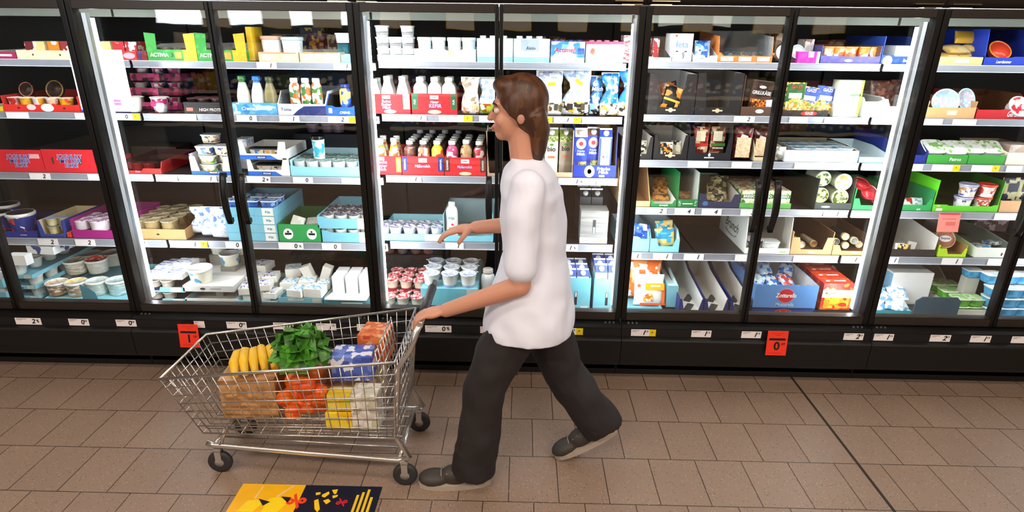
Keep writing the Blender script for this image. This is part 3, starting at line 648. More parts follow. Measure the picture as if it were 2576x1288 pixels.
o = tray(3, 'a', 2006, 2060, 130, 'D827A8', side=128); tg(o, 'magenta and white tray right of the right thin joint', 'tray'); PL(o, 'white_patch', .1, .75, .25, .5, WHITE); PL(o, 'white_end', .44, .5, .14, 1, WHITE)
tg(boxpack(sit(3, 'a', 2036, .44, .003), .05, .1, .11, pr(['E0D0C8', 'F0E4DC', '9A6A60'], 6, seed=3), 'small_box'), 'pale pink box in the magenta tray, top shelf', 'box')
o = tray(3, 'a', 2064, 2214, 141, '5A58A8', side=115, cut=(.07, .93, 142), inner='8A6450', slope=.0); tg(o, 'violet blue tray of orange cheeses on the top shelf', 'tray'); PL(o, 'white_logo', -.03, .4, .14, .36, WHITE, True)
for i, px in enumerate((2078, 2104, 2132, 2166, 2194)):
    q = tub(sit(3, 'a', px, .43, .006), .026 + (i == 2)*.006, .07, pr(['F0953A', WHITE, 'E86A2A', 'F8D8A0'], 6, seed=i), 'F2A44A', None, lidtop=WHITE, sq=.7); tg(q, f'orange and white cheese pack, {ORD[i]} of five in the violet tray', 'cheese pack', 'cheese packs in the violet tray')
o = tray(3, 'a', 2216, 2318, 139, '2A50B0', side=92, cut=(.33, .99, 142), inner='1C3E98', slope=.0); tg(o, 'tall royal blue tray with white disc on the top shelf', 'tray'); PL(o, 'white_disc', -.34, .35, .24, 1.1, WHITE, True); T(o, 'Bergader', .42, WHITE, .2, .4, .02, .2)
tg(boxpack(sit(3, 'a', 2278, .385, .018), .115, .1, .065, mat(WHITE, .5), 'white_box'), 'white box held in the royal blue tray', 'box')
# ---------- top shelf, far right bay
o = tray(4, 'a', 2362, 2472, 144, 'EBC58C', side=142); tg(o, 'tan tray heaped with beige cheese packs, far right top shelf', 'tray'); PL(o, 'white_logo', .03, .5, .32, .5, 'FFE9C4')
YEL = pr(['F2CE7C', 'F4DAA0', 'EEC060'], 4, rough=.3, seed=1)
for i, (px, dz, dx) in enumerate(((2395, .035, 0), (2440, .035, 0), (2415, .072, 0), (2455, .07, 0))):
    q = packet(sit(4, 'a', px, .44, dz), .115, .09, .04, YEL, rx=-1.25, rz=.1*i-.15); tg(q, f"beige cheese pack, {['lower left','lower right','upper left','upper right'][i]} on the tan tray", 'packet', 'beige packs on the tan tray')
tg(packet(sit(4, 'a', 2420, .47, .10), .10, .06, .03, mat('D9A93A', .3), rx=-.3), 'mustard yellow cheese pack on top of the beige ones', 'packet')
o = tray(4, 'a', 2476, 2600, 143, '1A3CB8', side=74, cut=(.02, .55, 145), inner='16309A', slope=.02); tg(o, 'tall deep blue tray cut by the right picture edge', 'tray'); T(o, 'Leerdammer', .5, WHITE, -.1, .4, .02, .2, .7)
tg(tub(sit(4, 'a', 2503, .425, .05), .052, .03, 'E8482A', 'F0902A', lidtop=pr(['E8402A', 'F4A030', 'C82A1C'], 7, seed=1), rx=R(50)), 'round red and orange cheese pack leaning in the blue tray', 'cheese pack')

# ---------- second shelf, far left bay
o = tray(0, 'b', -40, 12, 268, 'EFC81A', side=266); tg(o, 'yellow tray at the left edge of the second shelf', 'tray')
o = tray(0, 'b', 14, 204, 263, 'E22B20', side=242, cut=(.06, .94, 264), inner='B01E18', slope=.0); tg(o, 'red dessert tray with two white ovals, second shelf far left', 'tray')
PL(o, 'white_oval', .08, .55, .17, 1.1, WHITE, True); PL(o, 'white_oval', -.13, .6, .12, .8, 'F6D8DC', True)
for fx in (-.30, .30): PL(o, 'finger_hole', fx, .5, .03, .25, '3A0C0A', True)
for i, (px, c) in enumerate(((40, ['D83A34', WHITE, 'E8A8A8']), (75, ['F4B81E', 'F8C83A', 'F2A818']), (108, ['F4C02A', WHITE, 'F4B01E']), (142, ['F4C8A8', WHITE, 'E85A3A']), (175, ['F4B81E', 'F8D05A', 'E85A2A']))):
    q = cup(sit(0, 'b', px, .40, .004), .033, .062, body=pr(c, 4, seed=i), lid='F6E8D8', tab=False); tg(q, f'{["red","golden","yellow","peach","amber"][i]} dessert cup in the red tray with two ovals', 'cup', 'dessert cups in the red tray')
for i, (px, c) in enumerate(((77, 'A8645A'), (148, 'A08048'))):
    q = tub(Vector((atY(px, 230, .5).x, .5, atY(px, 222, .5).z-.01)), (.036, .044)[i], .03, '3A2820', c, lidtop=pr([c, 'C8B8A0', '5A3428'], 8, seed=i), rx=R(75)); tg(q, f"upright round lid, {['smaller brown','larger ochre'][i]} one above the red dessert tray", 'tub', 'upright tubs behind the red tray')
    MB().box(-.03, .03, -.02, .03, -.14, -.01, mat('1A1412')).build('dark_stand', q) if False else None
# second shelf, left bay
for i, px in enumerate((344, 408)):
    q = cup(sit(1, 'b', px, .40, .002), .040, .075, body=pr(['E8E6DA', 'E8E6DA', 'C02A6A', 'B8C0D8'], 5, seed=i+2), lid='E8E4D8', waist=.66); tg(q, f"white quark cup with pink square, {['left','right'][i]} of two, second shelf", 'cup', 'white quark cups with pink squares')
    plate(q, 'pink_square', -.012, .045, .022, .026, 'C0246A', -.0385)
o = boxpack(sit(1, 'b', 301, .40), .04, .12, .05, pr(['2A5AB8', '6AA0D8', '402048'], 6, seed=3), 'small_box'); tg(o, 'small blue box beside the notice, second shelf', 'box')
MG = pr(['A82858', '7A1E40', 'C8507A', '3A1424'], 5, seed=4)
for k in range(3):
    o = tray(1, 'b', 318+k*6, 462-k*3, 270-0, MG, side=262, Y=.50, d=.3, hh=.036, z=ZR[1, 'b'][0]+.002+k*.072, inner='4A1428', slope=.0, yb=285-k*40); tg(o, f"magenta pudding tray, {['bottom','middle','top'][k]} of the stack behind the quark cups", 'tray', 'stacked magenta pudding trays')
    for i, fx in enumerate((-.32, 0, .32)):
        q = cup((o.location.x+W(o)*fx, .535, o.location.z+.003), .030, .058, body=pr(['D8D0D0', 'B83A6A', 'E8E0E0'], 5, seed=i), lid='B0A0A8'); tg(q, f"pink and white pudding cup, {['left','centre','right'][i]} in the {['bottom','middle','top'][k]} magenta tray", 'cup', 'pudding cups in magenta trays')
o = tray(1, 'b', 466, 582, 258, '1B1718', side=256, inner='3A2028'); tg(o, 'black pudding tray with white capitals, second shelf', 'tray'); T(o, 'HIGH PROTEIN', .36, 'D8D4D0', .1, .35, .02, .1, .95); PL(o, 'red_flag', -.38, .38, .14, .3, 'D86A5A')
row(cup, 1, 'b', (488, 522, 556), .41, 'dark brown pudding cup', 'in the black tray', 'cup', 'pudding cups in black tray', rows=2, body='3A2A28', lid='5A3A3A', r=.036, h=.07)
o = tray(1, 'b', 588, 699, 259, pr(['4FA6DC', '4FA6DC', 'C4D4F0', '6AB4E2'], 3, (1, 1, 2), seed=2), side=258, inner='9A8A78'); tg(o, 'sky blue tray with white mountains holding sauce bottles', 'tray'); T(o, 'Crema', .42, WHITE, -.16, .5, .02, .35); PL(o, 'blue_disc', -.2, .45, .16, .9, '2E86CC', True, -.0003)
for i, (px, nk) in enumerate(((617, '2F7A34'), (655, '2A78C8'), (686, '3A4A1E'))):
    q = bottle(sit(1, 'b', px, .40, .004), .035, .19, ['E4E2D0', 'EAEAE6', '8A8058'][i], cap=nk, cone=True, neck=nk); tg(q, f"{['white sauce bottle with green neck','white sauce bottle with blue neck','olive sauce bottle with dark neck'][i]} in the sky blue tray", 'bottle', 'bottles in the sky blue tray')
o = tray(1, 'b', 701, 821, 262, WHITE, side=232, cut=(.02, .98, 262), inner='9AA0A8', slope=.06); tg(o, 'white and navy wave tray of white bottles, second shelf', 'tray')
b = MB().prism([(-W(o)*.2, .0), (W(o)*.5, .0), (W(o)*.5, Hh(o)*.86), (W(o)*.05, Hh(o)*.8), (-W(o)*.08, Hh(o)*.45)], 'y', -.001, 0, mat('27316E')); b.build('navy_wave', o); T(o, 'Toma', .4, '4A5A8A', -.33, .5)
for i, px in enumerate((748, 776, 803)):
    q = bottle(sit(1, 'b', px, .40, .004), .026, .175, 'E6E6DC', sleeve=pr(['E6E6DC', 'E6E6DC', '3E7A34', 'C86A2A'], 5, seed=i+2), cap='E8E8E4', neck='2F6A34', tall=True, capr=.7); tg(q, f'white dressing bottle with green neck, {ORD[i]} of three in wave tray', 'bottle', 'bottles in the wave tray')
o = tray(1, 'b', 822, 896, 266, '1E5FC0', side=240, cut=(.3, .85, 270), inner='3A3030', slope=.06); tg(o, 'royal blue tray with white arrow beside the middle thick joint', 'tray'); T(o, 'CREME', .34, WHITE, .12, .3, .02, .1); PL(o, 'white_arrow', -.36, .5, .12, .5, 'F4E0E0')
q = bottle(sit(1, 'b', 872, .40, .004), .028, .15, '1C3E9A', sleeve=pr(['1C3E9A', '2A5AC8', '183080', 'D8C86A'], 4, seed=1), cap='1A2A70', capr=.9, tall=True); tg(q, 'dark blue drink bottle standing in the royal blue tray', 'bottle')
# second shelf, middle bay
def paneltray(m, l, x0, x1, yt, lab, cat='tray', hole=True):
    o = tray(m, l, x0, x1, yt, 'E01F26', side=yt, inner='C01A20', d=.34); tg(o, lab, cat, 'red milk drink trays'); T
    if hole: PL(o, 'finger_hole', 0, .12, .3, .2, 'D8CFA8', True)
    return o
o = paneltray(2, 'b', 931, 1033, 237, 'red buttermilk drink tray of three bottles, second shelf'); T(o, 'Reine\nButter\nMilch', .2, '2A3C9C', -.08, .47, .045, name='lettering_shadow'); text(o, 'Reine\nButter\nMilch', Hh(o)*.2, WHITE, (-W(o)*.08, -.0016, Hh(o)*.475), .012)
PL(o, 'white_logo', -.08, .85, .2, .18, WHITE); T(o, 'müller', .1, RED, -.08, .85); PL(o, 'white_strip', .41, .62, .16, .75, WHITE)
row(bottle, 2, 'b', (943, 978, 1016), .41, 'white buttermilk bottle', 'in the red buttermilk tray', 'bottle', 'buttermilk bottles', rows=2, dy=.07, r=.034, h=.175, body='F2F2F2', sleeve=pr(['F4F4F2', 'F4F4F2', 'F4F4F2', 'E8C83A'], 4, seed=2), cap='EEF0F0', cone=True, capr=.5)
o = paneltray(2, 'b', 1037, 1150, 236, 'red and green kefir tray of three bottles, second shelf'); T(o, 'KEFIR', .26, '263A9A', .02, .4, .05, name='lettering'); text(o, 'KEFIR', Hh(o)*.25, 'F0D8E0', (W(o)*.02, -.0016, Hh(o)*.405), .004); T(o, 'Natur', .17, WHITE, .0, .6, .02, .3); PL(o, 'white_logo', 0, .83, .19, .18, WHITE); T(o, 'müller', .09, RED, 0, .83)
for sx in (-1, 1):
    PL(o, 'green_strip', sx*.43, .62, .13, .74, '2E6A44'); text(o, 'PUR', Hh(o)*.13, WHITE, (sx*W(o)*.43, -.0016, Hh(o)*.6), .02, rot=(0, R(-90), 0))
row(bottle, 2, 'b', (1060, 1096, 1131), .41, 'white kefir bottle', 'in the kefir tray', 'bottle', 'kefir bottles', rows=2, dy=.07, r=.034, h=.172, body='C8D0CC', sleeve='F6F4F4', cap='EEF0F0', capr=.55)
PB = lambda c, s_: pr(c, 6, rough=.25, seed=s_)
for i, (px, w_, h_, cols, lowc, lab) in enumerate((
    (1181, .10, .185, [WHITE, 'F6F2EA', 'A08868', 'F2EEE8'], ['E8C8A0', WHITE, 'B87850'], 'white pouch with tan corner, leftmost on the second shelf'),
    (1228, .115, .185, [WHITE, 'E8F0F8', '9AB4E0', WHITE], ['B8C03A', 'A8501E', WHITE, '9ABA3A'], 'white and pale blue pouch beside the thin door joint'),
    (1283, .10, .18, ['D8DCE8', '8A6A50', 'C8D0E4'], ['A8B03A', '8A5030', '7A3820'], 'brownish pouch half hidden by the head'),
    (1330, .095, .17, ['F0DE6A', 'F4E89A', 'E8D050', WHITE], ['E8C02A', '8A6A1E', WHITE], 'yellow vanilla pouch right of the head'),
    (1378, .145, .225, [WHITE, 'DCE4F6', WHITE, 'A8B4DC'], [WHITE, '4A4A1E', 'C88A5A', WHITE], 'large white milk pouch with slanted yellow sticker, left'),
    (1448, .145, .225, [WHITE, 'C4DCEC', WHITE, '9AB0D8'], [WHITE, 'E8B43A', '3A3428', WHITE], 'large white milk pouch with tilted yellow sticker, right'),
    (1500, .085, .205, ['2A7AB8', '1E5A98', WHITE], [WHITE, '2A2A24', '8ABEE0'], 'blue milk pouch squeezed behind the white ones'),
    (1531, .105, .225, ['2A80C4', '1E68B0', WHITE, '2A80C4'], [WHITE, 'E8B43A', '2A2A24', WHITE], 'blue and white milk pouch, left of two by the joint'),
    (1577, .105, .225, ['2A80C4', '1E68B0', '2A80C4', WHITE], [WHITE, 'E8B43A', '2A2A24', WHITE], 'blue and white milk pouch, right of two by the joint'))):
    q = pouch(sit(2, 'b', px, .372+.01*(i % 2)+(.04 if i == 6 else 0), .002), w_, h_, PB(cols, i), low=PB(lowc, i+3), notch=.30 if i > 3 else .12, rz=(-.25, .08, .1, -.1, .05, -.04, .1, .15, -.1)[i]); tg(q, lab, 'pouch', 'milk pouches on the second shelf')
    if i in (4, 5): plate(q, 'yellow_sticker', .012, h_*.72, .042, .018, 'F4E01A', .0115, rot=(0, (-.1, .6)[i-4], 0))
    if i in (7, 8, 6): text(q, 'Milch', .03, WHITE, (.005, .008, h_*.68), .01, .2)
    if i in (4, 5): plate(q, 'cow_patch', -.03, h_*.2, .03, .03, '2A241E', -.0065); plate(q, 'cow_patch', .035, h_*.2, .02, .035, '4A3A2E', -.0065)
# ---------- second shelf, right bay
def blacktray(m, l, x0, x1, yt, side, lab, inner='E8E6E2', cut=(.25, .75), col='1A1412', yc=None, emblem=True, d=.34):
    o = tray(m, l, x0, x1, yt, col, side=side, cut=(cut[0], cut[1], yc or yt+20), inner=inner, slope=.02, d=d); tg(o, lab, 'tray', 'black cheese trays')
    if emblem: plate(o, 'gold_emblem', 0, .022, .022, .022, 'C8B488', -.0008, True); plate(o, 'gold_band', 0, .022, .05, .007, 'D8C8A0', -.0012)
    return o
b1 = blacktray(3, 'b', 1627, 1744, 186, 186, 'tall black cheese tray with gold emblem, left of two, second shelf', cut=(.24, .72), yc=270)
q = packet(sit(3, 'b', 1682, .40, .02), .10, .13, .03, pr(['14100E', 'E8881E', '14100E', 'F2C86A'], 4, seed=5), rx=-.35, ry=.3); tg(q, 'black and orange cheese packet in the left black tray', 'packet'); plate(q, 'yellow_band', .0, .05, .09, .012, 'F2B03A', -.002)
q = packet(sit(3, 'b', 1690, .44, .02), .09, .14, .03, pr(['14100E', 'C8641E', '14100E', 'E8DCD0'], 4, seed=6), rx=-.25, ry=-.2); tg(q, 'second dark cheese packet leaning behind the orange one', 'packet')
b2 = blacktray(3, 'b', 1746, 1860, 184, 184, 'tall black cheese tray nearly empty, right of two, second shelf', cut=(.24, .74), yc=270, inner='B8B0A8')
q = packet(sit(3, 'b', 1796, .46, .01), .05, .04, .02, mat('E89A3A', .4), rx=-1.2); tg(q, 'flat orange packet lying in the nearly empty black tray', 'packet')
o = tray(3, 'b', 1862, 1956, 269, '5A3E2C', side=190, cut=None, inner='3A2018', slope=.0, backh=.2); tg(o, 'dark brown tray with white oval holding grill cheese boxes', 'tray'); PL(o, 'white_oval', .0, .5, .22, .45, WHITE, True)
BR = pr(['3A1E18', '2E1814', '4A2A20'], 4, seed=2)
for i, (px, Y, lab) in enumerate(((1904, .385, 'brown grill cheese box in front with flames, second shelf'), (1888, .49, 'second brown grill cheese box behind the front one'))):
    q = boxpack(sit(3, 'b', px, Y, .005), .105, .05, .165, BR, 'grill_cheese_box', top=mat('F0D8D8', .4), rz=-.12, ry=.1 if i == 0 else 0); tg(q, lab, 'box', 'brown grill cheese boxes')
    text(q, 'GRILLKÄSE', .024, WHITE, (0, -.001, .105), .02, wide=.8); plate(q, 'white_oval', .0, .135, .036, .014, WHITE, -.0008, True)
    plate(q, 'flame_picture', .0, .045, .098, .055, pr(['E8802A', '3A1E18', 'F2B84A', '8A3A18'], 14, seed=3), -.0006)
q = boxpack(sit(3, 'b', 1937, .378, .02), .05, .03, .055, pr([WHITE, 'EADCE4', '6A1E3A'], 3, seed=3), 'small_box'); tg(q, 'white and wine coloured small pack beside the grill cheese', 'box')
o = tray(3, 'b', 1968, 2082, 278, '1E1A16', side=277, inner='3A3028'); tg(o, 'low black tray with red oval lettering, second shelf', 'tray'); PL(o, 'red_oval', .08, .5, .36, .8, 'D8281E', True); T(o, 'GAZI', .6, WHITE, .08, .5, .03)
GZ = lambda c, s_: pr(c, 9, rough=.3, seed=s_)
for i, (px, w_, h_, c, lab, rz_) in enumerate(((1992, .10, .155, ['1E6A34', '1E6A34', 'E8C87A', 'F0B84A'], 'green cheese packet with red lettering, second shelf', 0), (2028, .11, .15, ['3A5AB0', '6A8AD0', 'E8B85A', 'F2D89A'], 'blue cheese packet leaning right, front of its row', .25), (2062, .11, .15, ['3A5AB0', '8AA4DC', 'E8C04A', 'F0DCA8'], 'blue cheese packet beside the pale green box', .2))):
    q = packet(sit(3, 'b', px, .385+.012*i, .004), w_, h_, .02, GZ(c, i+2), ry=rz_*.5, rz=-.1); tg(q, lab, 'packet', 'cheese packets in the low black tray')
    text(q, 'GAZI', .022, 'D8281E' if i == 0 else WHITE, (0, -.004, h_*.87), .03)
    plate(q, 'colour_panel', 0, h_*.74, w_*.82, h_*.42, '1E6A34' if i == 0 else '3A5AB0', -.001); plate(q, 'white_label', 0, h_*.6, w_*.6, h_*.16, WHITE, -.0022); plate(q, 'food_picture', 0, h_*.25, w_*.8, h_*.35, pr(['F2C060', 'F8E4B0', 'C88A3A', '8AA03A'], 12, seed=i), -.003)
q = boxpack(sit(3, 'b', 2126, .38, .0), .125, .06, .175, pr(['F4F6D8', 'F8F8F0', 'E4F0B8', 'F8F8F0'], 3, seed=2), 'large_box'); tg(q, 'tall pale yellow green box on the second shelf', 'box'); plate(q, 'green_edge', .056, .09, .012, .17, 'BEDC3A', -.0008); plate(q, 'green_leaf', .03, .105, .05, .012, '6AB85A', -.0008); plate(q, 'food_picture', .0, .05, .09, .05, pr([WHITE, 'F4F4E4', '8AC07A', 'E8A08A'], 12, seed=1), -.0008)
for k, (x0, x1) in enumerate(((2168, 2216), (2217, 2300))):
    o = tray(3, 'b', x0, x1, 253 if k == 0 else 250, WHITE, side=246, cut=(.2, .8, 268) if k else (.0, .7, 256), inner='B8B8B4', slope=.02); tg(o, f"white tray, {['narrow','wide'][k]} one right of the pale box, second shelf", 'tray', 'white trays on the second shelf')
for i in range(3): q = packet(sit(3, 'b', 2200+i*25, .52+.03*i, .004), .1, .16, .03, pr(['5A3428', '2A1A18', '8A5A48'], 7, seed=i)); tg(q, f'dark reddish sausage packet, {ORD[i]} of three behind the white trays', 'packet', 'dark packets behind white trays')
# second shelf, far right bay
o = tray(4, 'b', 2330, 2452, 270, 'D6A974', side=255, cut=(.06, .9, 271), inner='B88858', slope=.0); tg(o, 'tan tray of round blue cheeses, far right second shelf', 'tray'); PL(o, 'white_logo', .02, .5, .2, .4, 'F2DCC0')
for i, (px, rz_) in enumerate(((2362, -.2), (2412, .25))):
    q = tub(sit(4, 'b', px, .44, .063), .062, .045, 'B8D4E4', 'C4DCE8', lidtop=pr(['A8CCE4', 'E4F0F6', '9AC0DC', 'E8B0C0'], 8, seed=i), rx=R(72), rz=rz_); tg(q, f"round pale blue cheese tub, {['left','right'][i]} in the tan tray", 'tub', 'round blue cheese tubs')
o = tray(4, 'b', 2456, 2600, 275, 'C81E2A', side=240, cut=(.02, .42, 277), inner='7A4A2A', slope=.12); tg(o, 'red cheese tray cut by the right edge, second shelf', 'tray'); T(o, 'Geramont', .8, WHITE, .2, .5, .02, .3, .6)
q = tub(sit(4, 'b', 2556, .40, .03), .06, .05, WHITE, WHITE, lidtop=pr([WHITE, 'F8F0F0', 'D83040'], 3, seed=5), rx=R(55)); tg(q, 'round white cheese box with red mark in the red tray', 'cheese pack')
# ---------- third shelf, far left and left bays
for k, (x0, x1) in enumerate(((-60, 117), (119, 246))):
    o = tray(0, 'c', x0, x1, 377, 'D8202C', side=377, inner='2A0808', d=.30, backh=.045); tg(o, f"big red dessert carton with blue lettering, {['left','right'][k]} of two, third shelf", 'carton', 'big red dessert cartons')
    fx = .18 if k == 0 else .03
    T(o, 'JOGHURT\nMIT DER\nECKE', .24, 'C8CCE8', fx, .5, .06, .1, name='lettering_shadow'); text(o, 'JOGHURT\nMIT DER\nECKE', Hh(o)*.235, '26389A', (W(o)*fx, -.0018, Hh(o)*.5), .01, .1)
    if k: PL(o, 'finger_slot', -.31, .52, .04, .3, '4A3A2A'); PL(o, 'finger_slot', .22, .52, .06, .3, '4A3A2A')
    else: PL(o, 'white_logo', .4, .72, .14, .2, 'F0B0B4')
o = tray(1, 'c', 300, 408, 424, 'CC2018', side=408, cut=(.2, .55, 430), inner='3A0E0C', slope=.02); tg(o, 'low red torn tray on the third shelf, left bay', 'tray'); T(o, 'Zott', .5, '8A8AB0', -.05, .4, .02, .1)
row(cup, 1, 'c', (325, 352, 382), .44, 'red dessert cup', 'in the low torn tray', 'cup', 'dessert cups in the torn tray', body='7A1414', lid='4A1A1A', h=.04, r=.032)
o = boxpack(sit(1, 'c', 400, .74, .002), .26, .15, .07, mat('3A2A20', .6), 'brown_box'); tg(o, 'dark brown carton behind the low red tray, third shelf', 'box')
MIL = lambda i: pr([['E8E4D4', '2A3A7A', 'E8A84A', '7AA84A'], ['E8E4D4', 'C88A5A', '2A3A7A', 'E8D8B0'], ['E4E4DC', '3A4A8A', '5A9AC8', 'E8D8B0']][i % 3], 7, seed=i)
o = tray(1, 'c', 484, 582, 430, '1E68C8', side=388, cut=(.16, .86, 431), inner=WHITE, slope=.0, d=.3); tg(o, 'white and blue tray with stacked salad tubs, left of the door handles', 'tray'); T(o, 'MILRAM', .5, WHITE, .12, .5, .03) if Hh(o) < .1 else None
def milram(o, x):
    w_ = W(o); q = MB().prism([(-w_/2, .02), (-w_/2, .095), (-w_*.36, .095), (-w_*.28, .02)], 'y', -.0016, -.0004, mat(WHITE, .5)).prism([(w_/2, .02), (w_/2, .095), (w_*.36, .095), (w_*.30, .02)], 'y', -.0016, -.0004, mat(WHITE, .5)).build('white_cheek', o)
    plate(o, 'navy_logo', x, .012, .045, .012, '16285A', -.0018); text(o, 'MILRAM', .011, WHITE, (x, -.0024, .012), .03)
def salad(px, Y, z, i, lab, m=1, dark=False):
    q = tub(Vector((atY(px, 400, Y).x, Y, z)), .045, .046, 'E8E4D8', 'D8DCDC' if not dark else '2A2A30', MIL(i), sq=.75, lidtop='B8BCC0' if not dark else '1A1A1E'); tg(q, lab, 'tub', 'salad tubs on the third shelf'); return q
zc = ZR[1, 'c'][0]
milram(o, .012)
salad(527, .42, zc+.004, 0, 'salad tub at the bottom of the pile, third shelf left bay'); salad(527, .42, zc+.051, 0, 'salad tub second from the bottom of the pile'); salad(522, .42, zc+.098, 2, 'salad tub with clear lid third from the bottom'); salad(540, .50, zc+.145, 1, 'salad tub on the very top of the pile')
salad(572, .43, zc+.004, 1, 'salad tub at the bottom, behind the left handle'); salad(573, .43, zc+.051, 1, 'salad tub in the middle, behind the left handle'); salad(568, .43, zc+.098, 1, 'salad tub on top, behind the left handle')
for k, (ylo, yt, zz) in enumerate(((432, 398, 0), (390, 356, .084))):
    z = zc+zz
    x0, x1 = (626, 730) if k == 0 else (612, 726)
    o = tray(1, 'c', x0, x1, 398, WHITE, side=398, cut=(.14, .80, 428), inner='D8D8D4', slope=.12, d=.3, backh=.05, z=z if k == 0 else None); o.location.z = z+.0004
    tg(o, f"white salad tray with blue foot, {['lower','upper'][k]} of two right of the handle", 'tray', 'white salad trays')
    w_ = W(o); MB().prism([(-w_/2, 0), (w_*.32, 0), (w_*.16, .022), (-w_/2, .022)], 'y', -.0012, -.0002, mat('1E6AD0')).build('blue_foot', o); plate(o, 'navy_logo', -.01, .011, .05, .013, '16285A', -.0016); text(o, 'MILRAM', .011, WHITE, (-.01, -.0022, .011), .03)
    for i, px in enumerate((655, 690)[:2]):
        q = salad((px+ (12 if k == 0 else 0)), .44, z+.004, i+2*k, f"salad tub with black lid, {['left','right'][i]} in the {['lower','upper'][k]} white tray", dark=True)
tg(boxpack(Vector((atY(600, 350, .48).x, .48, zc+.004)), .07, .1, .175, pr(['D8D8D4', '9AB0C8', 'E8E4D8'], 6, seed=2), 'white_box'), 'pale box standing between the two handles, third shelf', 'box')
o = tray(1, 'c', 733, 905, 418, '8FD2E6', side=404, cut=(.08, .92, 421), inner='B8E0EA', slope=.0); tg(o, 'light blue tray of white yogurt cups, third shelf left bay', 'tray')
row(cup, 1, 'c', (757, 789, 822, 856, 889), .405, 'white yogurt cup', 'in the light blue tray, third shelf', 'cup', 'yogurt cups on the third shelf', rows=3, dy=.078, r=.036, h=.075, body='F2F4F4', band='58BCD8', lidcols=['8AB0AC', '5A8A8A', 'C8D0C8'], waist=.8, zb=.25)
q = tub(Vector((atY(803, 384, .43).x, .43, zc+.082)), .034, .12, 'E8E8DC', '16161A', pr(['3AA8C8', 'E8E8DC', '3AA8C8', 'C8E8C8'], 4, seed=3), lidtop='0E0E12'); tg(q, 'tall yogurt cup with black muesli lid standing on the cups', 'cup')
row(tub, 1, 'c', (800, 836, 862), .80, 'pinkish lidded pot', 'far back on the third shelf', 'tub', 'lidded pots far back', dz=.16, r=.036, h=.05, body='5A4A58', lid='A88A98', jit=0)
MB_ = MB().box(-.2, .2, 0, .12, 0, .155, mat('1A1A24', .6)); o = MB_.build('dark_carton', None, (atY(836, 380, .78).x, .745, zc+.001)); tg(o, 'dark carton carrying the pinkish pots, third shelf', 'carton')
# third shelf, middle bay
zc2 = ZR[2, 'c'][0]
o = paneltray(2, 'c', 928, 1011, 393, 'red tray with orange strip, fruit buttermilk, third shelf', hole=False); T(o, 'Frucht\nButter\nMilch', .24, '2A3C9C', -.10, .48, .05, name='lettering_shadow'); text(o, 'Frucht\nButter\nMilch', Hh(o)*.24, 'E8D8E8', (-W(o)*.10, -.0016, Hh(o)*.485), .008)
PL(o, 'white_logo', -.1, .86, .2, .2, WHITE); T(o, 'müller', .1, RED, -.1, .86); PL(o, 'orange_strip', .42, .55, .15, .8, 'F09A1E'); text(o, 'FRUCHT', Hh(o)*.15, WHITE, (W(o)*.42, -.0018, Hh(o)*.55), .02, rot=(0, R(-90), 0))
o = paneltray(2, 'c', 1013, 1117, 394, 'red milk drink tray with two navy strips, third shelf', hole=False); T(o, 'Müllermilch', .22, '2A3C9C', -.01, .48, .05, wide=.78, name='lettering_shadow'); text(o, 'Müllermilch', Hh(o)*.22, 'E8E0F0', (-W(o)*.01, -.0016, Hh(o)*.485), .006, wide=.78)
PL(o, 'white_logo', 0, .8, .2, .22, WHITE); T(o, 'müller', .11, RED, 0, .8)
for sx in (-1, 1): PL(o, 'navy_strip', sx*.43, .6, .13, .78, '2A2C7C'); text(o, 'ORIGINAL', Hh(o)*.13, WHITE, (sx*W(o)*.43, -.0016, Hh(o)*.58), .02, rot=(0, R(-90), 0))
o = paneltray(2, 'c', 1119, 1222, 397, 'red milk drink tray with two brown strips, third shelf'); T(o, 'Müllermilch', .22, '2A3C9C', -.01, .48, .05, wide=.78, name='lettering_shadow'); text(o, 'Müllermilch', Hh(o)*.22, 'E8E0F0', (-W(o)*.01, -.0016, Hh(o)*.485), .006, wide=.78)
PL(o, 'white_logo', 0, .8, .2, .22, WHITE); T(o, 'müller', .11, RED, 0, .8)
for sx in (-1, 1): PL(o, 'brown_strip', sx*.43, .6, .13, .78, '5A3428'); text(o, 'SCHOKO', Hh(o)*.13, WHITE, (sx*W(o)*.43, -.0016, Hh(o)*.58), .02, rot=(0, R(-90), 0))
row(bottle, 2, 'c', (963, 996), .42, 'yellow fruit milk bottle', 'in the orange strip tray', 'bottle', 'fruit milk bottles', rows=2, dy=.07, r=.031, h=.178, body='E8E0C8', sleeve=pr(['F6F2DC', 'F0C020', 'F4F0E4', 'E8782A'], 5, seed=2), cap='EEF0F0', cone=True, capr=.55)
q = bottle(sit(2, 'c', 937, .42, .004), .031, .175, 'E0D8C8', sleeve=pr(['F2EEE4', 'C8402A', 'F2EEE4'], 5, seed=1), cap='EEF0F0', cone=True, capr=.55); tg(q, 'red and white fruit milk bottle beside the thick joint', 'bottle')
BC = [['6A4238', '8A5A4A', 'E0D0C0'], ['6A4238', 'B87A5A', 'E8D8C8'], ['F0C820', 'E8D86A', 'C85A2A'], ['D84A7A', 'F0D8E4', 'B83A6A'], ['B89468', 'C8A880', '5A3A28'], ['5A3A34', 'C83A4A', 'E8D8D8']]
BN = ['chocolate milk bottle', 'brown nougat milk bottle', 'yellow banana milk bottle', 'pink strawberry milk bottle', 'beige coffee milk bottle', 'dark cherry milk bottle']
for i, px in enumerate((1034, 1068, 1102, 1139, 1174, 1206)):
    q = bottle(sit(2, 'c', px, .42, .004), .031, .168 + (.006 if i == 4 else 0), BC[i][0], sleeve=pr(BC[i], 5, seed=i), cap='EEF0F0', capr=.58); tg(q, f"{BN[i]} in the front row, third shelf", 'bottle', 'milk drink bottles, front row')
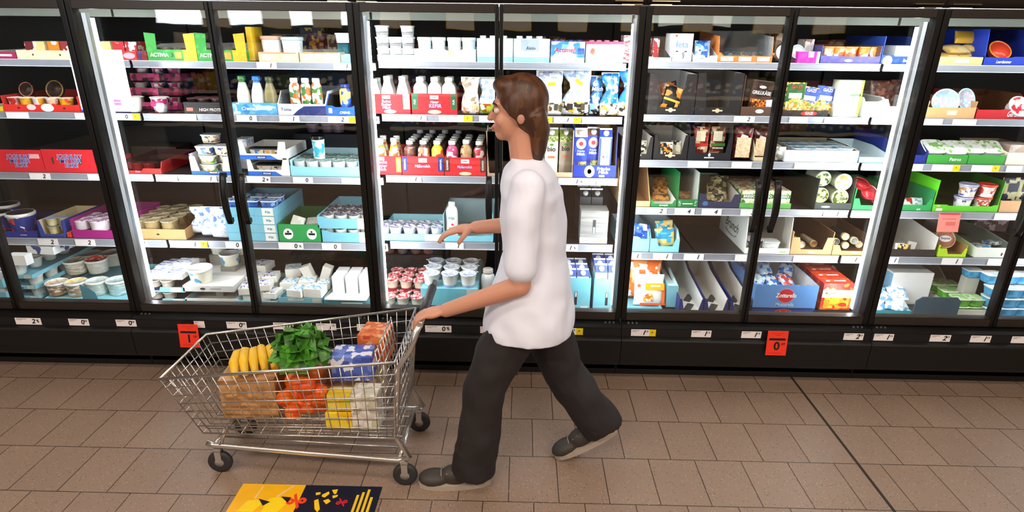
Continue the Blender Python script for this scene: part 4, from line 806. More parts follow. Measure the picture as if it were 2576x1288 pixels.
for r_ in range(1, 6):
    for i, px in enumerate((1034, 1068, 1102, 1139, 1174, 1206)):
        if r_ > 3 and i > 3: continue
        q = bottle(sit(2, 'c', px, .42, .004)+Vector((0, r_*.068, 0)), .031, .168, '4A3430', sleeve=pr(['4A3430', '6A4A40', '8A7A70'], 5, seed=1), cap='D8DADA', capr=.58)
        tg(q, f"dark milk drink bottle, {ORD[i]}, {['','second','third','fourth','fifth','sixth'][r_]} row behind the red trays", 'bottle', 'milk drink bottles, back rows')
# cartons of milk by the head
o = tray(2, 'c', 1226, 1300, 330, 'B8A088', side=318, inner='6A5A4C', cut=(.06, .94, 436), slope=.02, d=.3); tg(o, 'tall brown carton frame left of the head, third shelf', 'carton')
for i, px in enumerate((1244, 1275, 1305, 1335)):
    q = carton(sit(2, 'c', px, .40, .005), .063, .235, pr(['C8C0A8', 'D8D0B8', '8AA060', 'E8E0D0'], 4, seed=i), '6A5A44'); tg(q, f'beige green milk carton, {ORD[i]} of four behind the head', 'milk carton', 'beige milk cartons')
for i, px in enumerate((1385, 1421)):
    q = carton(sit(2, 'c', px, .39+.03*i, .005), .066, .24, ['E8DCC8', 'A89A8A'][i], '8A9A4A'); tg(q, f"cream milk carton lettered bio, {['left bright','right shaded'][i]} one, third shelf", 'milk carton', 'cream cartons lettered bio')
    text(q, 'bio', .034, '3A3A34', (0, -.001, .135), .03); plate(q, 'green_oval', 0, .158, .022, .012, '5A8A2A', -.001, True); plate(q, 'red_words', 0, .095, .035, .012, 'C87A5A', -.001); plate(q, 'green_top', 0, .185, .064, .025, pr(['8AA04A', 'C8D0A0', '5A7A2A'], 18, seed=1), -.0008)
o = tray(2, 'c', 1364, 1440, 434, 'D8B898', side=330, inner='8A6A50', slope=.02, d=.26); tg(o, 'brown tray around the two cream bio cartons', 'tray')
o = tray(2, 'c', 1441, 1549, 416, '2038A0', side=322, inner='8A6448', slope=.03, d=.3); tg(o, 'blue fresh milk tray with bear shield, third shelf', 'tray')
PL(o, 'white_shield', -.12, .5, .24, .95, WHITE, True); PL(o, 'red_bear', -.12, .5, .10, .4, 'D8303A', True); T(o, 'Frische\nMilch', .36, WHITE, .2, .58, .03, .1); PL(o, 'white_bar', .17, .14, .13, .16, WHITE)
for i, (px, z, Y) in enumerate(((1458, 0, .392), (1488, 0, .43), (1519, 0, .392))):
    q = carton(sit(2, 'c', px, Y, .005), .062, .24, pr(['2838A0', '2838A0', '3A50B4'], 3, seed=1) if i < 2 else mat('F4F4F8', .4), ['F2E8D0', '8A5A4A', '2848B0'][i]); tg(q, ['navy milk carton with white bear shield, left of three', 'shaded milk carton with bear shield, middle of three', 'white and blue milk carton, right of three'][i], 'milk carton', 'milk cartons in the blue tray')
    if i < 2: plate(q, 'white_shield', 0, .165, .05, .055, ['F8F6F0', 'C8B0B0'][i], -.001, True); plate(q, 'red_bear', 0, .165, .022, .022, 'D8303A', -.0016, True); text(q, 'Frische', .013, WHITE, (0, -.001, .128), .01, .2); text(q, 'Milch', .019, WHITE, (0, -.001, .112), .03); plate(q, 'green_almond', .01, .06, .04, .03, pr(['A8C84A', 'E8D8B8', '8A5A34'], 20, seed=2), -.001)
    else: plate(q, 'blue_edge', .027, .1, .008, .19, '2848B0', -.0008); plate(q, 'blue_edge', -.027, .1, .008, .19, '2848B0', -.0008); plate(q, 'red_drop', -.008, .1, .01, .012, 'E84A4A', -.0008); plate(q, 'blue_drop', .008, .1, .01, .01, '5A7AD8', -.0008)
# third shelf, right bay
for k, (x0, x1, yt) in enumerate(((1560, 1638, 345), (1642, 1726, 340))):
    o = blacktray(3, 'c', x0, x1, yt, yt, f"black cheese tray with pale inside, {['left','right'][k]} of two, third shelf", inner='C8C4BC', cut=(.16, .82), yc=388)
    for i in range(2):
        q = packet(sit(3, 'c', (x0+x1)/2-8+22*i, .41+.04*i, .01), .07, .075, .025, pr([['E8E4D8', '1A1612', 'E88A2A'], ['C8C0A8', '2A241E', 'E8E0C8']][i], 6, seed=i+k), rx=-.3); tg(q, f"white and black cheese wedge, {['front','rear'][i]} in the {['left','right'][k]} black tray", 'packet', 'cheese wedges in black trays')
o = blacktray(3, 'c', 1728, 1836, 344, 318, 'black tray with white bird sign holding red and green sausage bags', inner='1E1A1A', cut=(.18, .86), yc=385, col='121018', emblem=False); plate(o, 'white_bird', .0, .028, .012, .018, WHITE, -.0008, True); plate(o, 'white_line', 0, .014, .05, .005, WHITE, -.0008)
for i, (px, c, c2) in enumerate(((1758, 'C8281E', 'E8D8B8'), (1800, '3A7A2A', 'E8E4C8'))):
    q = packet(sit(3, 'c', px, .40+.01*i, .012), .085, .15, .035, pr([['7A2018', 'A8382A', 'E8C8A0'], ['5A3A24', '8A2A20', 'C8A888']][i], 5, rough=.2, seed=i)); tg(q, ['red sausage bag with cream window, left in bird tray', 'green banded sausage bag, right in bird tray'][i], 'bag', 'sausage bags in the bird tray')
    plate(q, 'cream_window', -.005, .105, .045, .05, c2, .000); plate(q, 'colour_band', 0, .062, .07, .014, c, -.003); text(q, 'FROMAGES' if i else 'SALAMI', .011, WHITE, (0, -.0035, .045), .03)
for i, px in enumerate((1863, 1912)):
    q = packet(sit(3, 'c', px, .385, .004), .10, .165, .04, pr(['4A1418', '7A2A24', '3A1012'], 7, rough=.15, seed=i), rz=-.05); tg(q, f"wine red grated cheese bag with window, {['left','right'][i]} of two, third shelf", 'bag', 'grated cheese bags')
    plate(q, 'cheese_window', .0, .062, .07, .10, pr(['E8C8A0', 'F0D8B8', 'D8B088'], 20, seed=2), -.0045); plate(q, 'white_mark', 0, .115, .035, .02, 'D8D0CC', -.004, rot=(0, .3, 0))
o = tray(3, 'c', 1895, 1942, 386, 'D8C8A0', side=330, inner='E8DCC0', slope=.08, cut=(.0, .7, 396)); tg(o, 'cream tray behind the grated cheese bags by the thin joint', 'tray')
o = tray(3, 'c', 1972, 2156, 379, WHITE, side=374, inner='A8906A', d=.34); tg(o, 'long low white tray of flat white tubs, third shelf', 'tray')
for r_ in range(3):
    for i, px in enumerate((1996, 2034, 2072, 2110, 2138)[:4]):
        q = tub(sit(3, 'c', px, .43, .03)+Vector((.02, r_*.09, 0)), .043, .032, 'D8E0E4', 'C8D4DC', sq=.9, lidtop=pr(['C8D8E0', '8AB4C8', 'E8ECEE', '4A8AB0'], 6, seed=i)); tg(q, f"flat white blue tub, {ORD[i]}, {['front','middle','rear'][r_]} row, long white tray", 'tub', 'flat tubs in the long white tray')
q = packet(sit(3, 'c', 1963, .38, .0), .05, .07, .03, pr(['E8E8E4', 'C8CCC8', '8A8A80'], 6, seed=3)); tg(q, 'small white bag beside the right door joint, third shelf', 'bag')
o = tray(3, 'c', 2160, 2246, 396, '9AD4E2', side=382, inner='D8E8EC', slope=.2, d=.4); tg(o, 'small light blue tray beside the long white tray', 'tray')
o = tray(3, 'c', 2248, 2330, 380, '1C2C84', side=356, inner='141E5A', slope=.1, d=.42, cut=(.1, .9, 390)); tg(o, 'navy blue tray behind the far right thick joint', 'tray')
# third shelf, far right bay
for k, (x0, x1) in enumerate(((2328, 2432), (2434, 2526))):
    o = tray(4, 'c', x0, x1, 390, '3EA23A', side=388, inner=WHITE, z=ZR[4, 'c'][0]); tg(o, f"green fronted tray of white cheese packs, {['left','right'][k]} of two, third shelf", 'tray', 'green fronted trays on the third shelf'); T(o, 'Patros' if not k else '', .5, WHITE, .2, .5, .02, .1)
    for i, fx in enumerate((-.28, .28)):
        q = tub((o.location.x+W(o)*fx, .43, o.location.z+.045), .06, .04, WHITE, 'F4F6F2', sq=.9, lidtop=pr([WHITE, 'D8E8C8', WHITE, '8AC06A'], 6, seed=i+k), rx=R(35)); tg(q, f"tilted white cheese pack, {['left','right'][i]} in the {['left','right'][k]} green tray", 'cheese pack', 'white packs in green trays')
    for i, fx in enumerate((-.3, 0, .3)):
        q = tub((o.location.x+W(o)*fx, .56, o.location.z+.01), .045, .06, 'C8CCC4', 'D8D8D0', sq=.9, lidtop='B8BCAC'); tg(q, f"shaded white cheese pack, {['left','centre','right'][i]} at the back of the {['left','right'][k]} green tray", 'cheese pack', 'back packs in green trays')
o = tray(4, 'c', 2530, 2640, 385, 'F4E4D4', side=378, inner='C8A888', slope=.1); tg(o, 'pale tray cut by the right edge, third shelf', 'tray')
q = boxpack(sit(4, 'c', 2560, .43, .01), .12, .1, .08, pr([WHITE, 'F4E8DC', 'E8D0C0'], 4, seed=3), 'white_box'); tg(q, 'white pack in the pale tray at the right edge', 'box')
# ---------- fourth shelf, far left bay
o = tray(0, 'd', -40, 96, 582, '1A2C8A', side=580, inner='12205A'); tg(o, 'navy tray of big yogurt buckets, fourth shelf far left', 'tray'); T(o, 'almette', .36, 'C8D0F0', .27, .4, .02, .1); PL(o, 'white_patch', -.2, .5, .07, .6, WHITE)
BK = pr(['2A3A8A', 'E8E8EC', 'D8442A', '2A3A8A'], 3, seed=3)
for i, (px, Y) in enumerate(((12, .46), (72, .45), (-25, .6), (45, .62))):
    q = tub(sit(0, 'd', px, Y, .004), .066, .115, BK, 'E8E8E4', BK, lidtop='3A3438', handle=True); tg(q, f"large yogurt bucket with carry handle, {['front left','front right','rear left','rear right'][i]} on the fourth shelf", 'bucket', 'large yogurt buckets')
o = tray(0, 'd', 106, 166, 556, '24419A', side=556, cut=(.2, .98, 590), inner='C8B890', slope=.0, d=.3); tg(o, 'blue carton with a window of stacked beige cups', 'carton'); MB().box(-.06, .06, -.001, 0, 0, .008, mat(NAVY)).build('foot_strip', o)
for i in range(2):
    for k in range(2):
        q = cup((o.location.x-.012+.055*k, .41, o.location.z+.012+.045*i), .027, .043, body='D8CC9C', lid='8A94B0'); tg(q, f"beige cup, {['lower','upper'][i]} {['left','right'][k]} in the blue carton window", 'cup', 'beige cups in the blue carton')
o = boxpack(sit(0, 'd', 178, .375, .002), .022, .06, .028, mat('E0402A', .5), 'small_box'); tg(o, 'tiny orange red box at the foot of the blue carton', 'box')
o = tray(0, 'd', 188, 318, 578, MAG, side=553, cut=(.16, .98, 580), inner='7A0C5A', slope=.0); tg(o, 'magenta tray of white and magenta cups, fourth shelf', 'tray')
row(cup, 0, 'd', (212, 262, 309), .42, 'white and magenta yogurt cup', 'in the magenta tray', 'cup', 'cups in the magenta tray', rows=2, dy=.1, r=.047, h=.088, body='F0E8EC', band='B01884', lidcols=['F0E8F0', 'C060A8', '8A2A78', 'F4F0F4'], zb=.35, waist=.82)
# fourth shelf, left bay
o = tray(1, 'd', 338, 470, 577, 'B98A58', side=574, inner='8A6238', d=.42); tg(o, 'brown kraft tray of golden glass cups, fourth shelf', 'tray'); PL(o, 'small_mark', -.02, .5, .06, .18, '3A2414', True)
row(cup, 1, 'd', (352, 394, 436), .42, 'golden brown yogurt cup', 'in the kraft tray', 'cup', 'golden cups in the kraft tray', rows=4, dy=.09, r=.042, h=.092, body=pr(['9A8458', 'A8926A', '8A7448'], 6, seed=1), lidcols=['A8987A', 'C8BC9C', '8A7A5A'], tab=False, waist=.86)
for i, (px, Y) in enumerate(((512, .46), (535, .43), (566, .39))):
    q = pouch(sit(1, 'd', px, Y, .002), .125, .175, PB(['C8D8F0', 'E4EEF8', '7A9AD0', 'EEF4FA'], i+2), low=PB(['F0F4FA', 'DCE6F4', 'F4F6FA'], 1), notch=.25, rz=(.5, .35, .2)[i], ry=.1); tg(q, f"pale blue milk pouch, {ORD[i]} of three leaning together, fourth shelf", 'pouch', 'pale blue milk pouches')
    plate(q, 'green_ring', .01, .045, .022, .016, '7A9A8A', -.009, True); plate(q, 'ring_inside', .01, .045, .016, .011, 'F0F4F8', -.0094, True)
FR = lambda o, fx, k=.62: (PL(o, 'white_label', fx, .5, .22, .9, 'E8EAE4'), T(o, 'frija', k*.62, '3A8A9A', fx, .5, .02))
for k in range(4):
    o = tray(1, 'd', 577-k*1, 701, 586, LB2, side=586, inner='5A98AC', d=.42); o.location.z = fz('d', 1)+.0004+k*(Hh(o)+.001)
    tg(o, f"light blue flat tray, {['lowest','second','third','top'][k]} of four stacked, fourth shelf", 'tray', 'flat light blue trays in a stack'); FR(o, .36)
    zt_ = o.location.z+Hh(o)
for i, px in enumerate((592, 637, 680)):
    for r_ in range(2):
        q = tub(Vector((atY(px, 520, .42).x, .42+.09*r_, zt_-.018)), .041, .05, '2A62B8', 'D8E4F0', pr(['2A62B8', '3A7AD0', '1C4A98', '8AB4E8'], 6, seed=i), sq=.85, lidtop=pr(['7AA8D8', 'C8DCF0', '2A5AA8'], 8, seed=i)); tg(q, f"small blue square tub, {['left','middle','right'][i]}, {['front','rear'][r_]} row, on the stack", 'tub', 'blue tubs on the tray stack')
o = tray(1, 'd', 704, 807, 565, '16984A', side=563, inner='0E6A34', d=.34); tg(o, 'bright green egg tray with two white round badges', 'tray')
for fx in (-.27, .3): PL(o, 'white_badge', fx, .45, .24, .62, WHITE, True); PL(o, 'green_figure', fx, .45, .16, .12, '16984A'); PL(o, 'green_leaf', fx, .58, .05, .12, '16984A', True)
for i, (px, Y, rr) in enumerate(((750, .42, (-.5, .3)), (789, .46, (-1.1, -.1)))):
    q = boxpack(sit(1, 'd', px, Y, .075), .07, .022, .055, pr(['EFEFE8', 'E4E0D4', 'F4F4F0'], 5, seed=i), 'egg_pack', rx=rr[0], ry=rr[1], bev=.008); tg(q, ['white rounded pack tumbled on the green tray, left', 'cream ribbed pack tilted on the green tray, right'][i], 'pack', 'packs on the green tray')
for k, (yt, zz) in enumerate(((579, 0), (541, .078))):
    o = tray(1, 'd', 812-8*k, 922, 581, LB2, side=579, cut=(.18, .98, 586), inner='8AC4D4', d=.4, slope=.0, z=None); o.location.z = fz('d', 1)+.0004+zz
    tg(o, f"light blue cup tray, {['lower','upper'][k]} of two by the middle thick joint", 'tray', 'light blue cup trays'); PL(o, 'white_label', .42, .45, .16, .9, 'E8EAE4')
    for r_ in range(3 if k else 1):
        for i, px in enumerate((828, 860, 893, 921)[:4]):
            x = atY(px, 600-40*k, .405).x; q = cup((x, .408+r_*.074, o.location.z+.004), .0335, .068, body='E4E2D4', band='2A3A8A', lidcols=['3A3A5A', 'C8C8C0', '2A2A4A', '8A8A98'], zb=.28); tg(q, f"cream cup with navy foot, {ORD[i]}, {['front','second','third'][r_]} row, {['lower','upper'][k]} tray", 'cup', 'cream cups with navy feet')
# fourth shelf, middle bay
o = tray(2, 'd', 955, 1113, 589, '86CCDC', side=587, inner='A8DCE8', d=.36); tg(o, 'light blue tray of purple cups, fourth shelf middle bay', 'tray'); PL(o, 'white_end', .36, .5, .28, 1, 'E8ECEC')
row(cup, 2, 'd', (965, 998, 1032, 1066, 1101), .41, 'white and purple cup', 'in the light blue tray', 'cup', 'white and purple cups', rows=2, dy=.075, r=.034, h=.066, body='F0F0F4', band='5A2E98', lidcols=['F0F0F4', 'E4E8E8', '6A3AA8', 'D8E0D8'], zb=.3, jit=.3)
q = bottle(sit(2, 'd', 1136, .395, .003), .035, .225, 'E4DCDC', sleeve=pr(['F0E8E8', 'F4ECEC', 'F0E4E4'], 3, seed=1), cap='F4F4F4', tall=True, capr=.55); tg(q, 'tall white drink bottle with red fruit, fourth shelf', 'bottle'); text(q, 'frija', .024, '4A9AA8', (0, -.0365, .135), .02); plate(q, 'red_fruit', .006, .095, .016, .014, 'D82A3A', -.0365, True); plate(q, 'red_fruit', -.006, .075, .02, .006, 'D85A5A', -.0365); plate(q, 'red_fruit', .006, .06, .014, .006, 'D85A5A', -.0365)
o = tray(2, 'd', 1116, 1240, 592, '7CC4D8', side=541, inner='A8C4CC', cut=(.16, .8, 594), slope=.0, d=.34); tg(o, 'light blue tray with curved corner holding the white bottle', 'tray')
row(carton, 2, 'd', (1270, 1303, 1336), .40, 'pale milk carton', 'behind the torso', 'milk carton', 'milk cartons behind the torso', w_=.064, h=.235, body='E4E8EC', top='C8D4E4', jit=.05)
q = carton(sit(2, 'd', 1383, .385, .012), .068, .225, pr(['E8ECF0', 'C8D0D8', 'F0F4F4'], 5, seed=4), 'C8D4D8'); tg(q, 'white milk carton with grey print right of the torso', 'milk carton')
o = tray(2, 'd', 1356, 1404, 592, 'E8ECE8', side=590, inner='A8ACAC', d=.3); tg(o, 'low white tray under the carton right of the torso', 'tray'); PL(o, 'green_mark', .2, .5, .3, .5, 'C8DC7A')
b = MB(); q = atY(1458, 607, .372); q1 = atY(1527, 607, .372); w_ = q1.x-q.x
b.box(-w_/2, w_/2, 0, .11, 0, .182, pr(['8A8A88', '7A7A7A', '96948E'], 2, (.3, .3, 9), seed=2), .002)
o = b.build('milk_case', None, ((q.x+q1.x)/2, .374, fz('d', 2)+.001)); tg(o, 'grey cardboard milk case with a tall slot, fourth shelf', 'case'); plate(o, 'slot', .0, .095, .016, .075, '1A2024', -.001); plate(o, 'carton_seen_through', .0, .075, .010, .035, 'B8C8D0', -.0015); plate(o, 'white_foot', 0, .018, w_, .034, 'E4E6DC', -.0008); plate(o, 'yellow_dot', w_*.3, .019, .018, .012, 'E8DC5A', -.0012); plate(o, 'small_print', -w_*.15, .018, .05, .004, '7A8A8A', -.0012)
for r_ in range(3):
    for i, px in enumerate((1467, 1496)):
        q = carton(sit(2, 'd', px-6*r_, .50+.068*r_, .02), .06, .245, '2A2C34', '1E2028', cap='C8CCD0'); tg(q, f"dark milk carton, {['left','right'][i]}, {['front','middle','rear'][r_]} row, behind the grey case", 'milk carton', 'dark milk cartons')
# fourth shelf, right bay
for k, (x0, x1) in enumerate(((1558, 1584), (1586, 1634))):
    o = tray(3, 'd', x0, x1, 506, 'D8B078', side=436, inner='A87A48', slope=.14, d=.42); tg(o, f"tall brown cardboard tray, {['narrow left','wide right'][k]} one at the right thick joint", 'tray', 'tall brown trays')
o = tray(3, 'd', 1636, 1700, 503, '18823C', side=492, cut=(.12, .84, 513), inner='E8ECE4', slope=.3, d=.42); tg(o, 'green cheese tray with white lettering, fourth shelf', 'tray'); T(o, 'spreegold', .3, WHITE, 0, .25, .03)
o = tray(3, 'd', 1702, 1754, 502, '14743A', side=436, cut=(.0, .01, 502), inner='C8CCC4', slope=.02, d=.42); tg(o, 'tall green patterned tray with white lines, fourth shelf', 'tray'); PL(o, 'white_words', 0, .45, .5, .12, 'D8ECDC'); PL(o, 'white_leaves', -.38, .5, .1, .7, pr(['14743A', 'C8E8D0'], 30, seed=1)); PL(o, 'white_leaves', .38, .5, .1, .7, pr(['14743A', 'C8E8D0'], 30, seed=2))
for i in range(3):
    q = packet(sit(3, 'd', 1662+i*3, .45+.07*i, .01), .11, .04+.04*i, .03, pr(['A8642A', 'C88A3A', '5A3A1E'], 6, seed=i), rx=-.7); tg(q, f"amber cheese packet, {['front','middle','rear'][i]} in the green lettered tray", 'packet', 'amber cheese packets')
q = packet(sit(3, 'd', 1724, .48, .01), .08, .05, .03, pr(['C8A078', 'A87A50'], 6, seed=1), rx=-.6); tg(q, 'light brown cheese packet in the tall green tray', 'packet')
o = tray(3, 'd', 1756, 1857, 489, '18244A', side=478, cut=(.22, .8, 508), inner='C8C4B8', slope=.2, d=.40); tg(o, 'navy cheese tray with round emblem, fourth shelf', 'tray'); PL(o, 'round_emblem', -.34, .3, .14, .35, '3A6A9A', True)
for i in range(3):
    q = packet(sit(3, 'd', 1796+i*8, .44+.05*i, .01), .12, .05+.045*i, .035, pr(['4A4A3A', 'B8A878', '2A2C34', 'E0D8A8'], 6, seed=i+1), rx=-.5); tg(q, f"olive cheese packet, {['front','middle','rear'][i]} in the navy tray", 'packet', 'olive cheese packets')
BRS = pr(['C8E078', 'F4F8E0', '3A8A3A', 'E8F0B8', 'F0D8C8'], 8, seed=3)
o = tray(3, 'd', 1859, 1988, 512, '5AA84A', side=510, inner='C8A868', d=.36); tg(o, 'low green tray of soft cheese boxes behind the right handles', 'tray')
for i, px in enumerate((1880, 1922, 1964)):
    q = boxpack(sit(3, 'd', px, .382, .006), .078, .28, .085, BRS, 'soft_cheese_box', top=pr(['D8C8A0', '8A9A6A', 'E8E0D0', 'C84A4A'], 8, seed=1)); tg(q, f"green and white soft cheese box, {ORD[i]} of three behind the handles", 'box', 'soft cheese boxes'); plate(q, 'green_band', .0, .055, .08, .02, '1E6A2E', -.0008); text(q, 'BRESSO', .018, WHITE, (0, -.0014, .055), .03)
o = tray(3, 'd', 2048, 2140, 511, '2A3430', side=450, cut=(.04, .06, 511), inner='1A201E', slope=.0, backh=.12, d=.42); tg(o, 'black green tray of stacked round cheese rolls', 'tray'); PL(o, 'white_words', -.2, .4, .25, .3, 'C8D4CC', True)
for i, (px, py) in enumerate(((2071, 500), (2117, 500), (2078, 458), (2125, 460))):
    p = atY(px, py, .385); q = tub((p.x, .395, p.z), .0455, .16, 'D8DCC8', 'D8E0C0', lidtop=pr([['DCE88A', 'F4F8C8', '6A7A2A'], ['D8E48A', 'F0F4C0', '5A6A2A'], ['C8DC9A', 'E8F0D0', '3A6A3A'], ['A8CCE8', 'E8F0F4', 'E89A5A']][i], 7, (1, 1, 1), seed=i), rx=R(90)); 
    q.location.y = .395+.15; tg(q, f"round cheese roll lying on its side, {['lower left','lower right','upper left','upper right'][i]} of four", 'cheese roll', 'round cheese rolls')
o = tray(3, 'd', 2144, 2232, 500, '35B45C', side=474, cut=(.22, .98, 517), inner='1C7A3A', slope=.0, d=.32); tg(o, 'mid green tray of red round packs, left of the thick joint', 'tray'); T(o, 'apti', .22, WHITE, .12, .15, .03)
for i, (px, py, rr) in enumerate(((2180, 488, R(50)), (2208, 503, R(80)), (2166, 470, R(30)))):
    p = atY(px, py, .42); q = tub((p.x, .42+.01*i, p.z), .042, .028, 'A81E28', 'C8202C', lidtop=pr(['A81824', 'C83A40', 'E8C8C8', '7A1018'], 8, seed=i), rx=rr, rz=.2*i); tg(q, f"round red snack pack, {['left','right','upper'][i]} one in the mid green tray", 'snack pack', 'round red packs')
o = tray(4, 'd', 2262, 2342, 502, '1F9E52', side=480, cut=(.02, .82, 516), inner='15804A', slope=.0, d=.34); tg(o, 'green snack tray right of the thick joint, fourth shelf', 'tray'); T(o, 'apti', .22, WHITE, .1, .15, .03)
for i, px in enumerate((2282, 2312)):
    q = packet(sit(4, 'd', px, .41, .012), .07, .05, .03, pr([['E86A7A', WHITE, 'C8303A'], ['D8ECF0', WHITE, '8ABCC8']][i], 6, seed=i), rx=-.5); tg(q, ['pink and white snack pack in the green tray', 'pale blue snack pack in the green tray'][i], 'packet', 'packs in the green snack tray')
o = tray(4, 'd', 2346, 2510, 516, '5ECC1E', side=455, cut=(.24, .9, 519), inner='2A6A14', slope=.0, d=.40, right=1); tg(o, 'large bright green display box of meat salad tubs', 'display box'); PL(o, 'white_slip', -.40, .25, .1, .4, 'E8F4D8'); PL(o, 'round_picture', -.42, .8, .07, .2, 'E8B8A0', True)
for i, (px, k) in enumerate(((2417, 0), (2465, 0), (2420, 1), (2467, 1))):
    p = sit(4, 'd', px, .41, .006+k*.068); q = tub(p, .042, .066, 'F0EEF0', ['B8B8D8', 'E8503A'][i % 2], pr([[WHITE, '4A5AB0', 'E8E0D8', 'C88A5A'], [WHITE, 'D84A34', 'F0E4DC', 'C8503A']][i % 2], 7, seed=i)); tg(q, f"{['blue','red'][i%2]} and white meat salad tub, {['lower','upper'][k]} row, bright green box", 'tub', 'meat salad tubs')
o = tray(4, 'd', 2514, 2600, 506, 'D8A878', side=504, inner='8A6040', d=.3); tg(o, 'tan tray at the right edge, fourth shelf', 'tray')
for i, px in enumerate((2528, 2566)):
    q = packet(sit(4, 'd', px, .42, .02), .09, .15, .03, pr([['D8D0B0', '2A3048', 'C8C49A'], ['C8C8A0', '1E2438', 'D8D8B0']][i], 4, seed=i)); tg(q, f"olive and navy cheese bag, {['left','right'][i]} in the tan edge tray", 'bag', 'bags in the tan edge tray'); plate(q, 'navy_label', .01, .1, .05, .045, '1E2840', -.001)
# ---------- fifth shelf, right bay
for k, (x0, x1) in enumerate(((1556, 1631), (1633, 1706))):
    o = tray(3, 'e', x0, x1, 601, '86D0E0', side=584, cut=(.30, .78, 620) if k else None, inner='C8E4EC', slope=.05, d=.34); tg(o, f"light blue cheese tray, {['left','right'][k]} of two, fifth shelf", 'tray', 'light blue trays on the fifth shelf')
q = packet(sit(3, 'e', 1606, .40, .02), .12, .13, .05, pr(['2A6AD8', '4A8AE8', WHITE, '1C4CB0'], 4, rough=.2, seed=2), ry=.15, rx=-.1); tg(q, 'blue and white grated cheese bag by the right thick joint', 'bag')
q = packet(sit(3, 'e', 1566, .44, .02), .08, .12, .04, pr(['1C3CA0', '2A2C50', 'C8C8B8'], 4, seed=2)); tg(q, 'navy cheese bag behind the right thick joint', 'bag')
for i in range(2):
    q = packet(sit(3, 'e', 1672, .40+.05*i, .02), .11, .10+.03*i, .04, pr(['F0D070', '3AB0D8', 'F4DC90', '2A9AC8'], 4, rough=.2, seed=2+i), rx=-.1, ry=-.1); tg(q, f"cyan and yellow sliced cheese bag, {['front','rear'][i]} in the right light blue tray", 'bag', 'cyan and yellow bags')
b = MB().prism([(-.03, .0), (.02, -.035), (.035, -.025), (-.02, .03)], 'y', 0, .002, mat(WHITE)); q = b.build('white_flap', q, (-.01, -.012, .075))
o = tray(3, 'e', 1872, 1985, 625, 'F0F0EA', side=549, inner='D8D4CC', cut=None, slope=.02, backh=.15, d=.44); tg(o, 'large white spread box with slanted side lettering, fifth shelf', 'display box'); text(o, 'Brunch', .075, '1E5A34', (-W(o)/2-.001, .24, .085), .015, .3, rot=(0, 0, R(-90))); PL(o, 'green_word', .35, .4, .15, .3, 'A8C86A'); T(o, 'Brunch', .6, '4A8A6A', -.3, .4, .0, .2)
b = MB(); b.tube([(-W(o)/2-.001, .24-.09*math.cos(t), .048-.018*math.sin(t)) for t in [math.pi*i/10 for i in range(11)]], .002, mat('1E5A34'), 6); b.build('underline', o)
for i, (px, Y) in enumerate(((1933, .42), (1890, .46))):
    q = tub(sit(3, 'e', px, Y, .006), .042, .055, 'E8ECEC', 'D0D8D8', pr(['E8ECEC', '3A8AC8', 'D8E0D8', '8ABA6A'] if i == 0 else ['2A3A6A', 'E8E8E8', '1A2A5A'], 6, seed=i), lidtop='D8DCDC', sq=.85); tg(q, ['white and blue spread tub in the white box', 'navy and white spread tub at the left inside the white box'][i], 'tub', 'spread tubs in the white box')
for k, (x0, x1, yt, sd, cut) in enumerate(((1987, 2090, 598, 584, (.24, .78, 628)), (2092, 2204, 618, 606, (.2, .99, 632)))):
    o = tray(3, 'e', x0, x1, yt, 'D2A06A', side=sd, cut=cut, inner='6A4A34', slope=.0, d=.44); tg(o, f"tan tray of cheese rolls in foil, {['left','right'][k]} of two, fifth shelf", 'tray', 'tan trays on the fifth shelf'); plate(o, 'pale_word', 0, .014, .03, .008, 'F0DCC0', -.0008)
for i, (px, py, k) in enumerate(((2019, 617, 0), (2021, 630, 0), (2056, 632, 0), (2128, 596, 1), (2132, 621, 1), (2173, 627, 1), (2150, 606, 1), (2108, 612, 1))):
    p = atY(px, py, .43); z = max(p.z, fz('e', 3)+.022); q = tub((p.x, .43+.15+.02*(i % 3), z), .019, .15, '2A2C34' if k else 'D8C8A8', 'E8D8A8', lidtop=['F0E8D8', 'F4ECD8', 'D89A5A', 'E8D89A', 'F0E8D0', 'F0D8B0', '8A8A80', '5A5A58'][i], rx=R(90)); tg(q, f"cheese roll seen end on, {ORD[i if not k else i-3]} in the {['left','right'][k]} tan tray", 'cheese roll', 'cheese rolls in tan trays')
# fifth shelf, far right bay
o = tray(4, 'e', 2236, 2352, 628, '2A2422', side=596, inner='D8D4CC', slope=.0, backh=.15, d=.40, cut=(.04, .8, 628)); tg(o, 'dark fronted tray with tall white walls, fifth shelf', 'tray')
for i, (px, c) in enumerate(((2264, 'F4F4F0'), (2290, 'F0F0EC'))):
    q = boxpack(sit(4, 'e', px-4, .40+.03*i, .006), .045, .01, .055, mat(c, .6), 'white_card', rx=-.1, ry=.2*i); tg(q, f"white cardboard divider, {['left','right'][i]} in the dark fronted tray", 'card', 'white dividers')
q = packet(sit(4, 'e', 2274, .385, .014), .07, .045, .03, pr(['3A2A20', 'E8B86A', '1A1412', 'F0D8A0'], 9, seed=2)); tg(q, 'small brown antipasti pack in the dark fronted tray', 'packet')
o = tray(4, 'e', 2360, 2430, 626, 'B8E01E', side=618, inner='A87A4A', cut=(.35, .85, 640), slope=.0, d=.22); tg(o, 'lime green tray with a round cheese pack', 'tray')
p = atY(2383, 612, .40); q = tub((p.x, .43, p.z), .058, .03, 'C88A6A', 'C89878', lidtop=pr(['E8D0C0', 'C88A70', WHITE, 'B87A60'], 6, seed=2), rx=R(66), rz=-.1); tg(q, 'round brown and white cheese pack standing in the lime tray', 'cheese pack'); plate(q, 'white_oval', 0, 0, .07, .04, WHITE, 0, True, rot=(R(-90), 0, 0)).location = (0, 0, .0305)
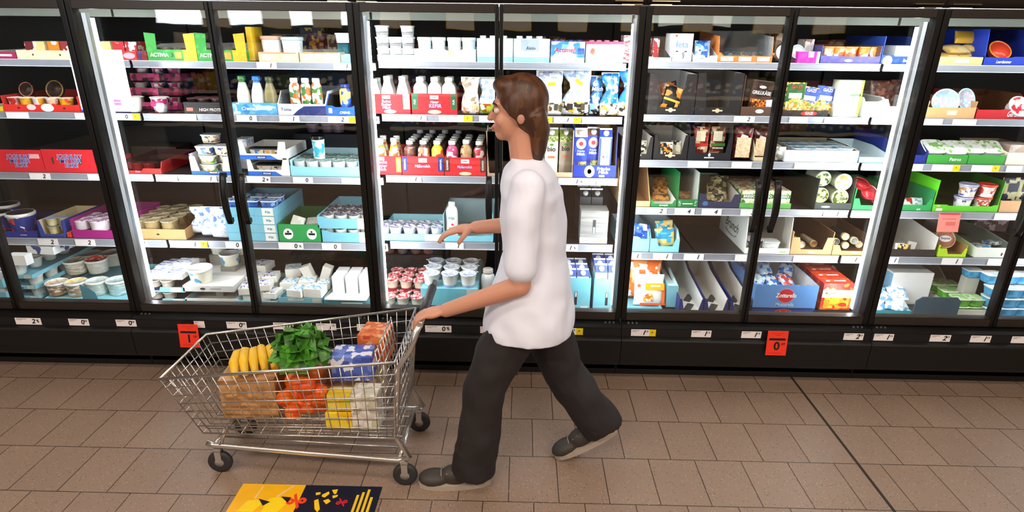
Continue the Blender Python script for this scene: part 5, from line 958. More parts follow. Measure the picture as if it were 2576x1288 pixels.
plate(q, 'lettering_dummy', 0, 0, .001, .001, WHITE) if False else link('lettering', textmesh('Exquisa', .018, '2A3A7A', .02, .2), q, (0, .002, .031), (R(-90), 0, 0))
o = tray(4, 'e', 2452, 2556, 624, 'E4E8E0', side=612, inner='8A9A90', slope=.3, backh=.075, d=.44); tg(o, 'long pale tray of small flat boxes, fifth shelf far right', 'tray'); PL(o, 'finger_hole', .15, .35, .05, .35, '3A3A38', True)
for i, px in enumerate((2482, 2520)):
    q = boxpack(sit(4, 'e', px-6, .42+.04*i, .03), .07, .08, .02, pr(['E8E8E0', '4A8AC8', 'C8C8C0'], 6, seed=i), 'flat_box', rz=.3, rx=-.15); tg(q, f"small flat white box, {['left','right'][i]} in the long pale tray", 'box', 'flat boxes in the pale tray')
o = boxpack(sit(4, 'e', 2470, .83, .002), .20, .08, .12, pr(['6A5A5A', 'B8A8A8', '5A4A4A'], 3, seed=2), 'brown_box'); tg(o, 'brownish pink carton at the back of the fifth shelf', 'box')
o = None; q = atY(2390, 536, .352); q1 = atY(2400, 582, .352); o = MB().box(-.055, .055, -.0006, .0006, -(q.z-q1.z), 0, mat('FF8A80', .5)).build('price_card', None, (q.x, .350, q.z)); o.rotation_euler = (R(-8), 0, 0); tg(o, 'pink red price card hanging from the fourth shelf rail', 'price card'); plate(o, 'small_print', 0, -.03, .07, .002, 'A84A44', -.001); plate(o, 'small_print', .01, -.055, .05, .02, 'E06A62', -.001); plate(o, 'red_band', 0, -.004, .10, .008, 'E0282A', -.001)
# ---------- lowest deck, far left bay
YB = .25
def low(m, px, Y=YB, dz=0): return Vector((atY(px, 780, Y).x, Y, DECK+dz))
def lt(m, x0, x1, yt, col, **k):
    k.setdefault('Y', YB); k.setdefault('side', yt); k.setdefault('z', DECK); k.setdefault('yb', 775); return tray(m, 'e' if m < 3 else 'f', x0, x1, yt, col, **k)
def lift(o, z): o.location.z = z; return o
TEAL = '7CC0D4'
for k in range(3):
    o = lt(0, 40, 104, 745, TEAL, d=.56, inner='6AA8BC', Y=.27); lift(o, DECK+.0005+k*.062); tg(o, f"long light blue tray, {['lowest','middle','upper'][k]} of three stacked at the left, lowest deck", 'tray', 'long light blue trays')
    PL(o, 'white_label', .33, .5, .28, .8, 'D8DCD4'); T(o, 'frija', .3, '8AB84A', .33, .62, .02); PL(o, 'blue_block', -.1, .35, .3, .3, ['2A6AC8', NAVY, '8A8A9A'][k]) if k < 2 else None
    for i in range(4):
        q = cup((o.location.x+(-.04 if k == 2 else .035), .33+.11*i, o.location.z+.004), .036, .055, body='E8E8E0', lid='F0F0EC', tab=False); tg(q, f"white quark cup, {['first','second','third','fourth'][i]} deep in the {['lowest','middle','upper'][k]} long tray", 'cup', 'quark cups in long trays')
o = boxpack(Vector((atY(90, 690, .29).x, .36, DECK+.232)), .16, .14, .045, pr([WHITE, 'F4F6FA', '3A4A8A', WHITE], 4, seed=2), 'milk_box', top=pr([WHITE, '7AC0E0', WHITE, 'E8F0F4'], 4, seed=3), rz=-.1); tg(o, 'white dessert box with blue picture on top of the long trays', 'box')
o = boxpack(Vector((atY(55, 700, .28).x, .28, DECK+.195)), .10, .05, .058, mat(WHITE, .5), 'white_box'); tg(o, 'small blank white box at the front of the upper long tray', 'box')
for k in range(2):
    o = lt(0, -70, 26, 735, TEAL, d=.4); lift(o, DECK+.0005+k*.075); tg(o, f"light blue tray at the left picture edge, {['lower','upper'][k]} of two", 'tray', 'light blue trays at the left edge')
    q = cup((o.location.x+.055, .30, o.location.z+.01), .038, .072, body='E8E4E8', band='B03A8A', lidcols=['F0F0F4', '8A6AA8', 'E0E4F0']); tg(q, f"white and purple cup in the {['lower','upper'][k]} edge tray", 'cup', 'cups in the edge trays')
o = lt(0, 110, 326, 771, '5AA8C0', d=.52, backh=.02, inner='86CBD8'); tg(o, 'light blue tray of big dessert tubs, lowest deck far left', 'tray')
b = MB().prism([(0, 0), (.065, 0), (.06, .05), (.03, .09), (0, .10)], 'x', -.001, .001, mat('4A8A9C', .6)); b2 = MB().prism([(-.04, 0), (.045, 0), (.035, .055), (.0, .085), (-.04, .10)], 'y', -.002, .001, mat('4A8A9C', .6)); q = b2.build('divider', o, (.035, 0, .004))
DES = [('E8C8A0', [WHITE, 'F4E4C8', 'E8B888'], 'A87A5A'), ('F4E4A0', [WHITE, 'F4E8C0', 'F0D070'], 'A88A6A'), ('D8E8E4', [WHITE, 'E0F0F0', 'B8D8D4'], 'B8C8C0'), ('E8F0F4', [WHITE, 'D8ECE8', '9AD0C8'], 'A8C8CC'), ('B8A890', ['C8B8A0', 'A89070', 'E0D0B8'], 'C8B8A0'), ('D82A20', ['D8281E', 'E8E0D8', 'D8281E'], 'D8D4CC')]
for i, (px, Y, k, r) in enumerate(((143, .32, 0, .062), (199, .34, 1, .058), (252, .36, 2, .058), (303, .37, 3, .06), (212, .53, 4, .062), (262, .55, 5, .062))):
    c = DES[k]; q = tub(Vector((atY(px, 740, Y).x, Y, DECK+.006+(.05 if i > 3 else 0))), r, .085, pr([c[2], 'E8E4DC', c[2]], 4, (1, 1, 4), seed=i), 'F2F2EE', None, lidtop=pr(c[1], 9, seed=i)); tg(q, ['big tub with peach lid, leftmost in the tub tray', 'big tub with pale yellow lid, second in the tub tray', 'big white tub beside the blue divider', 'big mint and white tub next to the left joint', 'big brown lidded tub behind the pale yellow one', 'big tub with red lid centre behind the others'][i], 'tub', 'big dessert tubs')
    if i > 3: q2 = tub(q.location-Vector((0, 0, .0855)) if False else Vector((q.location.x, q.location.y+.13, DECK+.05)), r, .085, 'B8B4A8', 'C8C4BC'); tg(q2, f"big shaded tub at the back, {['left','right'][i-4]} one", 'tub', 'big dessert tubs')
# ---------- lowest deck, left bay
for k in range(2):
    o = lt(1, 364, 474, 752, TEAL, d=.30, cut=(.10, .42, 770), slope=0, inner='4A3A34'); lift(o, DECK+.0005+k*.068); tg(o, f"light blue window tray, {['lower','upper'][k]} of two, lowest deck left bay", 'tray', 'light blue window trays'); PL(o, 'white_label', .3, .5, .24, .85, 'D8DCD0'); T(o, 'frija', .28, '8AB84A', .3, .4, .02)
    for i, fx in enumerate((-.25, .05)):
        q = cup((o.location.x+W(o)*fx, .29, o.location.z+.006), .034, .05, body='C8B8A8', lid='E0D8D0', band='2A2A6A'); tg(q, f"brownish yogurt cup, {['left','right'][i]} in the {['lower','upper'][k]} window tray", 'cup', 'cups in window trays')
zt = DECK+.0005+2*.068
MP = pr([WHITE, WHITE, '2A6AD0', WHITE], 6, (1, 3, 1), seed=4)
for i, (px, Y, dz) in enumerate(((392, .262, .03), (438, .262, .03), (420, .37, .03), (466, .37, .05), (440, .48, .0), (485, .49, .0))):
    q = boxpack(Vector((atY(px, 712, Y).x, Y, zt+dz-.03)), .098, .095, .03, mat('F0F0F0', .4), 'four_pack', top=MP, bev=.004); tg(q, f"white four pack of desserts with blue stripes, {['front left','front right','middle left','middle right','rear left','rear right'][i]}", 'pack', 'white striped four packs')
for k in range(2):
    o = lt(1, 470, 596, 752, 'C8C8C6', d=.40, inner='B8B4AC'); lift(o, DECK+.0005+k*.075)
    if k == 0: lift(o, DECK+.0005)
    b = MB().box(-W(o)/2+.004, W(o)/2-.004, .004, .396, Hh(o)-.003, Hh(o), mat('EDEDEA', .6)) if k else MB().box(-.02, .02, .1, .12, 0.004, .03, mat('A8A49C'))
    b.build('top_board' if k else 'inner_rib', o); tg(o, f"grey white tub carrier board, {['lower','upper'][k]} of two, lowest deck", 'carrier', 'grey white carriers')
    if k: plate(o, 'black_badge', -.03, Hh(o)*.5, .03, .014, '2A2A2A', -.001, True); plate(o, 'small_print', .04, Hh(o)*.5, .06, .004, '6A6A6A', -.001)
zt = o.location.z+Hh(o)
for i, (px, Y, dz) in enumerate(((510, .31, 0), (596, .52, .02), (568, .62, .05), (630, .62, .05))):
    q = tub(Vector((atY(px, 715, Y).x, Y, zt+dz-.0)), .062 if i < 2 else .055, .085, 'ECE8D8', 'F4F4F2', pr(['ECE8D8', 'E8E4D0', '5AA0C8', 'ECE8D8'], 4, seed=i), handle=i < 2); tg(q, ['big white bucket with lid standing on the grey carrier', 'white bucket farther back beside the left thin joint', 'shaded white bucket behind, left one', 'shaded white bucket behind, right one'][i], 'bucket', 'white buckets on carriers')
    if i: MB().box(-.05, .05, -.05, .05, -(zt+dz-DECK-.001), -.0005, mat('8A8880')).build('carrier_below', q)
for k in range(2):
    o = lt(1, 596, 700, 757, TEAL if k == 0 else '84C4D4', d=.40, inner='B8D8E0'); lift(o, DECK+.0005+k*.0)
    if k: bpy.data.objects.remove(o); break
    tg(o, 'light blue tray of white and purple packs by the thin joint, lowest deck', 'tray'); PL(o, 'white_label', .0, .4, .3, .5, 'D8DCD8'); PL(o, 'pale_label', .38, .5, .18, .9, 'C8D0C0')
PP = pr([WHITE, '3A34A0', WHITE, 'E8ECF4'], 9, seed=5)
for i, (px, Y, dz) in enumerate(((620, .27, .05), (670, .27, .03), (680, .38, .075), (640, .38, .07), (668, .27, .075), (660, .5, .09))):
    q = boxpack(Vector((atY(px, 735, Y).x, Y, DECK+dz)), .085, .1, .04, mat('F0EEE4', .4), 'square_pack', top=PP, bev=.005, rz=.15*(-1)**i); tg(q, f"white square pack with purple print, {['front left','front right low','middle right','middle left','front right high','rear'][i]}", 'pack', 'white packs with purple print')
    if dz > .035: MB().box(-.03, .03, .02, .08, -(dz-.0045), -.0005, mat('D8D4C8')).build('pack_below', q)
for k in range(2):
    o = lt(1, 704, 812, 760, '6EB4C8', d=.30, inner='5A9AAC', Y=.252); 
    o.scale.z = 1; lift(o, DECK+.0005+k*(Hh(o)+.001)); tg(o, f"teal blue milk carton case, {['lower','upper'][k]} of two with pale labels", 'case', 'teal blue cases'); PL(o, 'pale_label', -.1, .55, .36, .55, 'D0D0C8'); PL(o, 'pale_end', .38, .5, .2, .95, 'B8C0B4'); PL(o, 'small_print', -.1, .55, .12, .1, '6A6A6A')
zt = o.location.z+Hh(o)
SK = pr([WHITE, 'EAF4FA', '7ABCE0', WHITE], 9, seed=2)
for i, (px, Y, dz, sw) in enumerate(((735, .255, 0, .085), (782, .255, 0, .1), (722, .35, .0, .085), (770, .36, .0, .085), (812, .36, .0, .07), (741, .46, .03, .085))):
    q = boxpack(Vector((atY(px, 712, Y).x, Y, zt+.001+dz)), sw, .09, .04+.01*(i % 2), mat('F4F2EA', .4), 'cream_pack', top=SK, bev=.003, rz=.1*(i-2)); tg(q, f"white cream pack with sky blue top, {['front left','front right','middle left','middle centre','middle right','rear'][i]}", 'pack', 'cream packs with sky blue tops')
for i, (px, ry) in enumerate(((778, -.35), (812, .35))):
    q = boxpack(Vector((atY(px, 690, .42).x, .42, zt+.03)), .05, .05, .085, mat('E8E4DA', .5), 'upright_pack', ry=ry); tg(q, f"upright cream carton leaning {['left','right'][i]} above the packs", 'pack', 'leaning upright cartons')
o = lt(1, 816, 934, 752, '4A8A94', d=.32, inner='F4F4F2'); tg(o, 'dark teal case below the white ledge, lowest deck', 'case'); PL(o, 'pale_label', .1, .4, .45, .3, 'D0D4CC'); zt = DECK+Hh(o)
b = MB().prism([(-.115, 0), (.11, 0), (.11, .10), (-.10, .10)], 'z', 0, .006, mat(WHITE, .5)); q = b.build('white_ledge', o, (0, -.02, Hh(o)))
for i, px in enumerate((848, 882, 916)):
    for r_ in range(2):
        q = boxpack(Vector((atY(px, 735, .275).x, .30+.08*r_, zt+.007)), .062, .065, .10, mat('F4F6F4', .4), 'white_carton', top=mat('FBFBFA', .4), bev=.006 if i == 1 else .002); tg(q, f"plain white yogurt carton, {['left','middle','right'][i]}, {['front','rear'][r_]} row on the ledge", 'carton', 'plain white cartons')
# ---------- lowest deck, middle bay
o = lt(2, 946, 1052, 772, '7ACCDC', d=.5, inner='8AD0DC', Y=.225); tg(o, 'thin light blue tray under the red cups, lowest deck', 'tray')
RC = ['E8E4E0', 'D83A44', 'E86A6A', 'D8303C', 'F0D8D8']
for r_ in range(6):
    for i, px in enumerate((978, 1013, 1049)):
        Y = .265+r_*.072; x = atY(px, 745, .26).x
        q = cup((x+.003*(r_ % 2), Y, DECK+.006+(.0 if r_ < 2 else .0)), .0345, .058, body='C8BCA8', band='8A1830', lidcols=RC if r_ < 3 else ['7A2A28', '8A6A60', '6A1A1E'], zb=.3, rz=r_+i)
        tg(q, f"cream cup with red and white lid, {['left','middle','right'][i]}, {['front','second','third','fourth','fifth','sixth'][r_]} row", 'cup', 'cups with red lids')
        if r_ < 4 and r_ > 0:
            q = cup((x+.004, Y+.01, DECK+.068), .0345, .058, body='C8BCA8', band='8A1830', lidcols=RC if r_ < 4 else ['7A2A28', '8A6A60', '6A1A1E'], zb=.3, rz=r_*2+i) if r_ > 0 else None
            tg(q, f"red lidded cup stacked on top, {['left','middle','right'][i]}, {['front','second','third','fourth'][r_]} row", 'cup', 'cups with red lids')
o = lt(2, 1060, 1203, 727, '66B4C4', d=.44, inner='8AD4E0', Y=.262); tg(o, 'turquoise carton carrying the blue lidded cups, lowest deck', 'carton')
MB().box(-W(o)/2+.003, W(o)/2-.003, .003, .43, Hh(o)-.004, Hh(o), mat('92D4E2', .6)).build('top_sheet', o); PL(o, 'pale_end', .4, .5, .2, 1, 'B8C8C8'); zt = DECK+Hh(o)+.001
for r_ in range(3):
    for i, px in enumerate((1086, 1132, 1178)):
        x = atY(px, 720, .30).x; q = cup((x, .305+.093*r_, zt), .043, .074, body='EFEDE6', band='9AB4DC', lidcols=['F4F6FA', 'F4F4F2', 'A8C0E8', 'F0F2F4'], zb=.22, rz=3.0 if i == 0 else .2*i, waist=.8); tg(q, f"white yogurt cup with pale blue lid, {['left','middle','right'][i]}, {['front','second','third'][r_]} row", 'cup', 'cups with pale blue lids')
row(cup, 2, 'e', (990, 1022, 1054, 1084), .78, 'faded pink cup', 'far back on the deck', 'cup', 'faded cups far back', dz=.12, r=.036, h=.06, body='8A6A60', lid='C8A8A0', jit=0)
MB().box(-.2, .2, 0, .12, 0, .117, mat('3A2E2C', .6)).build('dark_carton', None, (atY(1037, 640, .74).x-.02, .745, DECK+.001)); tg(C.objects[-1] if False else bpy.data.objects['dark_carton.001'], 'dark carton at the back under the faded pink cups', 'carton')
q = bottle(Vector((atY(1228, 745, .36).x, .36, DECK+.003)), .037, .19, 'E4E0DC', sleeve='F0ECEA', cap='B8B0A8', tall=True, capr=.75); tg(q, 'white drink bottle beside the turquoise carton, lowest deck', 'bottle')
for i, (x0, x1, yt, lab) in enumerate(((1256, 1326, 700, 'turquoise milk case behind the torso, leftmost'), (1338, 1409, 706, 'turquoise milk case right of the torso, shaded'), (1411, 1483, 700, 'turquoise milk case with narrow slot and white cartons'), (1491, 1557, 703, 'brightly lit turquoise milk case by the thick joint'))):
    o = lt(2, x0, x1, yt, '78BECE', d=.30, inner='5A98A8', Y=.262); tg(o, lab, 'case', 'turquoise milk cases')
    plate(o, 'slot', .0, Hh(o)*.38, .014, Hh(o)*.42, '3A3440', -.001); plate(o, 'carton_seen_through', 0, Hh(o)*.5, .008, Hh(o)*.15, 'E8E0D0', -.0014); plate(o, 'foot_line', 0, Hh(o)*.14, W(o)*.9, .003, 'A8D8E0', -.001); plate(o, 'white_slip', W(o)*.3, Hh(o)*.07, W(o)*.25, Hh(o)*.12, 'D8E0E0', -.0014)
    for r_ in range(3):
        for k in range(2):
            hh = .205 if i < 3 else .235
            x = o.location.x+(-.034 if k == 0 else .034)
            q = carton((x, o.location.y+.012+.078*r_, DECK+.02), .062, hh, mat('F2F4F8', .4) if i < 3 or r_ > 0 else pr(['F0F4F4', 'F4F8F4', 'E4F0D8'], 5, seed=2), 'E4E8F0' if i < 3 and r_ == 0 and False else '2C4A9C', cap='F0F2F4'); tg(q, f"white and navy milk carton, {['left','right'][k]}, {['front','middle','rear'][r_]}, in the {['leftmost','shaded','slotted','bright'][i]} case", 'milk carton', 'milk cartons in the turquoise cases')
            if i == 3 and r_ == 0: text(q, 'frija', .018, '6AB05A', (0, -.001, .165), .02)
# ---------- lowest deck, right bay
o = lt(3, 1566, 1666, 775, '5AA0B0', d=.5, inner='8AC8D8', Y=.25); tg(o, 'turquoise tray under the orange cheese bag, lowest deck', 'tray')
q = packet((atY(1640, 740, .27).x, .275, DECK+.012), .20, .20, .07, pr([WHITE, 'FDF6EE', WHITE, 'FBEEDC'], 2, rough=.25, seed=4), rx=-.25); tg(q, 'big orange and white cheese bag, front of the lowest deck', 'bag'); plate(q, 'yellow_panel', .03, .125, .12, .045, 'F4B020', -.006); plate(q, 'dish_picture', -.01, .055, .06, .05, pr(['F4C83A', 'E8862A', WHITE, 'C85A1E'], 9, seed=2), -.003); plate(q, 'red_leaf', -.07, .13, .02, .02, 'E8683A', -.0055); plate(q, 'orange_side', .088, .07, .02, .12, 'E86A24', .006); plate(q, 'white_letters', .035, .13, .06, .012, 'FBE8B0', -.0075); plate(q, 'orange_edge', .02, .012, .16, .014, 'D8501E', -.0)
q = packet((atY(1625, 700, .37).x, .37, DECK+.03), .19, .21, .06, pr(['E8782A', 'F0A060', WHITE, 'E86A20'], 3, rough=.25, seed=5), rx=-.2); tg(q, 'second orange cheese bag behind the big one', 'bag')
q = packet((atY(1640, 680, .47).x, .47, DECK+.05), .18, .20, .06, pr(['D86A28', 'E89A68', 'C85A20'], 3, rough=.3, seed=6), rx=-.2); tg(q, 'third darker orange cheese bag at the back', 'bag')
for q in ():
    pass
o = lt(3, 1672, 1704, 713, '7ABCCB', d=.5, inner='D8ECF0', Y=.30, backh=.17, slope=.3, side=700); tg(o, 'narrow turquoise box right of the orange bags', 'box'); MB().box(-W(o)/2+.003, W(o)/2-.003, .003, .49, .12, .124, mat('E4F4F6', .6)).build('top_sheet', o)
for i, (x0, x1) in enumerate(((1708, 1768), (1771, 1830), (1837, 1886))):
    o = lt(3, x0, x1, 753, '1E2C70', d=.56, inner='ECE8E2', Y=.232, side=738, cut=(.22, .82, 783), backh=.20, slope=.55); tg(o, f"nearly empty white lined navy tray, {['left','middle','right'][i]} of three, lowest deck", 'tray', 'white lined navy trays'); PL(o, 'red_logo', 0, .12, .25, .12, 'D83A3A', True)
    for k in range(2):
        q = boxpack((o.location.x-.01+.03*k, .27+.12*k, DECK+.005), .035, .09, .006, mat('23262C', .4), 'dark_strip', rz=-.5); tg(q, f"small dark plastic strip, {['front','rear'][k]}, in the {['left','middle','right'][i]} navy tray", 'strip', 'dark plastic strips')
q = packet((atY(1752, 700, .5).x, .46, DECK+.006), .06, .05, .03, pr(['3AA0E0', WHITE, '2A80C8'], 8, seed=1), rx=-.8); tg(q, 'single small blue packet left in a navy tray', 'packet')
for k in range(2):
    o = lt(3, 1893, 2050, 742 if k else 762, hh=None if k else .050, col= '5A8FD0' if k else '2A4A98', d=.40, inner='E4E4E4', Y=.228 if k else .245, side=740 if k else 762)
    lift(o, DECK+.0005+(.052 if k else 0)); tg(o, f"{['dark','bright'][k]} blue mozzarella tray with red oval, {['below','on top'][k]}", 'tray', 'blue mozzarella trays')
    PL(o, 'red_oval', .0, .55 if k else .4, .25, .6, 'C8202C', True, -.0012); PL(o, 'pale_oval_edge', .0, .55 if k else .4, .27, .66, 'D88A8A', True, -.0006); text(o, 'Zottarella', Hh(o)*(.26), WHITE, (0, -.002, Hh(o)*(.56 if k else .4)), .02, .15, .8)
    if k: T(o, 'Mozzarella', .22, 'C8DCF4', .0, .15, .01, 0, .8)
    if k: # scalloped front rim
        b = MB(); w_ = W(o)
        for i in range(9): b.prism([(-w_/2+w_*i/9+.002, 0), (-w_/2+w_*(i+1)/9-.002, 0), (-w_/2+w_*(i+.75)/9, .005), (-w_/2+w_*(i+.25)/9, .005)], 'y', 0, .004, mat('5A8FD0', .6))
        b.build('scalloped_rim', o, (0, 0, Hh(o)))
        ztm = o.location.z
for i in range(9):
    c, r_ = i % 3, i//3
    q = packet((atY(1925+47*c, 720, .28).x, .262+.12*r_, ztm+.03+.022*r_), .095, .11, .045, pr([['3A7AD0', WHITE, 'C8E0F4', '2A5AB8'], ['A8D0F0', WHITE, 'E8F4FA', '3A80D0'], [WHITE, 'D8E8F4', '3A6AC8', 'D84A3A']][(i*2+r_) % 3], 5, rough=.2, seed=i), rx=-.9, rz=[.5, -.3, .2, -.5, .3][i % 5]); tg(q, f"glossy blue white mozzarella bag, {['left','middle','right'][c]}, {['front','second','third'][r_]} row", 'bag', 'mozzarella bags')
for k in range(6):
    q = boxpack((atY(2106, 745, .245).x, .245+.082*k, DECK+.038), .160, .080, .150, pr(['C8281E', 'E86A2A', 'D8402A'], 3, seed=1), 'mozzarella_box', top=pr(['E0402A', 'E86A3A', 'D83020'], 3, seed=2)); tg(q, f"red and orange mozzarella box, {['first','second','third','fourth','fifth','last'][k]} from the front", 'box', 'red mozzarella boxes')
    plate(q, 'white_words', 0, 0, .06, .012, WHITE, 0, rot=(R(-90), 0, 0)).location = (.02, .04, .1505); plate(q, 'white_spot', 0, 0, .022, .016, WHITE, 0, True, rot=(R(-90), 0, 0)).location = (-.045, .035, .1505)
    if k == 0:
        plate(q, 'green_panel', 0, .092, .158, .045, pr(['C8E08A', 'E8F0B8', 'D8E8A0'], 3, seed=1), -.001); b = MB().prism([(-.079, .112), (-.06, .13), (-.045, .115), (-.03, .128), (-.01, .112)], 'y', -.0016, -.0008, mat('C8E08A')); b.build('green_peaks', q)
        text(q, 'MOZZARELLA', .014, '3A4A2A', (-.02, -.0018, .095), .005); plate(q, 'tomato_picture', 0, .04, .13, .06, pr(['F0A81E', 'F4C83A', 'D8302A', 'E88A1E', '8AA83A'], 7, seed=6), -.0012)
        plate(q, 'yellow_tomato', -.012, .052, .05, .036, 'F4C024', -.0016, True); plate(q, 'red_tomato', .035, .032, .045, .024, 'D8302C', -.0020, True); plate(q, 'orange_tomato', -.05, .036, .03, .044, 'E8961E', -.0020, True)
o = lt(3, 2050, 2164, 765, '221A18', hh=.034, d=.52, inner='1A1412', Y=.24); tg(o, 'black tray beneath the red mozzarella boxes', 'tray'); PL(o, 'red_crest', .25, .3, .2, .5, 'C83A34', True)
o = lt(3, 2166, 2186, 768, TEAL, d=.4, inner='B8E0E8', Y=.25); tg(o, 'sliver of a light blue tray by the far right thick joint', 'tray')
for i in range(3):
    q = packet((atY(2168, 700, .3).x, .30+.1*i, DECK+.03+.03*i), .09, .10, .04, pr([WHITE, 'C8DCF0', '5A7AC0'], 6, rough=.2, seed=i), rx=-.6, rz=.3*i); tg(q, f"white blue cheese bag by the far right joint, {['front','middle','rear'][i]}", 'bag', 'bags by the far right joint')
# ---------- lowest deck, far right bay
o = lt(4, 2204, 2296, 782, '3A9AA8', d=.155, inner='A8DCE8', Y=.245); tg(o, 'teal tray heaped with white blue bags, lowest deck far right', 'tray')
for i in range(6):
    q = packet((atY(2226+26*(i % 3)+6*(i//3), 760, .27).x, .262+.07*(i//3), DECK+.034+.03*(i//3)+.008*(i % 2)), .11, .10, .04, pr([WHITE, 'E0F0FA', '6AA8DC', WHITE], 5, rough=.2, seed=i), rx=-1.0, rz=[.4, -.5, .2, -.3, .6, 0][i]); tg(q, f"white blue cream cheese bag, {['left','middle','right'][i%3]}, {['front','rear'][i//3]} row, teal tray", 'bag', 'bags in the teal tray')
b = MB(); b.box(-.11, .11, 0, .17, 0, .19, mat(WHITE, .5), .003); q = atY(2310, 730, .36); o = b.build('white_carton', None, (q.x-.01, .41, DECK+.0005)); tg(o, 'large blank white carton standing on the lowest deck, far right', 'carton'); MB().box(-.1105, -.1100, .0, .08, .03, .18, mat('8AC4E8')).build('blue_side', o)
b = MB().prism([(-.10, 0), (.10, 0), (.10, .10), (.085, .125), (-.065, .125), (-.10, .10)], 'y', 0, .006, mat('3E5A6A', .6)); q = atY(2352, 790, .24); q0 = atY(2296, 790, .24).x; q1 = atY(2408, 790, .24).x
o = MB().prism([(-(q1-q0)/2, 0), ((q1-q0)/2, 0), ((q1-q0)/2, .10), ((q1-q0)/2-.02, .122), (-(q1-q0)/2+.03, .122), (-(q1-q0)/2, .10)], 'y', 0, .006, mat('3E5868', .6)).build('slate_panel', None, ((q0+q1)/2, .24, DECK+.0005)); b.b.free(); MB().box(.075, .08, .006, .12, 0, .06, mat('3E5868', .6)).build('side_fold', o); tg(o, 'slate blue rounded cardboard panel standing in front of the white carton', 'panel')
o = lt(4, 2404, 2486, 780, 'D8D8D0', d=.50, inner='C8C0B4', Y=.27, side=776, backh=.16, slope=.45, right=1); tg(o, 'grey white tray with tall rear walls holding green tubs', 'tray')
GRN = pr(['6AC03A', '7ACC4A', '5AB02E'], 4, seed=1)
for r_ in range(3):
    for k in range(2):
        for c in range(2):
            q = tub((o.location.x-.035+.075*c, .325+.10*r_, DECK+.006+.044*k), .042, .042, GRN, 'E8F0E0', GRN, lidtop=pr(['B8D89A', 'D8E8C8', '8AC06A'], 5, seed=c), sq=1.0); tg(q, f"green margarine tub, {['left','right'][c]}, {['lower','upper'][k]} layer, {['front','middle','rear'][r_]} row", 'tub', 'green margarine tubs')
for i in range(4):
    c, k = i % 2, i//2
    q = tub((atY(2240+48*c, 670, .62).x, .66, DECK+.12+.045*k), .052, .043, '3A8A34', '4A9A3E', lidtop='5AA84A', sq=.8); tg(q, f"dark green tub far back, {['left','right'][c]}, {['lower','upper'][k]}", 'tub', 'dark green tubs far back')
o = MB().box(-.11, .11, 0, .12, 0, .118, mat('5A5450', .6)).build('grey_carton', None, (atY(2248, 690, .62).x, .60, DECK+.0005)); tg(o, 'grey carton under the far dark green tubs', 'carton')
BL = pr(['4AA8E0', '5AB4E8', '3A98D0'], 4, seed=1)
for c in range(4):
    for k in range(4):
        x = atY(2458+36*c, 740, .30).x
        if c == 0 and k < 3: continue
        q = tub((x+.02, .40 if c == 0 else .30+.05*(k == 3), DECK+.004+.056*k), .052, .053, BL, 'F0F4F6', BL, lidtop=pr([WHITE, 'C8E4F0', WHITE], 4, seed=c), sq=.8)
        if c == 0: MB().box(-.04, .04, -.03, .03, -(.056*3+.002), -.0005, mat('C8C4BC')).build('carrier_below', q)
        tg(q, f"light blue spread tub, column {['one','two','three','four'][c]}, {['bottom','second','third','top'][k]} layer", 'tub', 'light blue spread tubs')
# ------------------------------------------------------------------ floor advert
sg = MB(); X0, XM, X1, YT, YBm = -1.056, -.812, -.517, -.819, -1.18
sg.box(X0, XM, YBm, YT, .0002, .0016, mat('F2B70E', .35)); sg.box(XM, X1, YBm, YT, .0002, .0016, mat('10142A', .35))
ad = sg.build('floor_sticker'); tag(ad, 'yellow and navy floor sticker with percent signs on the tiles', 'floor sticker')
def flat(s, size, col, x, y, rot, bold=.02, z=.0021):
    o = link('lettering', textmesh(s, size, col, bold), ad)
    o.matrix_local = Matrix.Translation((x, y, z)) @ Matrix.Rotation(rot, 4, 'Z') @ Matrix.Rotation(R(-90), 4, 'X'); return o
flat('%', .085, 'E8401E', XM-.005, -.905, R(58), .03); flat('%', .05, 'C01828', -.648, -.905, R(68), .03)
def shard(pts, c, z=.0019):
    b = MB(); b.face([(x, y, z) for x, y in pts], mat(c, .4)); b.build('emblem_shard', ad)
for pts in ([(-.762, -.858), (-.744, -.855), (-.742, -.866), (-.757, -.872)], [(-.735, -.868), (-.715, -.85), (-.708, -.862), (-.72, -.882), (-.733, -.878)],
            [(-.705, -.842), (-.683, -.838), (-.683, -.862), (-.69, -.864), (-.70, -.85)], [(-.695, -.872), (-.675, -.866), (-.674, -.876), (-.688, -.886)],
            [(-.722, -.898), (-.705, -.888), (-.692, -.9), (-.704, -.916)], [(-.755, -.898), (-.742, -.89), (-.72, -.94), (-.725, -.955), (-.74, -.94)]):
    shard(pts, 'F2C81A')
for i, (x, y0) in enumerate(((-.60, -.865), (-.582, -.85), (-.564, -.835), (-.546, -.875))):
    b = MB(); b.face([(x-.004, YBm+.02, .0019), (x+.006, YBm+.02, .0019), (x+.006, y0, .0019), (x-.004, y0, .0019)], mat('E8C21A', .4)); b.build('text_line', ad)
shard([(-1.0, -.905), (-.955, -.90), (-.94, -.915), (-.96, -.96), (-1.02, -.96)], 'F8D818'); shard([(-.965, -.895), (-.915, -.91), (-.935, -.93)], '14161C', .0021)
shard([(-.925, -.892), (-.89, -.885), (-.85, -.91), (-.87, -.96), (-.93, -.96)], 'F8D818'); shard([(-.885, -.882), (-.845, -.885), (-.85, -.912)], '14161C', .0021)
shard([(-.975, -.83), (-.971, -.83), (-.975, -.895), (-.983, -.895)], 'E8C89A', .0021); shard([(-.86, -.824), (-.853, -.824), (-.895, -.885), (-.905, -.883)], 'E8C89A', .0021)
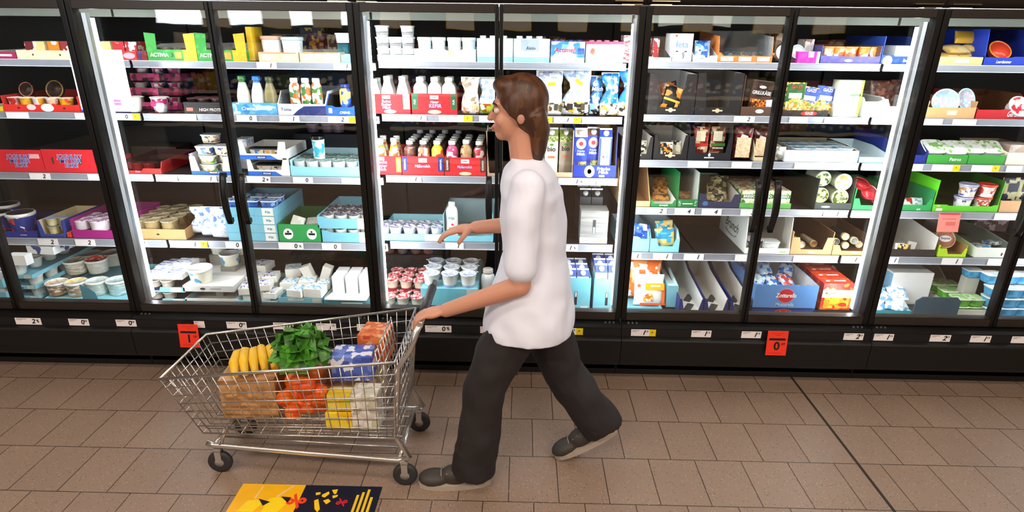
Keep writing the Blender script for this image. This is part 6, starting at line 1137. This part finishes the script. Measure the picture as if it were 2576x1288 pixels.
# ------------------------------------------------------------------ shopping cart
CH = mat('C9C6C2', .22, .85); PLB = mat('1A1A1C', .5); 
ct = empty('shopping_cart', (-.72, -.62, 0)); tag(ct, 'chrome wire shopping cart full of groceries pushed by the person', 'shopping cart')
def Lc(p): return (p[0]+.72, p[1]+.62, p[2])
FX, RX = -1.30, -.43; YN, YF = -.85, -.42
top = lambda u: .455+.115*u; bot = lambda u: .20+.03*u   # u 0 front .. 1 rear
b = MB(); r_ = .0022
def side_pt(u, v, near):
    xf = FX+.10*(1-v); xr = RX-.02*(1-v); x = xf+(xr-xf)*u; z = bot(u)+(top(u)-bot(u))*v
    tp = .045*(1-u)+.0; sh_ = .03*(1-v)
    y = (YN+tp+sh_) if near else (YF-tp-sh_)
    return (x, y, z)
for near in (True, False):
    for v in (0, .14, .28, .42, .56, .70, .85): b.tube([Lc(side_pt(u, v, near)) for u in (0, .5, 1)], r_ if v not in (0, .56) else .003, CH, 6)
    for i in range(23): u = i/22; b.tube([Lc(side_pt(u, 0, near)), Lc(side_pt(u, .5, near)), Lc(side_pt(u, 1, near))], .0019, CH, 5)
for i in range(11):
    t = i/10
    for u in (0, 1):
        n0, f0 = side_pt(u, 0, True), side_pt(u, 0, False); n1, f1 = side_pt(u, 1, True), side_pt(u, 1, False)
        b.tube([Lc([a+(c-a)*t for a, c in zip(n0, f0)]), Lc([a+(c-a)*t for a, c in zip(n1, f1)])], .0019, CH, 5)
    n0, f0 = side_pt(0, 0, True), side_pt(0, 0, False); n1, f1 = side_pt(1, 0, True), side_pt(1, 0, False)
    b.tube([Lc([a+(c-a)*t for a, c in zip(n0, f0)]), Lc([a+(c-a)*t for a, c in zip(n1, f1)])], .0022, CH, 5)
for u in (0, .1, .2, .3, .4, .5, .6, .7, .8, .9, 1): b.tube([Lc(side_pt(u, 0, True)), Lc(side_pt(u, 0, False))], .0022, CH, 5)
for v in (.14, .28, .42, .56, .70, .85):
    for u in (0, 1): b.tube([Lc(side_pt(u, v, True)), Lc(side_pt(u, v, False))], .0022, CH, 5)
b.build('wire_basket', ct)
b = MB(); loop = [side_pt(0, 1, True), side_pt(.5, 1, True), side_pt(1, 1, True), side_pt(1, 1, False), side_pt(.5, 1, False), side_pt(0, 1, False), side_pt(0, 1, True)]
b.tube([Lc(p) for p in loop], .0055, CH, 8); b.build('basket_rim', ct)
b = MB()
for y, s_ in ((YN+.05, 1), (YF-.05, -1)):
    b.tube([Lc(p) for p in ((RX+.085, y-.02*s_, .70), (RX+.05, y-.012*s_, .60), (RX+.0, y, .52), (RX-.03, y+.005*s_, .22), (RX+.02, y+.0*s_, .13), (RX-.02, y, .115), (-.8, y+.02*s_, .12), (FX+.12, y+.05*s_, .125), (FX+.09, y+.05*s_, .135))], .011, CH, 10)
    b.tube([Lc((FX+.14, y+.05*s_, .125)), Lc((FX+.18, y+.04*s_, .21))], .009, CH, 8)
b.tube([Lc((FX+.12, YN+.10, .125)), Lc((FX+.12, YF-.10, .125))], .009, CH, 8); b.tube([Lc((RX-.02, YN+.05, .115)), Lc((RX-.02, YF-.05, .115))], .009, CH, 8)
for t in (.2, .4, .6, .8): b.tube([Lc((FX+.14, YN+.10+(YF-YN-.2)*t, .13)), Lc((RX-.03, YN+.05+(YF-YN-.1)*t, .12))], .004, CH, 6)
b.build('chassis', ct)
b = MB(); b.tube([Lc((RX+.085, YN+.028, .70)), Lc((RX+.085, YF-.028, .70))], .014, CH, 12); hd = b.build('handle_bar', ct)
b = MB(); b.tube([Lc((RX+.085, YN+.08, .70)), Lc((RX+.085, YF-.08, .70))], .017, mat('2E2E33', .4), 12); b.build('handle_grip', hd)
for (x, y) in ((FX+.13, YN+.10), (FX+.13, YF-.10), (RX+.0, YN+.05), (RX+.0, YF-.05)):
    b = MB(); b.box(-.014, -.010, -.012, .012, -.002, .052, CH); b.box(.010, .014, -.012, .012, -.002, .052, CH); b.box(-.014, .014, -.014, .014, .050, .062, CH)
    fk = b.build('caster_fork', ct, Lc((x, y, .052)));  fk.rotation_euler = (0, 0, R(90))
    b = MB(); prof = [(0, -.011), (.034, -.011), (.046, -.009), (.048, 0), (.046, .009), (.034, .011), (0, .011)]
    b.lathe(prof, [mat('2A2A2C', .6)], seg=24); me = b.mesh('caster_wheel'); me.transform(Matrix.Rotation(R(90), 4, 'Y')); wl = link('caster_wheel', me, fk, (0, 0, -.0035))
    b = MB(); b.lathe([(0, -.0125), (.018, -.0125), (.018, .0125), (0, .0125)], [mat('8A8A88', .4)], seg=16); me = b.mesh('wheel_hub'); me.transform(Matrix.Rotation(R(90), 4, 'Y')); link('wheel_hub', me, fk, (0, 0, -.0035))
b = MB()   # folded child seat flap
for v in range(6): b.tube([Lc((RX-.06-.005*v, YN+.08, .34+.045*v)), Lc((RX-.06-.005*v, YF-.08, .34+.045*v))], .0025, CH, 6)
for v in range(8): y = YN+.08+(YF-YN-.16)*v/7; b.tube([Lc((RX-.06, y, .34)), Lc((RX-.088, y, .57))], .0022, CH, 6)
b.build('child_seat_flap', ct)
# groceries
BEFORE = set(o.name for o in C.objects)
def leafy(loc, r, m1, m2, n=16, name='lettuce', seed=0):
    rnd = random.Random(seed); b = MB(); b.ball((0, 0, r*.75), (r*.75, r*.75, r*.7), m2, 12)
    for i in range(n):
        a = i*2.399; el = .2+1.1*(i/n); d = Vector((math.cos(a)*math.cos(el), math.sin(a)*math.cos(el), math.sin(el)))
        c = Vector((0, 0, r*.75)); t = d.cross(Vector((0, 0, 1))).normalized(); u = d.cross(t)
        V = []
        for p in range(5):
            for q in range(5):
                s1, s2 = p/4*2-1, q/4*2-1
                V.append(b.b.verts.new(c+t*s1*r*.55+u*-s2*r*.55+d*r*(.72+.25*(s1*s1+s2*s2)*.6+rnd.uniform(-.07, .07))))
        for p in range(4):
            for q in range(4):
                f = b.b.faces.new((V[p*5+q], V[p*5+q+1], V[p*5+q+6], V[p*5+q+5])); f.material_index = b.mi(m1); f.smooth = True
    return b.build(name, None, loc)
zfl = .235
tg(leafy((-.745, -.70, .435), .095, pr(['3E7A22', '4E9A2A', '2E6418'], 4, seed=1), mat('8ABA4A', .5), 18), 'green leafy lettuce heaped on top of the cart load', 'vegetable')
tg(leafy((-.80, -.55, .39), .07, pr(['4E8A2A', '3A6E1E', '5EA034'], 4, seed=2), mat('7AAA3A', .5), 14, 'lettuce', 3), 'smaller green lettuce at the far side of the cart', 'vegetable')
b = MB()
for i in range(26):
    a = i*2.4; rr = .016*math.sqrt(i); b.ball((rr*math.cos(a)*1.15, rr*math.sin(a)*.8, .045+.05*(i % 4)*.85), .034, pr(['E8641A', 'E0521A', 'F07A22'], 3, seed=1), 10)
o = b.build('orange_net', None, (-.735, -.695, zfl)); tg(o, 'net bag of bright oranges against the near cart side', 'net of oranges')
o = boxpack((-.965, -.715, zfl-.005), .21, .19, .17, pr(['B88A5A', 'A87A4A', 'C89A68'], 3, seed=2), 'paper_bag', bev=.01, rz=.1); tg(o, 'brown paper bag at the front end of the cart', 'paper bag')
b = MB()
for i in range(5): b.tube([(-.07+.035*i, 0, 0), (-.072+.035*i, -.0, .07), (-.06+.03*i, .015, .13+.01*(i % 2)), (-.045+.028*i, .03, .16)], [.012, .018, .016, .006], mat('E6B81E', .45), 10)
o = b.build('banana_bunch', None, (-.93, -.70, .425)); o.rotation_euler = (R(-72), 0, R(25)); tg(o, 'bunch of yellow bananas lying near the lettuce', 'bananas'); 
for q in range(2):
    o = boxpack((-.60+.01*q, -.79+.01*q, .242+.073*q), .10, .06, .07, pr([['F0C81E', 'F4D83A', 'E8B81A'], ['E8C83A', 'C8D03A', 'F0D85A']][q], 3, seed=q), 'pasta_pack', bev=.01); tg(o, f"yellow food pack low in the cart, {['front','rear'][q]} one", 'pack', 'yellow food packs')
o = boxpack((-.56, -.705, .40), .15, .10, .10, pr(['3A50A8', '6A80C8', 'D8DCE8', '4A60B8'], 4, seed=3), 'cereal_box', rz=.05); tg(o, 'blue and white food box in the cart below the rim', 'box')
o = boxpack((-.51, -.592, .41), .11, .12, .12, pr(['C8602A', 'D87A3A', 'B84A24', 'E0A070'], 4, seed=4), 'snack_box', rz=-.1); tg(o, 'orange brown snack box at the rear of the cart', 'box')
o = boxpack((-.50, -.79, .24), .10, .09, .15, pr(['D8D4CC', 'B8B4A8', 'E8E4D8', 'C8C8A8'], 4, seed=5), 'flour_pack', bev=.006); tg(o, 'pale grey flour pack at the rear near side of the cart', 'pack')
o = boxpack((-.60, -.60, zfl+.005), .24, .12, .17, pr(['C8B8A0', 'E8D8C0', 'A89880'], 4, seed=6), 'food_box'); tg(o, 'beige food box on the far side of the cart', 'box')
o = boxpack((-.80, -.585, zfl+.005), .17, .10, .15, pr(['D8703A', 'E8B060', 'B85A2A'], 4, seed=7), 'food_box'); tg(o, 'orange food box on the far side of the cart', 'box')
for o in [o for o in C.objects if o.name not in BEFORE and o.parent is None]: o.location.x -= .07
# ------------------------------------------------------------------ the person
def remesh(name, build_fn, m, voxel=.007, smooth=6, parent=None, wrinkle=0):
    b = MB(); build_fn(b, m); me = b.mesh('tmp'); o = bpy.data.objects.new('tmp', me); C.objects.link(o)
    md = o.modifiers.new('r', 'REMESH'); md.mode = 'VOXEL'; md.voxel_size = voxel; md.use_smooth_shade = True
    if wrinkle:
        tx = bpy.data.textures.new('cloth_folds', 'CLOUDS'); tx.noise_scale = .13; tx.noise_depth = 1
        md = o.modifiers.new('d', 'DISPLACE'); md.texture = tx; md.strength = wrinkle; md.mid_level = .5; md.texture_coords = 'LOCAL'
    if smooth: ms = o.modifiers.new('s', 'SMOOTH'); ms.iterations = smooth; ms.factor = .5
    dg = bpy.context.evaluated_depsgraph_get(); dg.update(); ev = o.evaluated_get(dg); m2 = bpy.data.meshes.new_from_object(ev)
    bpy.data.objects.remove(o); bpy.data.meshes.remove(me)
    m2.materials.clear(); m2.materials.append(m)
    for p in m2.polygons: p.use_smooth = True; p.material_index = 0
    return link(name, m2, parent)
SKIN = mat('C88F76', .5, var=.04); SHIRT = mat('E4E9FA', .75, var=.03); TRS = mat('1F1A1C', .75, var=.15); HAIR = pr(['4A2C18', '5A3820', '3E2414'], 5, (1, 1, .3), .45, 1); SHOE = mat('35302C', .6); SOLE = mat('A89C8E', .7)
PX = .02
hipL, hipR = Vector((.035, -.75, .80)), Vector((.045, -.61, .80)); kneeL, kneeR = Vector((-.12, -.775, .44)), Vector((.165, -.61, .41)); ankL, ankR = Vector((-.165, -.785, .10)), Vector((.335, -.625, .17))
shL, shR = Vector((.015, -.825, 1.195)), Vector((.025, -.535, 1.195)); elL, elR = Vector((-.0, -.855, .87)), Vector((.04, -.49, .97)); wrL, wrR = Vector((-.255, -.79, .745)), Vector((-.17, -.51, .955))
def ball_chain(b, pts, rs, m, n=10, last=True):
    for (p, q), (r1, r2) in zip(zip(pts, pts[1:]), zip(rs, rs[1:])):
        b.tube([p+(q-p)*(i/n) for i in range(n+1)], [r1+(r2-r1)*i/n for i in range(n+1)], m, 14)
    for p, r in list(zip(pts, rs))[:None if last else -1]: b.ball(p, r, m, 12)
HC = Vector((-.02, -.68, 1.405)); HS = .88
def HV(t): return HC+Vector(t)*HS
def hand(b, w, d, m, curl, side):
    """palm with four unequal curled fingers and a thumb from the side; d: pointing direction"""
    d = d.normalized(); s_ = Vector((0, 1, 0)) * side; n = d.cross(s_).normalized(); n = n if n.z < 0 else -n
    pc = w+d*.045
    b.ball(pc, (.044, .037, .017), m, 12, rot=d.to_track_quat('X', 'Z')); b.ball(w, (.027, .025, .021), m, 10)
    for i, (off, L, r) in enumerate(((.028, .072, .0085), (.010, .080, .0088), (-.009, .074, .0085), (-.027, .058, .0075))):
        a = pc+d*.032+s_*off; p = [a]; dd = d.copy()
        for k, f in enumerate((.42, .32, .26)):
            ang = curl*(.5+.5*k); dd = (dd*math.cos(ang)+n*math.sin(ang)).normalized(); p.append(p[-1]+dd*L*f)
        ball_chain(b, p, [r, r*.97, r*.9, r*.8], m, 3)
    t0 = pc-d*.018+s_*.028; t1 = t0+(d*.5+s_*.8+n*.35).normalized()*.035; t2 = t1+(d*.7+s_*.1+n*.75).normalized()*.028
    ball_chain(b, [t0, t1, t2], [.012, .0105, .009], m, 3)
GRIP = Vector((RX+.085, -.79, .70)); dL = (GRIP+Vector((.0, 0, .026))-wrL)
def body(b, m):
    # head: skull, jaw, nose, ears, brow, lips
    b.ball(HV((.012, 0, .035)), (.092*HS, .076*HS, .088*HS), m, 20); b.ball(HV((-.022, 0, -.03)), (.062*HS, .058*HS, .078*HS), m, 16); b.ball(HV((-.052, 0, -.082)), (.028*HS, .030*HS, .024*HS), m, 12)
    b.tube([HV((-.078, 0, .018)), HV((-.090, 0, -.008)), HV((-.099, 0, -.024))], [.007, .009, .011], m, 10); b.ball(HV((-.100, 0, -.025)), .0100, m, 10)
    b.ball(HV((-.072, 0, .028)), (.016*HS, .05*HS, .010*HS), m, 12)
    for s_ in (-1, 1):
        b.ball(HV((.015, s_*.078, -.008)), (.017*HS, .010*HS, .030*HS), m, 10); b.ball(HV((-.058, s_*.035, -.03)), (.022*HS, .02*HS, .024*HS), m, 10)
    b.ball(HV((-.083, 0, -.055)), (.010*HS, .022*HS, .0065*HS), m, 10); b.ball(HV((-.080, 0, -.065)), (.010*HS, .018*HS, .007*HS), m, 10)
    ball_chain(b, [HV((.015, 0, -.06)), Vector((.012, -.68, 1.235))], [.046, .052], m)
    b.loft([(.80, .05, -.68, .09, .13), (.95, .045, -.68, .08, .12), (1.1, .03, -.68, .075, .12), (1.18, .02, -.68, .06, .12), (1.23, .015, -.68, .05, .08)], m, 20, 2.2)
    for s_, e, w in ((shL, elL, wrL), (shR, elR, wrR)): ball_chain(b, [s_, e, w], [.034, .036, .025], m)
    hand(b, wrL, dL, m, .75, 1); hand(b, wrR, Vector((-1, -.05, -.12)), m, .38, -1)
    for h_, k, a in ((hipL, kneeL, ankL), (hipR, kneeR, ankR)): ball_chain(b, [h_, k, a], [.078, .052, .036], m)
me_b = remesh('person', body, SKIN, .0045, 3)
tag(me_b, 'walking person in a pale shirt and dark trousers pushing the cart left', 'person')
for s_ in (-1, 1):
    e = MB(); e.ball((0, 0, 0), .0100, mat('D8D0C8', .2), 14); e.build('eye', me_b, HV((-.0735, s_*.031, .006))); e = MB(); e.ball((0, 0, 0), (.004, .0055, .0055), mat('2A1C14', .2), 10); e.build('iris', bpy.data.objects[[o.name for o in me_b.children if o.name.startswith('eye')][-1]], (-.0092, 0, 0))
    e = MB(); e.tube([HV((-.086, s_*.016, .028)), HV((-.084, s_*.032, .033)), HV((-.073, s_*.05, .027))], .0032, mat('3A2414', .7), 6); e.build('eyebrow', me_b)
e = MB(); e.ball(HV((-.0885, 0, -.060)), (.005, .019, .0062), mat('A85A50', .45), 12); e.build('lips', me_b)
def hair(b, m):
    b.ball(HV((.020, 0, .045)), (.098*HS, .085*HS, .094*HS), m, 20); b.ball(HV((.045, 0, .0)), (.070*HS, .080*HS, .09*HS), m, 16); b.ball(HV((-.03, 0, .092)), (.062*HS, .064*HS, .036*HS), m, 14)
    for y in (-.045, -.015, .015, .045): b.tube([HV((.06, y, .0)), HV((.085, y, -.06)), HV((.082, y*.9, -.13)), HV((.075, y*.8, -.20))], [.040, .034, .026, .010], m, 12)
    for s_ in (-1, 1): b.ball(HV((.014, s_*.072, .03)), (.045, .016, .05), m, 12)
hr_ = remesh('hair', hair, HAIR, .006, 4, me_b)
def shirt(b, m):
    b.loft([(.640, .030, -.68, .168, .196), (.67, .032, -.68, .168, .196), (.78, .04, -.68, .145, .182), (.92, .045, -.68, .108, .15), (1.05, .035, -.68, .112, .158), (1.15, .03, -.68, .108, .168), (1.205, .025, -.68, .088, .162), (1.242, .018, -.68, .060, .10), (1.262, .014, -.68, .055, .060)], m, 28, 2.3)
    for s_, e in ((shL, elL), (shR, elR)): ball_chain(b, [s_, s_+(e-s_)*.80], [.058, .055], m)
sh_ = remesh('shirt', shirt, SHIRT, .007, 5, me_b, .028)
def trousers(b, m):
    b.loft([(.62, .05, -.68, .115, .15), (.70, .05, -.68, .118, .155), (.80, .05, -.68, .115, .150), (.88, .05, -.68, .10, .13)], m, 24, 2.3)
    ball_chain(b, [hipL, kneeL, ankL+Vector((-.003, 0, -.045))], [.100, .080, .086], m, 10, False); ball_chain(b, [hipR, kneeR, ankR+Vector((.012, 0, -.015))], [.100, .082, .084], m, 10, False)
    for k, a in ((kneeL, ankL), (kneeR, ankR)):   # cloth gathering above the shoe
        for f, r in ((.62, .006), (.8, .008), (.93, .008)):
            p = k+(a-k)*f; b.tube([p+Vector((.078*math.cos(t), .078*math.sin(t), .012*math.sin(2*t+f*9))) for t in [i*math.pi/8 for i in range(17)]], r, m, 8)
remesh('trousers', trousers, TRS, .008, 4, me_b, .03)
def shoe(parent, ank, toe, yaw=0):
    toe = Vector(toe); heel = Vector((ank.x+.045, ank.y, 0)); 
    d = Vector((-1, 0, 0))
    def up_(b, m):
        b.ball((0, 0, .045), (.046, .037, .045), m, 12); b.ball((-.075, 0, .042), (.06, .039, .040), m, 14); b.ball((-.155, 0, .032), (.062, .044, .030), m, 14); b.ball((.0, 0, .075), (.042, .036, .04), m, 12)
    o = remesh('shoe', up_, SHOE, .0045, 3, parent)
    s = MB(); N = 20; P = [(-.075+.142*math.cos(2*math.pi*i/N), (.043+.006*math.cos(2*math.pi*i/N+math.pi))*math.copysign(abs(math.sin(2*math.pi*i/N))**.75, math.sin(2*math.pi*i/N))) for i in range(N)]
    s.prism(P, 'z', 0, .022, SOLE); s.build('sole', o)
    l = MB()
    for i in range(4): l.tube([(-.060-.022*i, -.026, .076-.006*i), (-.062-.022*i, 0, .084-.007*i), (-.060-.022*i, .026, .076-.006*i)], .0022, mat('8A8078', .7), 6)
    l.build('laces', o); return o
s1 = shoe(me_b, ankL, (0, 0, 0)); s1.location = (-.165, -.785, .001); s1.rotation_euler = (0, 0, R(4))
s2 = shoe(me_b, ankR, (0, 0, 0)); s2.location = (.345, -.625, .105); s2.rotation_euler = (0, R(-30), 0)
# ------------------------------------------------------------------ the aisle behind the camera, seen only mirrored in the doors
SGY = mat('E6C41E', .5); CRM = mat('D8CDB8', .6)
for k, (x0, x1) in enumerate(((-4.6, -1.9), (-1.6, 1.1), (1.4, 4.6))):
    g = empty('gondola_shelf', ((x0+x1)/2, -4.6, 0)); tag(g, f"dark supermarket gondola across the aisle, {['left','middle','right'][k]} of three", 'shelf', 'gondolas across the aisle'); hw = (x1-x0)/2
    MB().box(-hw, hw, -.45, -.40, 0, 1.60, mat('1A1A1E', .6)).build('back_panel', g)
    for z in (.15, .55, .95, 1.30): MB().box(-hw, hw, -.40, 0, z-.02, z, mat('2A2A2E', .5)).box(-hw, hw, -.0, .012, z-.04, z, mat('C8C2B4', .5)).build('shelf_board', g)
    n = 0
    for z in (.55, .95, 1.30):
        x = x0+.06
        while x < x1-.06 and n < 100:
            w_ = random.uniform(.14, .24); h_ = random.uniform(.16, .30)
            c = random.choice(['6A1A1A', '20306A', 'A8842A', '3A5A2A', 'C8C0B0', '2A2A2E', '7A4A2A', '9A3A2A', '1E4A7A'])
            q = boxpack((x+w_/2, -4.86, z+.001), round(w_, 1)-.01 if w_ > .15 else .14, .2, round(h_, 1)-.02 if h_ > .2 else .17, pr([c, c, 'D8D0C0', c], 3, seed=len(c)), 'grocery_box')
            tag(q, f"packed goods row seen mirrored in the glass doors, gondola {['left','middle','right'][k]}", 'box', f"goods back rows on the {['left','middle','right'][k]} gondola"); LABELS.clear() if False else None
            x += w_+.02; n += 1
for i, x in enumerate([-3.6, -2.9, -2.3, -1.5, -.75, -.1, .55, 1.3, 2.0, 2.8, 3.5]):
    s = empty('hanging_sign', (x, -4.75, 1.66)); tag(s, 'cream price board with yellow frame hanging above the aisle', 'sign', 'hanging boards back rows')
    MB().box(-.16, .16, 0, .006, 0, .34, CRM).build('board', s); MB().box(-.17, .17, .001, .005, -.01, .0, SGY).box(-.17, .17, .001, .005, .34, .35, SGY).box(-.17, -.16, .001, .005, 0, .34, SGY).box(.16, .17, .001, .005, 0, .34, SGY).build('yellow_frame', s)
    MB().tube([(0, .003, .35), (0, .003, 1.33)], .003, PLB, 6).build('hanger', s)
for (x, y, k) in LAMPS:
    t = MB().box(-.64, .64, -.12, .12, .01, .06, mat('2A2A2A', .5)).build('ceiling_lamp', None, (x, y, 2.935)); tag(t, 'long ceiling lamp of the shop above the aisle', 'lamp', 'ceiling lamps back rows')
tag(MB().box(-6.2, -2.9, -8.02, -7.99, 1.70, 2.5, mat((.85, .93, 1), .4, emit=12)).build('window_1'), None, None, kind='structure')
tag(MB().box(2.2, 3.4, -8.02, -7.99, 1.74, 2.3, mat((1, .93, .82), .4, emit=2.5)).build('window_2'), None, None, kind='structure')
# ------------------------------------------------------------------ ease goods apart where their surfaces touch
from mathutils.bvhtree import BVHTree
def settle(rounds=9):
    bpy.context.view_layer.update()
    skip = {'fridge', 'shelf', 'lamp', 'sign', 'person', 'shopping cart', 'floor sticker', 'price card', 'notice'}
    roots = [o for o in C.objects if o.parent is None and o.get('category') and o['category'] not in skip and o.location.y > .1]
    fixed = {'tray', 'case', 'carrier', 'carton', 'display box', 'panel'}
    vc = {}
    for o in roots:
        parts = []; st = [(o, o.matrix_world.inverted())]
        for q in [o]+list(o.children_recursive):
            if q.type == 'MESH': parts.append((q, o.matrix_world.inverted() @ q.matrix_world))
        V = []; P = []
        for q, M in parts:
            b = len(V); V += [M @ v.co for v in q.data.vertices]; P += [tuple(b+i for i in p.vertices) for p in q.data.polygons]
        vc[o] = (V, P)
    T = {}
    def build(o):
        M = Matrix.LocRotScale(o.location, o.rotation_euler, o.scale); W_ = [M @ v for v in vc[o][0]]
        lo = [min(v[i] for v in W_) for i in range(3)]; hi = [max(v[i] for v in W_) for i in range(3)]
        T[o] = (BVHTree.FromPolygons(W_, vc[o][1]), lo, hi)
    for o in roots: build(o)
    hot = set(roots); n = 0
    for it in range(rounds):
        order = sorted(roots, key=lambda o: T[o][1][0]); dirty = set(); n = 0
        for i, a in enumerate(order):
            A = T[a]
            for b in order[i+1:]:
                B = T[b]
                if B[1][0] >= A[2][0]: break
                if a not in hot and b not in hot: continue
                v = 1
                for k in range(3):
                    d = min(A[2][k], B[2][k])-max(A[1][k], B[1][k])
                    if d <= 0: v = 0; break
                    v *= d
                if v < 9e-5: continue
                fa, fb = a['category'] in fixed, b['category'] in fixed
                if fa and fb: continue
                if not A[0].overlap(B[0]): continue
                n += 1
                ca = Vector([(A[1][k]+A[2][k])/2 for k in range(3)]); cb = Vector([(B[1][k]+B[2][k])/2 for k in range(3)])
                if fa or fb:
                    m_, c_, f_ = (b, cb, ca) if fa else (a, ca, cb); fo = A if fa else B
                    inside = all(fo[1][k]-.01 < c_[k] < fo[2][k]+.01 for k in (0, 1))
                    d = Vector((f_.x-c_.x, f_.y-c_.y, 0)); d = d.normalized() if d.length > .01 else Vector((0, 1, 0))
                    if not inside: d = -d
                    d.x *= .5
                    m_.location += d*.0022 + Vector((0, 0, .0008)); 
                    if m_.scale.x > .84: m_.scale *= .985
                    dirty.add(m_)
                else:
                    d = Vector((cb.x-ca.x, cb.y-ca.y, 0)); d = d.normalized()*.0012 if d.length > .004 else Vector((0, 0, 0))
                    for o_, s_ in ((a, -1), (b, 1)):
                        o_.location += d*s_
                        if o_.scale.x > .84: o_.scale *= .985
                        dirty.add(o_)
        for o in dirty: build(o)
        hot = dirty
        if not dirty: break
    return n
settle()
